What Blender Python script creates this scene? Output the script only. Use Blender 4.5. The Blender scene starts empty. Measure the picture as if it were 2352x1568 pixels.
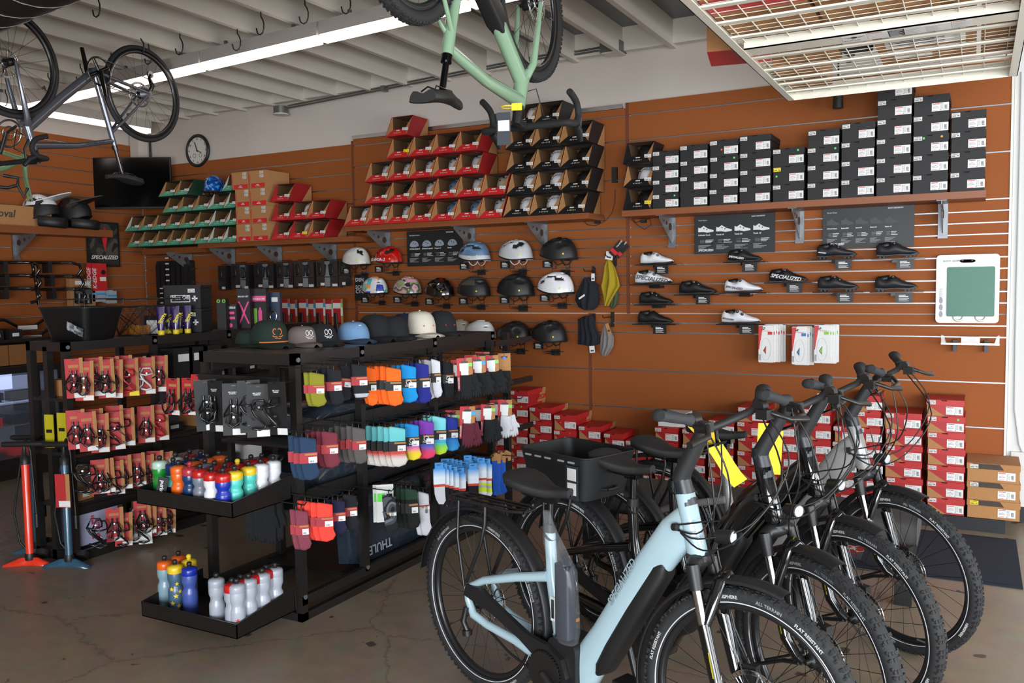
import bpy, math, random
from mathutils import Vector, Matrix
random.seed(7)
PI = math.pi; cos = math.cos; sin = math.sin; R_ = math.radians
SC = bpy.context.scene
COL = SC.collection
# ------------------------------------------------------------------ camera
W_, H_ = 2352, 1568
CF = 1985.77; CAM = Vector((0, -6.598, 1.635))
_y, _p, _r = .49276126, -.0666906, -.0156649
_f = Vector((-sin(_y)*cos(_p), cos(_y)*cos(_p), sin(_p))); _rt = Vector((cos(_y), sin(_y), 0)); _u = _rt.cross(_f)
CR = _rt*cos(_r)+_u*sin(_r); CU = -_rt*sin(_r)+_u*cos(_r)
cd = bpy.data.cameras.new('camera'); cam = bpy.data.objects.new('camera', cd); COL.objects.link(cam)
cd.sensor_width = 36; cd.lens = CF*36/W_; cd.clip_start = .05; cd.clip_end = 60
cam.matrix_world = Matrix(((CR.x, CU.x, -_f.x, CAM.x), (CR.y, CU.y, -_f.y, CAM.y), (CR.z, CU.z, -_f.z, CAM.z), (0, 0, 0, 1)))
SC.camera = cam
# ------------------------------------------------------------------ world, lights, exposure
wd = bpy.data.worlds.new('world'); SC.world = wd; wd.use_nodes = True
wd.node_tree.nodes['Background'].inputs[0].default_value = (.72, .82, 1, 1)
wd.node_tree.nodes['Background'].inputs[1].default_value = .05
def area(name, loc, tgt, sx, sy, power, col):
    l = bpy.data.lights.new(name, 'AREA'); l.shape = 'RECTANGLE'; l.size = sx; l.size_y = sy; l.energy = power; l.color = col
    o = bpy.data.objects.new(name, l); COL.objects.link(o); o.location = loc
    o.rotation_euler = (Vector(tgt)-Vector(loc)).to_track_quat('-Z', 'Y').to_euler(); return o
area('window_light_right', (4.3, -4.6, 1.45), (-1.5, -3.0, .9), 5.6, 2.3, 400, (.92, .96, 1))
area('window_light_front', (1.4, -10.5, 1.3), (-.2, -2.0, 1.3), 4.6, 2.2, 760, (.90, .95, 1))
SC.view_settings.view_transform = 'Standard'; SC.view_settings.look = 'None'
SC.view_settings.exposure = 0; SC.view_settings.gamma = 1; SC.view_settings.use_curve_mapping = False
# ------------------------------------------------------------------ pixel -> place
def ray(x, y): return CR*((x-W_/2)/CF)-CU*((y-H_/2)/CF)+_f
def onY(x, y, Y=0.): d = ray(x, y); return CAM+d*((Y-CAM.y)/d.y)
def onX(x, y, X): d = ray(x, y); return CAM+d*((X-CAM.x)/d.x)
def onZ(x, y, Z=0.): d = ray(x, y); return CAM+d*((Z-CAM.z)/d.z)
def dep(x, y, D): return CAM+ray(x, y)*D
def pr(p):
    v = Vector(p)-CAM; w = v.dot(_f); return (W_/2+CF*v.dot(CR)/w, H_/2-CF*v.dot(CU)/w)
def XP(px, Y, Z):
    k = (px-W_/2)/CF; a = Vector((0, Y-CAM.y, Z-CAM.z))
    return (k*a.dot(_f)-a.dot(CR))/(CR.x-k*_f.x)
# ------------------------------------------------------------------ materials
def lin(h):
    h = h.lstrip('#'); c = [int(h[i:i+2], 16)/255 for i in (0, 2, 4)]
    return tuple((v/12.92 if v <= .04045 else ((v+.055)/1.055)**2.4) for v in c)+(1,)
MC = {}
def mat(name, h, rough=.5, metal=0, var=.08, scale=30, bump=0, coat=0, alpha=1, trans=0, emit=0, spec=.5, stretch=None, var2=None):
    if name in MC: return MC[name]
    m = bpy.data.materials.new(name); MC[name] = m; m.use_nodes = True
    nt = m.node_tree; n = nt.nodes; L = nt.links; b = n['Principled BSDF']; c = lin(h)
    b.inputs['Roughness'].default_value = rough; b.inputs['Metallic'].default_value = metal
    b.inputs['Coat Weight'].default_value = coat; b.inputs['Coat Roughness'].default_value = .08
    b.inputs['Specular IOR Level'].default_value = spec
    if emit:
        b.inputs['Emission Color'].default_value = c; b.inputs['Emission Strength'].default_value = emit
    if trans: b.inputs['Transmission Weight'].default_value = trans
    b.inputs['Alpha'].default_value = alpha
    tc = n.new('ShaderNodeTexCoord'); no = n.new('ShaderNodeTexNoise'); no.inputs['Scale'].default_value = scale
    no.inputs['Detail'].default_value = 3
    if stretch:
        mp = n.new('ShaderNodeMapping'); mp.inputs['Scale'].default_value = stretch
        L.new(tc.outputs['Object'], mp.inputs[0]); L.new(mp.outputs[0], no.inputs['Vector'])
    else: L.new(tc.outputs['Object'], no.inputs['Vector'])
    mx = n.new('ShaderNodeMix'); mx.data_type = 'RGBA'
    mx.inputs['A'].default_value = tuple(v*(1-var) for v in c[:3])+(1,)
    mx.inputs['B'].default_value = lin(var2) if var2 else tuple(min(1, v*(1+var)) for v in c[:3])+(1,)
    L.new(no.outputs['Fac'], mx.inputs['Factor']); L.new(mx.outputs['Result'], b.inputs['Base Color'])
    if bump:
        bp = n.new('ShaderNodeBump'); bp.inputs['Strength'].default_value = bump; bp.inputs['Distance'].default_value = .01
        L.new(no.outputs['Fac'], bp.inputs['Height']); L.new(bp.outputs[0], b.inputs['Normal'])
    return m
def ramp_mat(name, axis, stops, rough=.8, noise=0, kind='gen'):
    # coloured bands or a speckled fade printed along one axis of the thing
    m = bpy.data.materials.new(name); MC[name] = m; m.use_nodes = True
    nt = m.node_tree; n = nt.nodes; L = nt.links; b = n['Principled BSDF']; b.inputs['Roughness'].default_value = rough
    tc = n.new('ShaderNodeTexCoord'); sp = n.new('ShaderNodeSeparateXYZ'); L.new(tc.outputs['Generated'], sp.inputs[0])
    src = sp.outputs[axis]
    if noise:
        no = n.new('ShaderNodeTexNoise'); no.inputs['Scale'].default_value = 400; L.new(tc.outputs['Object'], no.inputs['Vector'])
        ma = n.new('ShaderNodeMath'); ma.operation = 'MULTIPLY_ADD'; L.new(no.outputs['Fac'], ma.inputs[0]); ma.inputs[1].default_value = noise
        sb = n.new('ShaderNodeMath'); sb.operation = 'ADD'; L.new(ma.outputs[0], sb.inputs[0]); L.new(src, sb.inputs[1]); ma.inputs[2].default_value = -noise/2; src = sb.outputs[0]
    cr = n.new('ShaderNodeValToRGB'); cr.color_ramp.interpolation = 'CONSTANT' if kind == 'band' else 'LINEAR'
    e = cr.color_ramp.elements
    while len(e) < len(stops): e.new(.5)
    for i, (p, c) in enumerate(stops): e[i].position = p; e[i].color = lin(c)
    L.new(src, cr.inputs[0]); L.new(cr.outputs[0], b.inputs['Base Color']); return m
def vor_mat(name, cols, scale=12, rough=.3, coat=.3, seed=0, cell=True, dist=.3):
    # patchwork / camouflage print
    m = bpy.data.materials.new(name); MC[name] = m; m.use_nodes = True
    nt = m.node_tree; n = nt.nodes; L = nt.links; b = n['Principled BSDF']; b.inputs['Roughness'].default_value = rough; b.inputs['Coat Weight'].default_value = coat
    tc = n.new('ShaderNodeTexCoord'); mp = n.new('ShaderNodeMapping'); mp.inputs['Location'].default_value = (seed, seed*.7, 0); L.new(tc.outputs['Object'], mp.inputs[0])
    if cell:
        v = n.new('ShaderNodeTexVoronoi'); v.inputs['Scale'].default_value = scale; v.distance = 'CHEBYCHEV'; v.inputs['Randomness'].default_value = dist
        L.new(mp.outputs[0], v.inputs['Vector']); s = n.new('ShaderNodeSeparateColor'); L.new(v.outputs['Color'], s.inputs[0]); src = s.outputs[0]
    else:
        v = n.new('ShaderNodeTexNoise'); v.inputs['Scale'].default_value = scale; v.inputs['Detail'].default_value = .5
        L.new(mp.outputs[0], v.inputs['Vector'])
        mr = n.new('ShaderNodeMapRange'); mr.inputs[1].default_value = .3; mr.inputs[2].default_value = .7; L.new(v.outputs['Fac'], mr.inputs[0]); src = mr.outputs[0]
    cr = n.new('ShaderNodeValToRGB'); cr.color_ramp.interpolation = 'CONSTANT'; e = cr.color_ramp.elements
    while len(e) < len(cols): e.new(.5)
    for i, c in enumerate(cols): e[i].position = i/len(cols); e[i].color = lin(c)
    L.new(src, cr.inputs[0]); L.new(cr.outputs[0], b.inputs['Base Color']); return m
BLK = mat('black_plastic', '#1b1b1c', .45); BLKM = mat('black_powder_coat', '#1c1a19', .38, var=.2, scale=60, bump=.05)
RUB = mat('tyre_rubber', '#222223', .75, var=.15, scale=80, bump=.1); GLB = mat('gloss_black', '#08090b', .15, coat=.6)
SIL = mat('brushed_aluminium', '#b9babc', .32, 1, stretch=(1, 1, 30)); CHR = mat('chrome', '#d8dadd', .12, 1)
GRY = mat('grey_metal', '#6f7375', .45, .5, var=.1); WHT = mat('white_paper', '#dcdcda', .75); PRN = mat('print_ink', '#3a3a3c', .8)
KRF = mat('kraft_card', '#a9794b', .85, var=.1, scale=60, bump=.02); KRD = mat('kraft_shaded_inside', '#5c4022', .9, var=.12, scale=40)  # KRD: kraft with the shade inside the open boxes put into its colour
REDC = mat('red_card', '#b02226', .6, var=.08); REDB = mat('red_print', '#c8262a', .45, var=.06); BLKC = mat('black_card', '#151416', .6, var=.15)
GRNC = mat('green_print', '#45a080', .55, var=.08); DGR = mat('dark_green_card', '#143c2c', .7)
YEL = mat('yellow_label', '#e8cf1c', .6); WTXT = mat('white_print', '#d8d8d8', .7); FAB = mat('black_fabric', '#121216', .95, var=.25, scale=150, bump=.1)
WPL = mat('white_gloss_plastic', '#dcdde0', .25, coat=.3); WFR = mat('white_rack_paint', '#dfdccd', .45, coat=.2)
PAP = mat('price_sticker', '#cfcdc9', .7)
# ------------------------------------------------------------------ mesh builder
class MB:
    def __init__(s): s.v = []; s.f = []; s.m = []; s.sm = []
    def add(s, vs, fs, mi=0, M=None, sm=False):
        o = len(s.v); s.v += [tuple(M @ Vector(p)) for p in vs] if M else [tuple(p) for p in vs]
        for f in fs: s.f.append(tuple(i+o for i in f)); s.m.append(mi); s.sm.append(sm)
        return s
    def box(s, x0, x1, y0, y1, z0, z1, mi=0, M=None):
        return s.add([(x, y, z) for z in (z0, z1) for y in (y0, y1) for x in (x0, x1)],
            [(0, 2, 3, 1), (4, 5, 7, 6), (0, 1, 5, 4), (2, 6, 7, 3), (0, 4, 6, 2), (1, 3, 7, 5)], mi, M)
    def cbox(s, c, d, mi=0, M=None): return s.box(c[0]-d[0]/2, c[0]+d[0]/2, c[1]-d[1]/2, c[1]+d[1]/2, c[2]-d[2]/2, c[2]+d[2]/2, mi, M)
    def bar(s, a, b, w, h, mi=0, up=(0, 0, 1)):
        a = Vector(a); b = Vector(b); d = (b-a).normalized(); u = Vector(up); sd = d.cross(u)
        if sd.length < 1e-4: sd = d.cross(Vector((1, 0, 0)))
        sd.normalize(); u = sd.cross(d); vs = []
        for p in (a, b):
            for i, j in ((-1, -1), (1, -1), (1, 1), (-1, 1)): vs.append(p+sd*(i*w/2)+u*(j*h/2))
        return s.add(vs, [(3, 2, 1, 0), (4, 5, 6, 7), (0, 1, 5, 4), (1, 2, 6, 5), (2, 3, 7, 6), (3, 0, 4, 7)], mi)
    def prism(s, pts, y0, y1, mi=0, M=None, mside=None):
        # outline in XZ, extruded along Y
        n = len(pts); vs = [(x, y0, z) for x, z in pts]+[(x, y1, z) for x, z in pts]
        s.add(vs, [tuple(range(n))], mi, M); s.add(vs, [tuple(range(2*n-1, n-1, -1))], mi, M)
        return s.add(vs, [(i, i+n, (i+1) % n+n, (i+1) % n) for i in range(n)], mi if mside is None else mside, M)
    def loft(s, rings, mi=0, M=None, caps=True, closed=True, sm=True):
        n = len(rings[0]); vs = [p for r in rings for p in r]; fs = []
        for i in range(len(rings)-1):
            for j in range(n if closed else n-1):
                k = (j+1) % n; fs.append((i*n+j, i*n+k, (i+1)*n+k, (i+1)*n+j))
        s.add(vs, fs, mi, M, sm)
        if caps: s.add(vs, [tuple(range(n-1, -1, -1)), tuple(range((len(rings)-1)*n, len(rings)*n))], mi, M)
        return s
    def tube(s, pts, r, seg=8, mi=0, caps=True, flat=1, closed=False, M=None):
        P = [Vector(p) for p in pts]; n = len(P); rings = []; prev = None
        for i in range(n):
            if closed: t = P[(i+1) % n]-P[i-1]
            else: t = P[min(i+1, n-1)]-P[max(i-1, 0)]
            t.normalize()
            if prev is None:
                a = Vector((0, 0, 1)) if abs(t.z) < .9 else Vector((1, 0, 0)); prev = a.cross(t).normalized()
            prev = (prev-t*prev.dot(t)).normalized(); b = t.cross(prev)
            rr = r[i] if isinstance(r, (list, tuple)) else r
            rings.append([P[i]+(prev*cos(2*PI*k/seg)*flat+b*sin(2*PI*k/seg))*rr for k in range(seg)])
        if closed: rings.append(rings[0]); caps = False
        return s.loft(rings, mi, M, caps)
    def lathe(s, prof, seg=16, mi=0, M=None, caps=True):
        return s.loft([[(r*cos(2*PI*k/seg), r*sin(2*PI*k/seg), z) for k in range(seg)] for r, z in prof], mi, M, caps)
    def cyl(s, a, b, r, seg=12, mi=0, r2=None): return s.tube([a, b], [r, r if r2 is None else r2], seg, mi)
    def torus(s, R, r, n=48, k=8, mi=0, M=None, flat=1, a0=0, a1=2*PI):
        # ring in the XZ plane
        full = abs(a1-a0-2*PI) < 1e-6; rings = []
        for i in range(n if full else n+1):
            a = a0+(a1-a0)*i/n
            rings.append([((R+r*cos(2*PI*j/k))*cos(a), r*flat*sin(2*PI*j/k), (R+r*cos(2*PI*j/k))*sin(a)) for j in range(k)])
        if full: rings.append(rings[0])
        return s.loft(rings, mi, M, not full)
    def mesh(s, name, mats):
        me = bpy.data.meshes.new(name); me.from_pydata(s.v, [], s.f)
        for m in (mats if isinstance(mats, (list, tuple)) else [mats]): me.materials.append(m)
        me.polygons.foreach_set('material_index', s.m); me.polygons.foreach_set('use_smooth', s.sm); me.update(); return me
    def build(s, name, mats, parent=None, label=None):
        return ob(name, s.mesh(name, mats), parent, label=label)
def ob(name, me, parent=None, loc=None, rot=None, label=None, scale=None, M=None):
    o = bpy.data.objects.new(name, me); COL.objects.link(o)
    if parent: o.parent = parent
    if loc is not None: o.location = loc
    if rot is not None: o.rotation_euler = rot
    if scale is not None: o.scale = scale if hasattr(scale, '__len__') else (scale,)*3
    if M is not None: o.matrix_local = M
    if label: o['label'] = label
    return o
def tag(o, label, cat, group=None, kind=None):
    o['label'] = label; o['category'] = cat
    if group: o['group'] = group
    if kind: o['kind'] = kind
    return o
def thing(name, label, cat, loc=(0, 0, 0), rot=(0, 0, 0), group=None, M=None):
    o = bpy.data.objects.new(name, None); COL.objects.link(o); o.empty_display_size = .1
    if M is not None: o.matrix_world = M
    else: o.location = loc; o.rotation_euler = rot
    return tag(o, label, cat, group)
def struct(o): o['kind'] = 'structure'; return o
def clone(root, loc, rot=None, label=None, group=None):
    r = root.copy(); COL.objects.link(r); r.location = loc
    if rot is not None: r.rotation_euler = rot
    if label: r['label'] = label
    if group: r['group'] = group
    for ch in root.children:
        c = ch.copy(); COL.objects.link(c); c.parent = r
        for g in ch.children:
            d = g.copy(); COL.objects.link(d); d.parent = c
    return r
KC = {}
def cached(key, fn):
    if key not in KC: KC[key] = fn()
    return KC[key]
TXN = [0]
def text(s, size, m, shear=0, bold=0, ax='LEFT', ay='BOTTOM', sx=1):
    # printed lettering as a mesh in its own XY plane
    key = ('txt', s, size, m.name, shear, bold, ax, ay, sx)
    if key in KC: return KC[key]
    cu = bpy.data.curves.new('lettering', 'FONT'); cu.body = s; cu.size = size; cu.shear = shear; cu.offset = bold; cu.align_x = ax; cu.align_y = ay
    cu.extrude = size*.012; cu.resolution_u = 2
    o = bpy.data.objects.new('lettering', cu); COL.objects.link(o); me = bpy.data.meshes.new_from_object(o); bpy.data.objects.remove(o); bpy.data.curves.remove(cu)
    me.materials.clear(); me.materials.append(m)
    if sx != 1:
        for v in me.vertices: v.co.x *= sx
    me.name = 'lettering'; KC[key] = me; return me
FRONT = (PI/2, 0, 0)      # lettering that faces -Y
def ordn(i): return ('lowest', 'second from bottom', 'third from bottom', 'fourth from bottom', 'fifth from bottom', 'sixth from bottom', 'seventh from bottom', 'eighth from bottom')[i]
def nth(i): return ('first', 'second', 'third', 'fourth', 'fifth', 'sixth', 'seventh', 'eighth', 'ninth', 'tenth', 'eleventh', 'twelfth', 'thirteenth')[i]
# ------------------------------------------------------------------ setting
S = .0762; Q0 = .62
def floor_mat():
    m = mat('sealed_concrete', '#8e7c66', .32, var=.25, scale=1.4, bump=0); nt = m.node_tree; n = nt.nodes; L = nt.links; b = n['Principled BSDF']
    tc = n['Texture Coordinate']; base = b.inputs['Base Color'].links[0].from_socket
    n2 = n.new('ShaderNodeTexNoise'); n2.inputs['Scale'].default_value = 9; n2.inputs['Detail'].default_value = 6; n2.inputs['Roughness'].default_value = .7; L.new(tc.outputs['Object'], n2.inputs['Vector'])
    m1 = n.new('ShaderNodeMix'); m1.data_type = 'RGBA'; m1.blend_type = 'OVERLAY'; m1.inputs['Factor'].default_value = .45
    L.new(base, m1.inputs['A']); L.new(n2.outputs['Color'], m1.inputs['B'])
    hs = n.new('ShaderNodeHueSaturation'); hs.inputs['Saturation'].default_value = .85; L.new(m1.outputs['Result'], hs.inputs['Color'])
    # old glue spots and oil stains
    n3 = n.new('ShaderNodeTexNoise'); n3.inputs['Scale'].default_value = 5.5; n3.inputs['Detail'].default_value = 2.5; L.new(tc.outputs['Object'], n3.inputs['Vector'])
    cr = n.new('ShaderNodeValToRGB'); cr.color_ramp.elements[0].position = .685; cr.color_ramp.elements[1].position = .70; L.new(n3.outputs['Fac'], cr.inputs[0])
    m2 = n.new('ShaderNodeMix'); m2.data_type = 'RGBA'; m2.inputs['B'].default_value = lin('#4e473f'); L.new(cr.outputs[0], m2.inputs['Factor']); L.new(hs.outputs[0], m2.inputs['A'])
    # hairline cracks
    v = n.new('ShaderNodeTexVoronoi'); v.feature = 'DISTANCE_TO_EDGE'; v.inputs['Scale'].default_value = .55
    mxv = n.new('ShaderNodeMix'); mxv.data_type = 'VECTOR'; mxv.inputs['Factor'].default_value = .12; L.new(tc.outputs['Object'], mxv.inputs['A']); L.new(n2.outputs['Color'], mxv.inputs['B']); L.new(mxv.outputs['Result'], v.inputs['Vector'])
    c2 = n.new('ShaderNodeValToRGB'); c2.color_ramp.elements[0].position = .0015; c2.color_ramp.elements[0].color = (.6, .6, .6, 1); c2.color_ramp.elements[1].position = .004; c2.color_ramp.elements[1].color = (1, 1, 1, 1)
    L.new(v.outputs['Distance'], c2.inputs[0])
    m3 = n.new('ShaderNodeMix'); m3.data_type = 'RGBA'; m3.blend_type = 'MULTIPLY'; m3.inputs['Factor'].default_value = 1; L.new(m2.outputs['Result'], m3.inputs['A']); L.new(c2.outputs[0], m3.inputs['B'])
    L.new(m3.outputs['Result'], b.inputs['Base Color'])
    mr = n.new('ShaderNodeMapRange'); mr.inputs[3].default_value = .22; mr.inputs[4].default_value = .5; L.new(n2.outputs['Fac'], mr.inputs[0]); L.new(mr.outputs[0], b.inputs['Roughness'])
    return m
struct(MB().box(-8.3, 4.8, -11, .3, -.1, 0).build('floor', floor_mat()))
WW = mat('white_painted_wall', '#c3bab2', .8, var=.04, scale=3)
WW2 = mat('pale_grey_wall', '#b9b9b8', .8, var=.04, scale=3)
BRD = mat('orange_brown_slatwall', '#8f4f24', .7, var=.05, scale=160, bump=.04, spec=.25)
RAIL = mat('aluminium_slat_rail', '#8b8c90', .35, .9)
JST = mat('white_joist_paint', '#cbc5ba', .75, var=.05, scale=6); DECK = mat('foil_faced_deck', '#70757a', .42, .3, var=.12, scale=4, bump=.25)
wb = struct(MB().box(-8.3, 4.8, 0, .2, 0, 3.75).build('wall_back', WW))
wl = struct(MB().box(-8.36, -8.16, -11, 0, 0, 3.75).build('wall_left', WW))
struct(MB().box(4.6, 4.8, -11, 0, 0, .3).box(4.6, 4.8, -11, 0, 2.75, 3.75).box(4.6, 4.8, -11, -7.6, .3, 2.75).box(4.6, 4.8, -1.6, 0, .3, 2.75).build('wall_right', WW))
struct(MB().box(-8.3, -1.5, -11.1, -10.9, 0, 3.75).box(4.0, 4.8, -11.1, -10.9, 0, 3.75).box(-1.5, 4.0, -11.1, -10.9, 0, .25).box(-1.5, 4, -11.1, -10.9, 2.75, 3.75).build('wall_front', WW))
ce = struct(MB().box(-8.3, 4.8, -11, .3, 3.62, 3.75).build('ceiling', DECK))
def zi(i): return Q0+i*S
def bay(x0, x1, idx, zb, zt, y=-.02, zf=zi):
    zs = [zf(i) for i in idx]; edges = [zb]+zs+[zt]
    for a, b in zip(edges[:-1], edges[1:]):
        g0 = 0 if a == zb else .005; g1 = 0 if b == zt else .005
        MB().box(x0+.003, x1-.003, y, -.002, a+g0, b-g1).build('slat_board', BRD, wb)
    for z in zs: MB().box(x0+.02, x1-.004, y-.001, -.001, z-.0045, z-.001).box(x0+.02, x1-.004, y-.003, y+.004, z-.0052, z+.0028).build('slat_rail', RAIL, wb)
UP = list(range(10, 21))+[24, 28, 30.6]
bay(-2.455, .19, UP[1:], zi(10)+.004, 3.05); bay(-2.79, .19, [0, 4, 8, 9], 0, zi(10)-.004)
bay(-5.20, -2.475, UP[1:], zi(10)+.004, 3.01); bay(-5.2, -2.81, [0, 4, 8, 9], 0, zi(10)-.004)
CZ_ = [2.84-.142*i for i in range(0, 15)]
bay(-8.14, -5.22, CZ_[::-1], 0, 2.97, zf=lambda z: z)
TRB = mat('seam_brown', '#6a3520', .6)
sm_ = MB()
for x, a, b in ((-2.465, zi(10), 3.05), (-5.21, zi(10), 3.0), (-2.80, 0, zi(10)), (-5.21, 0, zi(10))): sm_.box(x-.012, x+.012, -.022, -.001, a, b)
sm_.build('panel_seam', TRB, wb)
MB().box(-5.2, -2.5, -.03, -.0, 3.012, 3.03).box(-5.2, -2.5, -.03, -.026, 3.03, 3.045).build('aluminium_cap_strip', SIL, wb)
MB().box(.182, .196, -.026, 0, 0, 3.05).build('end_trim', mat('white_trim', '#d8d6cc', .4), wb)
struct(MB().box(.2, 4.6, -.015, 0, 0, .1).build('baseboard_right', mat('black_rubber_base', '#121216', .55)))
struct(MB().box(-8.14, -3.2, -.03, 0, 0, .13).build('baseboard_back', mat('black_rubber_base', '#121216', .55)))
# left wall boards
zs = [3.132-.1348*i for i in range(0, 21)]; edges = [3.2]+zs+[0]
for a, b in zip(edges[:-1], edges[1:]): MB().box(-8.16, -8.14, -6.5, -.03, b+.005, a-.005).build('slat_board', BRD, wl)
for z in zs: MB().box(-8.158, -8.138, -6.5, -.03, z-.0045, z+.0015).build('slat_rail', RAIL, wl)
# white wall to the right of the slat wall: raceway and outlet plates
c = MB().tube([(.235, -.012, 2.95), (.235, -.012, 1.2), (.24, -.012, .75), (.27, -.012, .52), (.29, -.012, .47)], .005, 6); c.build('wall_cable', WW2, wb)
for x in (.225, .315): MB().box(x, x+.08, -.03, 0, .36, .47).build('outlet_plate', mat('outlet_white', '#c9c9c6', .5), wb)
MB().box(.2, 4.6, -.004, 0, .1, 3.62).build('plaster_panel', mat('plaster_white', '#cfcfcd', .8, var=.05, scale=4), wb)
# corner column and pipes
MB().box(-8.13, -8.0, -.16, -.02, 2.9, 3.62).build('corner_post', WW, wb)
MB().tube([(-7.96, -.04, 3.6), (-7.96, -.04, 2.8)], .012, 8).build('corner_pipe', BLK, wb)
# joists, running towards the back wall
jx = XP(1434, 0, 3.42); jd = .407
k0 = int((-8.1-jx)/jd); xs = [jx+jd*i for i in range(k0, 16)]
JM = cached('joist', lambda: MB().box(-.02, .02, -10.9, -.005, 3.42, 3.62).mesh('joist', JST))
for x in xs:
    if -8.1 < x < 4.5: ob('joist', JM, ce, loc=(x, 0, 0))
BLM = cached('blk', lambda: MB().box(0, jd-.04, -.09, -.03, 3.44, 3.62).mesh('end_block', JST))
for x in xs:
    if -8.1 < x < 4.2: ob('end_block', BLM, ce, loc=(x+.02, 0, 0))
# bulging foil insulation between the joists near the wall
for x in xs[-9:-3]:
    mb = MB(); rr = []
    for i in range(14):
        y = -3.2+i*.24; d = .05+.05*abs(sin(i*1.3+x*5)); 
        if i > 11: d = .02
        rr.append([(x+.02+(jd-.04)*t, y, 3.625-d*sin(PI*t)*(1+.3*sin(i+t*6))) for t in [k/8 for k in range(9)]])
    mb.loft(rr, 0, None, False, False); mb.build('foil_insulation', DECK, ce)
# conduit on the wall head with junction boxes
p = [onY(200, 3000, -.1)]
def cond(name, pxs, y, r, m):
    pts = [onY(a, b, y) for a, b in pxs]; return MB().tube(pts, r, 8).build(name, m)
G2 = mat('galvanised_conduit', '#7a7b78', .4, .8)
t = thing('conduit_run', 'pair of grey metal conduits running along the top of the white back wall', 'conduit', (0, 0, 0))
for dz in (0, .022):
    a = onY(662, 248, -.1); b_ = onY(1250, 133, -.1); c_ = onY(1330, 124, -.1); d_ = onY(1392, 113, -.1)
    o = MB().tube([Vector((q.x, q.y, q.z+dz)) for q in (a, b_, c_, d_)], .008, 8).build('conduit', G2, t)
for q in ((880, 206), (1010, 180), (1298, 128)):
    v = onY(q[0], q[1], -.1); MB().box(v.x-.02, v.x+.02, v.y-.015, v.y+.05, v.z-.012, v.z+.035).build('pipe_strap', G2, t)
v = onY(1405, 113, -.12); tag(MB().box(v.x-.08, v.x+.09, -.17, -.03, v.z-.03, v.z+.05).box(v.x-.07, v.x+.08, -.165, -.035, v.z-.036, v.z-.03, 1).build('junction_box', [G2, JST]), 'grey junction box at the right end of the conduits under the joists', 'junction box')
v = onY(645, 252, -.12); tag(MB().cyl((v.x, -.12, v.z-.04), (v.x, -.12, v.z+.03), .07, 8).cyl((v.x, -.12, v.z-.05), (v.x, -.12, v.z-.04), .078, 8, 1).build('junction_box', [G2, JST]), 'octagonal junction box at the left end of the conduits near the clock', 'junction box')
# ceiling light lines
EM = mat('lit_led_tube', '#fff1e6', emit=4); HSG = mat('light_housing', '#b5aea8', .5)
def fixture(a, b, label, group):
    a = Vector(a); b = Vector(b); d = (b-a); L = d.length; d.normalize(); ang = math.atan2(d.y, d.x)
    t = thing('strip_light', label, 'ceiling light', a, (0, 0, ang), group)
    MB().prism([(0, .0), (L, .0), (L, .09), (0, .09)], -.035, .035).build('housing', HSG, t)
    MB().box(.01, L-.01, -.035, .035, -.045, 0).build('diffuser', EM, t)
    for x in (.25, L-.25): MB().box(x-.01, x+.01, -.01, .01, .09, .125).build('hanger', GRY, t)
A = onZ(62, 250, 3.3); 
P1 = onZ(450, 150, 3.3); P2 = onZ(925, 38, 3.3); dd = (P2-P1).normalized(); J = onZ(469, 146, 3.3)
for i in range(-2, 4):
    a = J+dd*(1.22*i); nm = ['furthest left', 'second from left', 'third from left', 'fourth from left', 'behind the hanging green bicycle', 'furthest right'][i+2]
    fixture(a, a+dd*1.2, 'lit white strip light in the long row under the joists, '+nm, 'long row of strip lights')
fixture((-7.63, -.31, 3.3), (-7.64, -1.53, 3.3), 'lit white strip light running to the far corner above the television', 'strip lights along the left wall')
fixture((-7.64, -1.6, 3.3), (-7.66, -2.82, 3.3), 'lit white strip light at the left frame edge behind the hanging wheel', 'strip lights along the left wall')
# round spiral duct, top left
DU = mat('dark_spiral_duct', '#232120', .5, .3)
t = thing('air_duct', 'large dark round spiral air duct at the upper left corner', 'duct', (-7.6, -3.3, 3.21))
a0 = onZ(0, 82, 2.9); a1 = onZ(207, 0, 2.9); dv = (a1-a0).normalized(); nv = Vector((-dv.y, dv.x, 0)); rad = .3
cA = a0-nv*rad*.9; cA.z = 3.1
pts = [cA+dv*(k*.1)-Vector((0, 0, 0)) for k in (-30, 40)]
t.location = pts[0]; loc = [p-pts[0] for p in pts]
MB().tube(loc, rad, 40, caps=True).build('duct_pipe', DU, t)
sp = []; u2 = Vector((0, 0, 1))
for i in range(0, 1000): 
    a = i*.2; q = dv*(i*7./1000)+nv*cos(a)*(rad+.001)+u2*sin(a)*(rad+.001); sp.append(q)
MB().tube(sp, .003, 4).build('spiral_seam', mat('duct_seam', '#8a8785', .4, .6), t)
# ceiling hooks
def hook(px, py, z=3.42, s=1):
    p = dep(px, py, 1); 
    d = ray(px, py); k = (z-CAM.z)/d.z; p = CAM+d*k
    return p
HKM = cached('hook', lambda: MB().tube([(0, 0, 0), (0, 0, -.03), (.012, 0, -.05), (.02, 0, -.075), (.018, 0, -.11), (.008, 0, -.135), (-.012, 0, -.145), (-.03, 0, -.135), (-.037, 0, -.11), (-.038, 0, -.1)], .0045, 6).mesh('bike_hook', BLK))
hk = [(413, 77), (341, 101), (485, -25) if 0 else (545, 67), (599, 27), (700, 0), (184, 146), (255, 122), (110, 168), (222, -18), (797, -25), (12, 205)]
wh = ['fifth from the right', 'directly above the hung silver bicycle wheel', 'just before the long light row', 'third from the right', 'second from the right', 'left of the silver crank', 'right of the silver crank', 'seen through the left wheel', 'beside the round duct', 'nearest the hanging green wheel', 'at the left edge']
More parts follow.
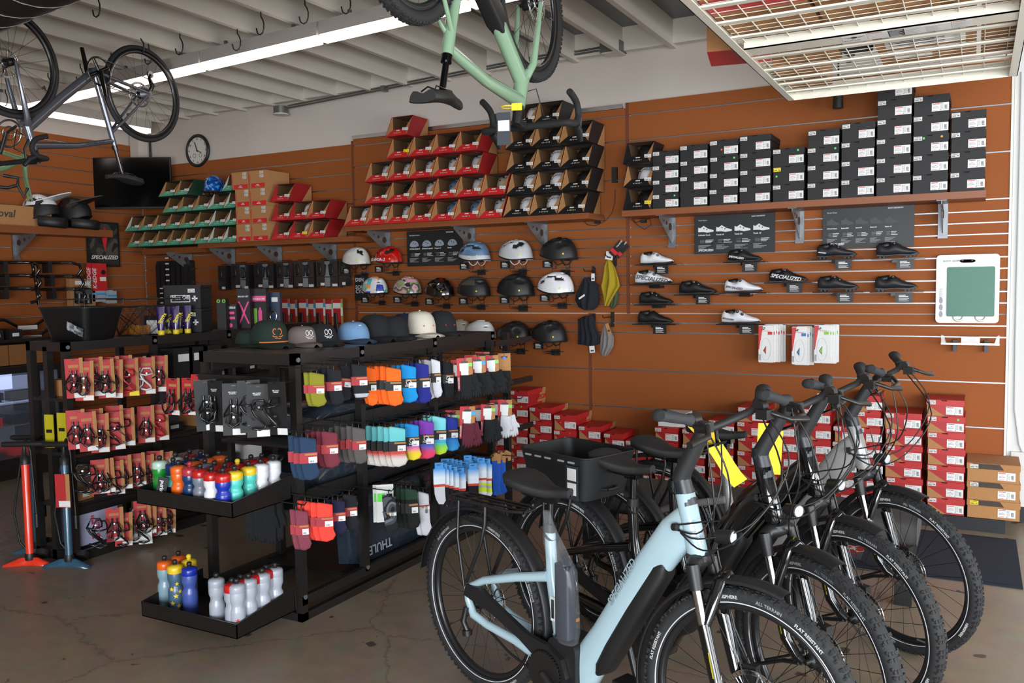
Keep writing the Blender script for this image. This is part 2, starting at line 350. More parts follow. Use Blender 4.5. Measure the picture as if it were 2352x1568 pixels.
for (x, y), w in zip(hk, wh):
    p = hook(x, y); tag(ob('bike_hook', HKM, None, loc=p, rot=(0, 0, random.uniform(-.3, .3)+.4)), 'empty black screw hook under a white joist, '+w, 'hook', 'ceiling hooks')
# mats and plinth
NAV = mat('navy_mat', '#1c2131', .95, var=.3, scale=300, bump=.2)
tag(MB().box(-1.25, .245, -1.455, -.5, 0, .006).box(-1.2, .2, -1.41, -.55, .006, .011).build('floor_mat', NAV), 'dark blue ribbed entrance mat on the concrete by the right wall', 'mat')
tag(MB().box(-3.15, .19, -.375, -.03, 0, .085).build('box_plinth', mat('black_plinth', '#15151a', .6)), 'low black plinth along the wall under the red shoe boxes', 'plinth')
# ------------------------------------------------------------------ wall shelves and brackets
SHM = mat('shelf_orange_laminate', '#834925', .45, var=.05, scale=50)
ZB = 2.175   # shelf tops on the back wall
def shelf(name, label, x0, x1, y0, z, th=.045, group='laminate shelves on the slat wall'):
    t = thing(name, label, 'shelf', ((x0+x1)/2, -.03, z), group=group)
    MB().box(x0-t.location.x, x1-t.location.x, y0+.03, 0, -th, 0).build('shelf_board', SHM, t); return t
BRM = mat('bracket_grey', '#7c7f82', .4, .6)
def bracket_mesh():
    mb = MB(); mb.prism([(0, 0), (-.31, 0), (-.31, -.025), (-.02, -.2), (0, -.2)], -.002, .002)
    M = Matrix.Rotation(PI/2, 4, 'Z'); b2 = MB(); b2.add(mb.v, mb.f, 0, M)
    b2.box(-.03, .03, -.006, 0, -.22, 0).box(-.03, .03, -.31, 0, -.004, 0)
    for y, z, r in ((-.06, -.075, .028), (-.15, -.05, .014), (-.22, -.035, .008)): b2.cyl((-.006, y, z), (.006, y, z), r, 12, 1)
    b2.box(-.03, .03, -.02, 0, -.235, -.215); return b2.mesh('shelf_bracket', [BRM, mat('bracket_hole', '#3a2218', .8)])
BKT = bracket_mesh()
def brackets(t, pxs, z, py=560):
    for px in pxs:
        x = XP(px, -.02, z-.15); ob('bracket', BKT, t, loc=(x-t.location.x, 0, -.045))
xBl, xBr = -5.05, -2.66
sB = shelf('wall_shelf', 'orange laminate shelf on grey brackets holding red and black helmet boxes', xBl, xBr, -.36, ZB)
brackets(sB, (893, 1087, 1252), ZB)
sA = shelf('wall_shelf', 'orange laminate shelf holding black shoe boxes near the right wall', -2.385, .045, -.36, ZB); brackets(sA, (1545, 1838, 2166), ZB)
ZC = 2.085
sC = shelf('wall_shelf', 'orange laminate shelf holding green, kraft and red helmet boxes near the corner', -6.93, -4.95, -.36, ZC); brackets(sC, (538, 645, 770), ZC)
sD = shelf('wall_shelf', 'dark shelf end left of the orange shelf carrying the green boxes', -7.9, -6.94, -.25, ZC-.02, .06); brackets(sD, (440,), ZC-.03)
# left wall shelf
t = thing('wall_shelf', 'orange laminate shelf on the left wall with two full-face helmets', 'shelf', (-8.13, -2.2, 2.245), group='laminate shelves on the slat wall')
MB().box(0, .3, -2.0, 1.55, -.07, 0).build('shelf_board', SHM, t)
for y in (.7, -.9): ob('bracket', BKT, t, loc=(.01, y, -.07), rot=(0, 0, PI/2))
# ------------------------------------------------------------------ boxes
def label_mesh(w, h, kind, m0=None):
    # white sticker with print; faces -Y, origin at centre
    mb = MB().box(-w/2, w/2, -.0012, 0, -h/2, h/2)
    def q(x0, x1, z0, z1, mi=1): mb.add([(x0*w, -.0018, z0*h), (x1*w, -.0018, z0*h), (x1*w, -.0018, z1*h), (x0*w, -.0018, z1*h)], [(0, 1, 2, 3)], mi)
    if kind == 'size':
        q(-.45, -.05, .34, .42, 2); q(-.42, -.15, -.42, -.38, 2)
        for i in range(5): q(.02, .08, .3-.14*i, .34-.14*i); q(.12, .17, .3-.14*i, .34-.14*i)
        for i in range(5): q(.26+.03*i, .275+.03*i, -.2, .2)
        q(.27, .42, -.3, -.24); q(0, .04, -.42, -.34)
        mb.tube([(-.4*w, -.002, -.12*h), (-.38*w, -.002, .05*h), (-.3*w, -.002, .02*h), (-.22*w, -.002, .12*h), (-.08*w, -.002, -.1*h), (-.4*w, -.002, -.14*h)], .0007, 4, 1)
    elif kind == 'price':
        q(-.35, .3, .22, .3, 1)
        for i in range(7): q(-.4+.06*i, -.37+.06*i, -.35, -.02)
        q(.15, .4, -.2, -.05)
    elif kind == 'sign':
        q(-.3, .1, .2, .28); q(-.3, .25, .05, .15)
        for i in range(3): q(-.3, .3-.1*(i % 2), -.1-.12*i, -.06-.12*i)
    return mb
LSZ = label_mesh(.098, .052, 'size').mesh('size_label', [WHT, PRN, REDB]); LPR = label_mesh(.048, .026, 'price').mesh('price_label', [PAP, PRN])
LPY = label_mesh(.048, .026, 'price').mesh('price_label', [YEL, PRN])
def dot_mesh(m): return MB().cyl((0, 0, 0), (0, -.0015, 0), .007, 12).mesh('round_sticker', m)
DOT = {'g': dot_mesh(mat('green_dot', '#4fd06a', .6)), 'r': dot_mesh(mat('red_dot', '#e2492c', .6)), 'y': dot_mesh(mat('yellow_dot', '#e0a020', .6))}
def shoebox_meshes(key, w, h, d, body, lid, tri=None, lidside=None):
    lh = h*.33
    def mk():
        b = MB().box(.004, w-.004, .003, d-.003, 0, h-.008)
        if tri: b.add([(.004, .0025, .0), (w*.5, .0025, 0), (.004, .0025, h-lh)], [(0, 1, 2)], 1); b.add([(w-.0035, d*.55, 0), (w-.0035, d, 0), (w-.0035, d, h-lh), (w-.0035, d*.7, h-lh)], [(0, 1, 2, 3)], 1)
        l = MB(); nx, nr = w*.47, w*.085; arc = [(nx-nr*cos(PI*k/6)*-1, 0) for k in range(1)]
        pts = [(0, h-lh), (w, h-lh), (w, h), (nx+nr, h)]+[(nx+nr*cos(-PI*k/7), h+nr*.8*sin(-PI*k/7)) for k in range(1, 7)]+[(nx-nr, h), (0, h)]
        l.prism(pts, 0, .002); l.box(0, w, d-.002, d, h-lh, h).box(0, .002, .002, d-.002, h-lh, h).box(w-.002, w, .002, d-.002, h-lh, h)
        l.box(.002, w-.002, .002, d-.002, h-.002, h)
        if tri: l.add([(w+.0005, d*.78, h-lh), (w+.0005, d, h-lh), (w+.0005, d, h), (w+.0005, d*.84, h)], [(0, 1, 2, 3)], 1); l.add([(w*.0, d*.84, h+.0005), (w, d*.84, h+.0005), (w, d, h+.0005), (0, d, h+.0005)], [(0, 1, 2, 3)], 1)
        if lidside: l.add([(w*.12, -.0005, h-lh+.003), (w*.7, -.0005, h-lh+.003), (w*.62, -.0005, h-.002), (w*.12, -.0005, h-.002)], [(0, 1, 2, 3)], 1)
        n = MB().box(nx-nr*1.1, nx+nr*1.1, .004, .006, h-lh*.7, h-.003)
        return (b.mesh('box_body', [body, KRF]), l.mesh('box_lid', [lid, lidside or KRF]), n.mesh('lid_notch', mat('notch_dark', '#070606', .9)))
    return cached(key, mk)
def shoebox(key, dims, mats_, label, group, x, y, z, rz=0, price=LPR, size=True, dots=(), px=.14, extra=None):
    w, h, d = dims; b, l, nn = shoebox_meshes(key, w, h, d, *mats_)
    t = thing('shoe_box', label, 'box', (x, y, z), (0, 0, rz), group)
    ob('box_body', b, t); lo = ob('box_lid', l, t); ob('lid_notch', nn, lo)
    if price: ob('price_label', price, t, loc=(w*px, 0, h*.83))
    if size: ob('size_label', LSZ, t, loc=(w*.745, .002, h*.36), scale=(w*.5/.098,)*3 if False else (1, 1, 1))
    for c, fx, fz in dots: ob('round_sticker', DOT[c], t, loc=(w*fx, 0, h*fz))
    if extra: extra(t)
    return t
bm_ = (BLKC, BLKC)
cols = [(1497.6, 1559.7, 4), (1560.7, 1626.7, 4), (1628.6, 1696.5, 4), (1697.5, 1772, 4), (1773, 1848.6, 3), (1853, 1928, 4), (1930.7, 2010.5, 4), (2011.5, 2094, 6), (2095, 2180, 5), (2181.5, 2265, 4)]
dots = {(0, 0): [('g', .85, .86)], (2, 2): [('g', .85, .86)], (2, 3): [('r', .42, .4)], (4, 2): [('g', .8, .84)], (4, 1): [('g', .12, .45)], (5, 2): [('g', .88, .86)], (8, 2): [('g', .3, .83), ('y', .8, .86)]}
rnd = random.Random(3)
for c, (a, b, n) in enumerate(cols):
    xa = XP(a, -.36, ZB+.05); xb = XP(b, -.36, ZB+.05); w = xb-xa-.006
    hh = {0: .106, 1: .112, 2: .116, 3: .119, 4: .122, 5: .118, 6: .124, 7: .125, 8: .125, 9: .126}[c]; z = ZB
    for k in range(n):
        lab = 'black shoe box, %s in the %s stack from the left, right shelf' % (ordn(k), nth(c))
        if (c, k) == (4, 1): lab = 'black shoe box with a yellow price sticker, fifth stack on the right shelf'
        if (c, k) == (2, 3): lab = 'black shoe box with a large red dot, top of the third stack, right shelf'
        j = rnd.uniform(-.001, .003)*(k > 0); jy = rnd.uniform(-.004, .01)
        shoebox('bk%d' % c, (w, hh-.0005, .32), bm_, lab, 'black shoe boxes on the right shelf', xa+j, -.356+jy, z, rnd.uniform(-.006, .006)*(k > 0), price=None if (c, k) == (1, 0) else (LPY if (c, k) == (4, 1) else LPR), dots=dots.get((c, k), ()))
        z += hh
# open display boxes for helmets
def openbox_meshes(key, w, h, d, outer, flap, left=None, back=.10):
    # front slopes back from bottom to top; flaps funnel inwards
    def mk():
        i = .04; fl = h*.34; s = w*.24
        BL, BR, TL, TR = (0, 0, 0), (w, 0, 0), (0, back, h), (w, back, h)
        iBL, iBR = (s, i, fl), (w-s*.85, i, fl); iTL, iTR = (s*.12, back+.005, h-.004), (w-s*.12, back+.005, h-.004)
        m = MB()
        m.add([BL, BR, (w, d, 0), (0, d, 0), TL, TR, (w, d, h), (0, d, h)], [(0, 3, 2, 1), (4, 5, 6, 7), (2, 3, 7, 6), (0, 4, 7, 3)], 0)
        m.add([BR, (w, d, 0), (w, d, h), TR], [(0, 1, 2, 3)], 0)
        m.add([(w+.0006, d*.55, 0), (w+.0006, d, 0), (w+.0006, d, h)], [(0, 1, 2)], 1)
        # inner tunnel
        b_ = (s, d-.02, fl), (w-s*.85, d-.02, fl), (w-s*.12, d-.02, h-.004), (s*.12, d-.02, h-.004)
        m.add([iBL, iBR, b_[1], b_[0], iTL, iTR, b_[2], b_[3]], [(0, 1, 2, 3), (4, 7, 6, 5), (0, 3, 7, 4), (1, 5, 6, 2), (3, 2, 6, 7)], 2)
        e = .002
        fr = MB().add([BL, BR, iBR, iBL], [(0, 1, 2, 3)], 0).add([(w*.02, -e, e), (w*.98, -e, e), (iBR[0]-.002, i-e*2, fl-.001), (iBL[0]+.002, i-e*2, fl-.001)], [(0, 1, 2, 3)], 0)
        for a in range(6): # printed icons on the flap
            fx = .36+.055*a; fr.add([(w*fx, i*.35-.004, fl*.36), (w*(fx+.02), i*.35-.004, fl*.36), (w*(fx+.02), i*.5-.004, fl*.5), (w*fx, i*.5-.004, fl*.5)], [(0, 1, 2, 3)], 2 if a == 4 else 1)
        fr.add([(w*.42, i*.72-.004, fl*.72), (w*.58, i*.72-.004, fl*.72), (w*.58, i*.86-.004, fl*.86), (w*.42, i*.86-.004, fl*.86)], [(0, 1, 2, 3)], 1)
        sl = MB().add([BL, iBL, iTL, TL], [(0, 1, 2, 3)], 0); sr = MB().add([BR, TR, iTR, iBR], [(0, 1, 2, 3)], 0)
        rim = MB()
        for a, b in ((BL, TL), (BR, TR), (TL, TR)): rim.bar(a, b, .003, .003)
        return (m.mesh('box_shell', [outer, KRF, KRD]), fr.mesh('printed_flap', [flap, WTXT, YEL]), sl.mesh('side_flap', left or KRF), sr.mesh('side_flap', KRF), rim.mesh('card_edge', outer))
    return cached(key, mk)
LPS = label_mesh(.05, .026, 'price').mesh('price_label', [PAP, PRN])
def openbox(key, dims, mats_, label, group, x, y, z, lab='w', left=None):
    w, h, d = dims; m, f, sl, sr, rim = openbox_meshes(key, w, h, d, mats_[0], mats_[1], left)
    t = thing('helmet_box', label, 'box', (x, y, z), (0, 0, 0), group)
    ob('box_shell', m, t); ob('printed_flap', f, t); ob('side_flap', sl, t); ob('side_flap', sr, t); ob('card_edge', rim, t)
    if lab: ob('price_label', {'w': LPS, 'y': LPY}[lab], t, loc=(w*.88, .018, h*.3), rot=(-.35, 0, .35))
    return t
HB = []   # places for helmets inside boxes: (x centre, y, z, width, kind)
RM = (mat('dark_red_card', '#8e1519', .55), REDB); GM = (DGR, GRNC); KM = (BLKC, mat('black_print_flap', '#1d1c1e', .35))
YB = -.40
def row(starts, end, z, h, key, mats_, desc, shelfdesc, rowname, d=.33, labs={}, lefts={}, helmets={}, off=0, grp=None):
    n = len(starts); xs_ = [XP(p, YB, z+.01) for p in starts+[end]]
    for i in range(n):
        w = xs_[i+1]-xs_[i]-.002
        openbox('%s_%s_%d_%s' % (key, rowname, i, bool(lefts.get(i))), (w, h-.003, d), mats_, 'open %s, %s from left in the %s row, %s' % (desc, nth(i+off), rowname, shelfdesc), grp or desc, xs_[i], YB, z, labs.get(i, 'w'), lefts.get(i))
        if i in helmets: HB.append((xs_[i]+w*.56, YB+.225, z+h*.3, w, helmets[i], '%s box of the %s row, %s %s' % (nth(i+off), rowname, desc.split(' ')[0], shelfdesc)))
q = lambda z, s=3.267, o=780: o+z/s
# red boxes on the middle shelf
hr = .184; rows = [([30, 190, 345, 505, 675, 850, 1035], 1215), ([185, 350, 515, 690, 865, 1050], 1240), ([185, 352, 512, 685, 862], 1040), ([350, 513, 680, 860], 1035), ([345], 505)]
hel = [{0: 'wk', 1: 'wk', 2: 'gy', 4: 'bl', 5: 'bl', 6: 'gy'}, {1: 'bk', 2: 'gy', 3: 'bl', 4: 'gr', 5: 'kh'}, {0: 'gy', 1: 'gy', 2: 'gy', 3: 'gy', 4: 'gr'}, {2: 'bk'}, {}]
nm5 = ['bottom', 'second', 'middle', 'fourth', 'top']
for r, (st, en) in enumerate(rows):
    row([q(v) for v in st], q(en), ZB+r*(hr+.003), hr, 'rb', RM, 'red and kraft helmet box', 'middle shelf', nm5[r], labs={1: 'w', 0: 'y'} if r == 3 else {}, helmets=hel[r])
hk_ = .1775; rows = [([1225, 1420, 1632], 1835), ([1250, 1450, 1658], 1862), ([1245, 1445, 1655], 1868), ([1240, 1440, 1645], 1868), ([1285, 1455], 1640)]
hel = [{0: 'st', 1: 'st', 2: 'bk'}, {0: 'st', 1: 'st', 2: 'bk'}, {0: 'bk', 1: 'st', 2: 'bk'}, {0: 'bk', 1: 'bk', 2: 'bk'}, {0: 'wk', 1: 'bk'}]
for r, (st, en) in enumerate(rows):
    row([q(v) for v in st], q(en), ZB+r*(hk_+.0025), hk_, 'kb', KM, 'black helmet box', 'middle shelf', nm5[r], helmets=hel[r], labs={})
# three black ones at the left of the right shelf
zz = ZB
for k in range(3):
    xa = XP(1431, YB, zz+.01); xb = XP(1496, YB, zz+.01)
    openbox('kc%d' % k, (xb-xa-.008, .168, .33), KM, 'open black helmet box left of the black shoe boxes, %s of three' % ('bottom', 'middle', 'top')[k], 'black helmet boxes beside the shoe boxes', xa, YB, zz, 'y' if k == 0 else 'w', None if k == 1 else BLKC)
    HB.append(((xa+xb)/2+.01, YB+.225, zz+.05, xb-xa, ('bk', 'wk', 'bk')[k], '%s black box left of the shoe boxes' % ('bottom', 'middle', 'top')[k])); zz += .171
# green boxes
q2 = lambda z: 280+z/3.733
hg = .163; WF = mat('white_side_flap', '#c9c6bf', .7)
rows = [([40, 130, 255, 375, 490, 615, 727, 850], 975), ([22, 132, 245, 362, 480, 608, 738, 872], 975), ([345, 462, 598, 728, 865], 970), ([313, 440], 560)]
lf = [{6: WF, 7: WF}, {0: WF, 6: WF, 7: WF}, {3: WF, 4: WF}, {}]
for r, (st, en) in enumerate(rows): row([q2(v) for v in st], q2(en), ZC+r*(hg+.003), hg, 'gb', GM, 'green-fronted helmet box', 'far shelf', nm5[r], lefts=lf[r])
z4 = ZC+3*(hg+.003); xa = XP(q2(855), YB, z4); xb = XP(q2(943), YB, z4)
openbox('gb9', (xb-xa, hg, .33), GM, 'open green helmet box with white left flap beside the blue helmet, on the top row', 'green-fronted helmet box', xa, YB, z4, None, WF)
BLUEH = (XP(q2(778), -.33, z4+.02), -.3, z4)
# kraft closed cartons
def carton(x0, x1, z, h, label, dot=None, y=-.39):
    w = x1-x0-.006; t = thing('carton', label, 'box', (x0, y, z), group='kraft helmet cartons')
    MB().box(0, w, 0, .33, 0, h-.002).build('carton_body', KRF, t); MB().box(w*.12, w-.006, -.001, 0, .004, h*.27).box(w*.4, w*.65, -.0015, -.001, h*.1, h*.13, 1).box(w*.46, w*.6, -.0015, -.001, h*.17, h*.2, 1).build('red_print_band', [REDB, WTXT], t)
    ob('lettering', text('SPECIALIZED', .022, REDB, .25, .0006), t, M=Matrix.Translation((.018, -.001, .01)) @ Matrix.Rotation(PI/2, 4, 'X') @ Matrix.Rotation(PI/2, 4, 'Z'), scale=None)
    ob('price_label', LPR, t, loc=(w*.78, 0, h*.86)); ob('price_label', LPS, t, loc=(w*.78, 0, h*.66))
    if dot: ob('round_sticker', DOT[dot], t, loc=(w*.45, 0, h*.86))
hc = .167
for k in range(4):
    z = ZC+k*hc; e = (0, -4, -8, -30)[k]
    for c, (a, b) in enumerate(((985, 1112), (1113, 1262))):
        a += (0, -4, -9, -40)[k] if c == 0 else (0, -6, -12, -20)[k]; b += (0, -6, -12, -24)[k] if c == 0 else (0, -8, -16, -28)[k]
        carton(XP(q2(a), -.39, z), XP(q2(b), -.39, z), z, hc, 'plain kraft helmet carton with a red printed band, %s in the %s column' % (ordn(k), ('left', 'right')[c]))
rows = [([1275, 1420, 1577], 1732), ([1275, 1422, 1575], 1735), ([1270], 1425)]; RL = mat('red_side_flap', '#b4232a', .5)
for r, (st, en) in enumerate(rows): row([q2(v) for v in st], q2(en), ZC+r*(.178), .175, 'rc', RM, 'red far-side helmet box', 'far shelf', nm5[r], lefts={0: RL, 1: RL}, labs={1: 'y'} if r == 0 else {}, helmets={0: 'bk', 1: 'wf'} if r == 0 else ({1: 'wf'} if r == 1 else {}))
# ------------------------------------------------------------------ red shoe boxes on the plinth
rm_ = (mat('red_shoebox', '#a81f22', .5, var=.06), mat('red_shoebox_lid', '#b42424', .5, var=.06), KRF)
SPX = text('SPECIALIZED', .055, REDB, .25, .001)
def redstack(px0, px1, n, h, desc, y=-.37, d=.34, w=None, z0=.087, dts={}, skip=()):
    z = z0
    for k in range(n):
        xa = XP(px0, y, z+h/2); ww = w or (XP(px1, y, z+h/2)-xa-.016)
        def ex(t, ww=ww): ob('side_lettering', SPX, t, M=Matrix.Translation((ww-.003, d*.5, .008)) @ Matrix.Rotation(PI/2, 4, 'Z') @ Matrix.Rotation(PI/2, 4, 'X'))
        if k not in skip: shoebox('rd%.3f_%.3f' % (math.floor(ww*200)/200, h), (math.floor(ww*200)/200, h-.0006, d), rm_, 'red shoe box, %s in the %s' % (ordn(k), desc), 'red shoe boxes along the back wall', xa+.003+rnd.uniform(-.004, .004), y+rnd.uniform(-.008, .01), z, rnd.uniform(-.01, .01), dots=dts.get(k, ()), extra=ex)
        z += h
redstack(1128, 1168, 4, .1, 'stack at the end of the sock rack')
redstack(1168, 1215, 6, .112, 'tallest stack left of the brown seam', dts={4: [('g', .7, .85)]})
redstack(1216, 1270, 5, .109, 'second stack right of the sock rack')
redstack(1272, 1326, 4, .124, 'third stack right of the sock rack', dts={3: [('r', .3, .5)], 2: [('r', .75, .85)]})
redstack(1327, 1381, 4, .104, 'low stack behind the black bicycle basket')
redstack(1387, 1435, 3, .125, 'low stack right of the black bicycle basket')
redstack(1436, 1500, 3, .11, 'stack hidden behind the second saddle')
redstack(1503, 1560, 4, .112, 'stack under the white carton')
redstack(1566, 1622, 4, .112, 'stack behind the yellow hang tag')
redstack(1626, 1690, 5, .106, 'stack behind the third saddle')
redstack(1693, 1766, 6, .106, 'stack left of the yellow paper tag')
redstack(1768, 1838, 5, .108, 'stack right of the yellow paper tag')
redstack(1840, 1912, 6, .108, 'stack behind the black handlebar')
redstack(1914, 1968, 5, .108, 'stack left of the silver bicycle head')
redstack(1968, 2028, 7, .1085, 'tall stack behind the silver bicycle')
redstack(2032, 2124, 6, .1085, 'third stack from the right end')
redstack(2128, 2222, 7, .1075, 'tallest stack next to the brown boxes', dts={5: [('g', .82, .84)]})
x = XP(1514, -.3, .6); tag(MB().box(x, x+.2, -.32, -.1, .537, .635).build('white_carton', WHT), 'plain white carton lying on a red shoe box stack', 'box')
BRN = mat('brown_box_print', '#3a2c20', .6, var=.5, scale=60)
hb = .1185
for k in range(3):
    z = .087+k*hb; xa = XP(2220, -.37, z); xb = XP(2312, -.37, z)
    shoebox('br', (.3, hb-.001, .33), (KRF, KRF, None, BRN), 'kraft and dark printed shoe box, %s of the three by the wall end' % ('bottom', 'middle', 'top')[k], 'kraft and dark shoe boxes', xa, -.37, z, 0, price=LPY if k == 0 else LPR)
# ------------------------------------------------------------------ helmets
def helmet_mesh(key, shell, dark, vents, L=.145, Wd=.098, Hh=.112, drop=.035, visor=0, accent=None, split=None, blunt=1.0, nu=56, nv=22):
    # front towards +X, seen from the side; dome grid with sunken vents
    def mk():
        vs = []; fs = []; ms = []; isv = {}
        def vent(u, v):   # u: 0 front .. 1 back along the side, v: 0 rim .. 1 crown
            for (cu, cv, ru, rv, an) in vents:
                du, dv = u-cu, v-cv; a = cos(an)*du+sin(an)*dv; b = -sin(an)*du+cos(an)*dv
                if (a/ru/1.25)**2+(b/rv/1.2)**2 < 1: return True
            return False
        for j in range(nv+1):
            v = j/nv; e = v*PI/2
            for i in range(nu):
                a = 2*PI*i/nu; ca, sa = cos(a), sin(a); uu = (1-ca*cos(e)**.6)/2
                x = L*ca*cos(e)**.75; y = Wd*sa*cos(e)**.75; z = Hh*sin(e)**.95
                if ca < 0: x *= .97
                if ca > 0: z -= .02*ca**2*e*.8
                z -= (1-v)**2*(drop*(.4+.9*(.5-ca*.5)) - .018*cos(2*a)*0)
                tl = .5-ca*.5
                if v < .4: z -= .02*sin(PI*tl)*abs(sa)*(1-v/.4)
                d = vent(uu, v)
                if d: k = .88; x *= k; y *= k; z = z*k+.004
                isv[(i, j)] = d; vs.append((x, y, z))
        for j in range(nv):
            for i in range(nu):
                k = (i+1) % nu; fs.append((j*nu+i, j*nu+k, (j+1)*nu+k, (j+1)*nu+i))
                c = sum(isv[q_] for q_ in ((i, j), (k, j), (i, j+1), (k, j+1)))
                mi = 1 if c >= 3 else 0
                if mi == 0 and split:
                    a = 2*PI*(i+.5)/nu
                    if split(.5-cos(a)*.5, (j+.5)/nv): mi = 2
                ms.append(mi)
        b = MB(); b.v = vs; b.f = fs; b.m = ms; b.sm = [True]*len(fs)
        # rolled lower rim
        rim = [vs[i] for i in range(nu)]; b.tube([Vector(p)*.985 for p in rim], .006, 6, 1, closed=True)
        return b.mesh('helmet_shell', [shell, dark, accent or dark])
    return cached(('hel', key), mk)
def straps_mesh(m):
    mb = MB()
    for s in (-1, 1):
        mb.tube([(.04, s*.07, -.02), (.0, s*.07, -.075), (-.02, s*.065, -.09)], .004, 5, flat=2)
        mb.tube([(-.09, s*.06, -.02), (-.05, s*.065, -.08), (-.02, s*.065, -.09)], .004, 5, flat=2)
    mb.torus(.07, .008, 28, 6, M=Matrix.Translation((-.04, 0, -.03)) @ Matrix.Rotation(PI/2, 4, 'X') @ Matrix.Rotation(.0, 4, 'Y'), flat=.6)
    mb.box(-.135, -.1, -.03, .03, -.055, -.025); return mb.mesh('retention_straps', m)
def visor_mesh(key, m, ln, dz=0):
    def mk():
        rr = []
        for i in range(7):
            t = i/6; x = .1+ln*t; wv = .085*(1-t*.45)
            rr.append([(x-(.06*(abs(s)**2)), s*wv, .035+dz*t-.018*abs(s)**2+.012*(1-t)) for s in [k/4-1 for k in range(9)]])
        b = MB(); top = [[(p[0], p[1], p[2]+.003) for p in r] for r in rr]; b.loft(top, 0, None, False, False); b.loft([[(p[0], p[1], p[2]-.003) for p in r] for r in rr], 0, None, False, False)
        for i in range(6):
            for k in (0, 8): b.add([top[i][k], top[i+1][k], (rr[i+1][k][0], rr[i+1][k][1], rr[i+1][k][2]-.003), (rr[i][k][0], rr[i][k][1], rr[i][k][2]-.003)], [(0, 1, 2, 3)])
        b.add(top[6]+[(p[0], p[1], p[2]-.003) for p in rr[6]], [(k, k+1, k+10, k+9) for k in range(8)])
        return b.mesh('visor', m)
    return cached(('vis', key), mk)
YDOT = MB().cyl((0, 0, 0), (0, .0015, 0), .0065, 12).mesh('round_sticker', YEL)
HM = {'pearl': mat('helmet_pearl', '#c9c8c2', .3, coat=.6), 'red': mat('helmet_red', '#b3110c', .2, coat=.8), 'sky': mat('helmet_metallic_blue', '#6f92b8', .28, .4, coat=.6), 'silver': mat('helmet_light_grey', '#b9bcbf', .38, coat=.3),
      'black': mat('helmet_matt_black', '#161617', .5), 'gun': mat('helmet_gunmetal', '#4b4744', .38, .3), 'white': mat('helmet_white', '#dfe0e3', .3, coat=.4), 'gloss': mat('helmet_gloss_black', '#0d0b0b', .15, coat=.8),
      'patch': vor_mat('helmet_patchwork', ['#d9dce0', '#53b9b4', '#d9dce0', '#e8a35c', '#2f49a8', '#8fd0b0', '#d9dce0', '#c9a8d0'], 17, .2, .6), 'camo': vor_mat('helmet_camouflage', ['#d59aac', '#8a9a6a', '#4c5a50', '#d59aac', '#8a9a6a'], 13, .25, .4, cell=False),
      'blue': vor_mat('helmet_blue_pattern', ['#0f3f8f', '#0f3f8f', '#1b62b8', '#3c9ad0'], 34, .15, .8, cell=False), 'tan': mat('helmet_tan', '#a39a8c', .4)}
V1 = [(.22, .45, .1, .05, .6), (.42, .62, .14, .05, .15), (.62, .42, .09, .10, .3), (.78, .55, .06, .14, .2), (.5, .86, .25, .05, 0)]
V2 = [(.2, .3, .09, .05, .5), (.45, .55, .16, .06, .25), (.7, .42, .12, .08, -.3), (.82, .7, .07, .05, 0)]
V3 = [(.75, .5, .05, .12, .35), (.86, .45, .03, .14, .2), (.45, .9, .3, .03, 0)]
V4 = [(.65, .8, .16, .04, 0), (.83, .45, .06, .04, 0)]
V5 = [(.7, .32, .08, .1, .2), (.4, .8, .16, .05, .1), (.55, .55, .05, .05, 0), (.8, .7, .1, .05, 0)]
STAND = None
def stand_mesh():
    mb = MB(); r = .0025
    for s in (-1, 1):
        mb.tube([(.06*s, 0, -.06), (.06*s, 0, -.145), (.06*s-.02*s, 0, -.155), (0, 0, -.155)], r, 5)
        mb.tube([(.06*s, .07, -.05), (.06*s, .07, -.12), (.06*s, .0, -.12)], r, 5)
    mb.tube([(-.06, .0, -.06), (-.05, .02, -.04), (.05, .02, -.04), (.06, 0, -.06)], r, 5)
    mb.tube([(-.09, .09, -.145), (.09, .09, -.145)], r, 5); mb.tube([(-.03, 0, -.155), (-.03, .12, -.155)], r, 5); mb.tube([(.03, 0, -.155), (.03, .12, -.155)], r, 5)
    mb.box(-.04, .04, .115, .125, -.18, -.13); return mb.mesh('wire_stand', BLK)
STAND = stand_mesh(); SIGN = label_mesh(.09, .058, 'sign').mesh('sign_card', [mat('sign_black', '#0f0f10', .4), WTXT])
def helmet(px, py, label, wpx, m, vents=V1, visor=None, L=.145, Hh=.11, accent=None, split=None, sign=True, Y=-.165, key=None, strapm=None, rz=PI, sgn=(-.09, -.15), dot=True):
    c = onY(px, py, Y); s = wpx*1.1/(2*L*CF/(c-CAM).dot(_f)*.9)
    s = min(1.25, max(.75, s)); t = thing('helmet', label, 'helmet', c, (0, 0, rz), 'helmets displayed on wire stands' if sign else None); t.scale = (s, s, s)
    ob('helmet_shell', helmet_mesh(key or label, HM[m], BLK if m != 'black' else mat('vent_dark', '#060607', .8), vents, L=L, Hh=Hh, accent=accent, split=split), t)
    ob('retention_straps', cached(('str', strapm), lambda: straps_mesh(HM[strapm] if strapm else BLK)), t)
    if visor: ob('visor', visor_mesh(visor, HM[visor[0]], visor[1], visor[2]), t)
    if dot: ob('round_sticker', YDOT, t, loc=(-.072, .088, -.012), rot=(.1, 0, .35))
    if sign:
        st = tag(ob('helmet_stand', STAND, None, loc=(c.x, c.y-.0, c.z-.005), scale=s*.9), 'black wire stand under the '+label.replace(' on a wire stand', ''), 'stand', 'wire helmet stands')
        sg = tag(ob('sign_card', SIGN, None, loc=onY(px-wpx*.2-11, py+26, -.2)), 'small black price sign beside the '+label.replace(' on a wire stand', ''), 'sign', 'black helmet price signs')
    return t
helmet(819, 596, 'smooth pearl white helmet left in the top row', 60, 'pearl', V3, Hh=.115)
hr_ = helmet(893, 592, 'glossy red helmet with white lettering in the top row', 58, 'red', V1)
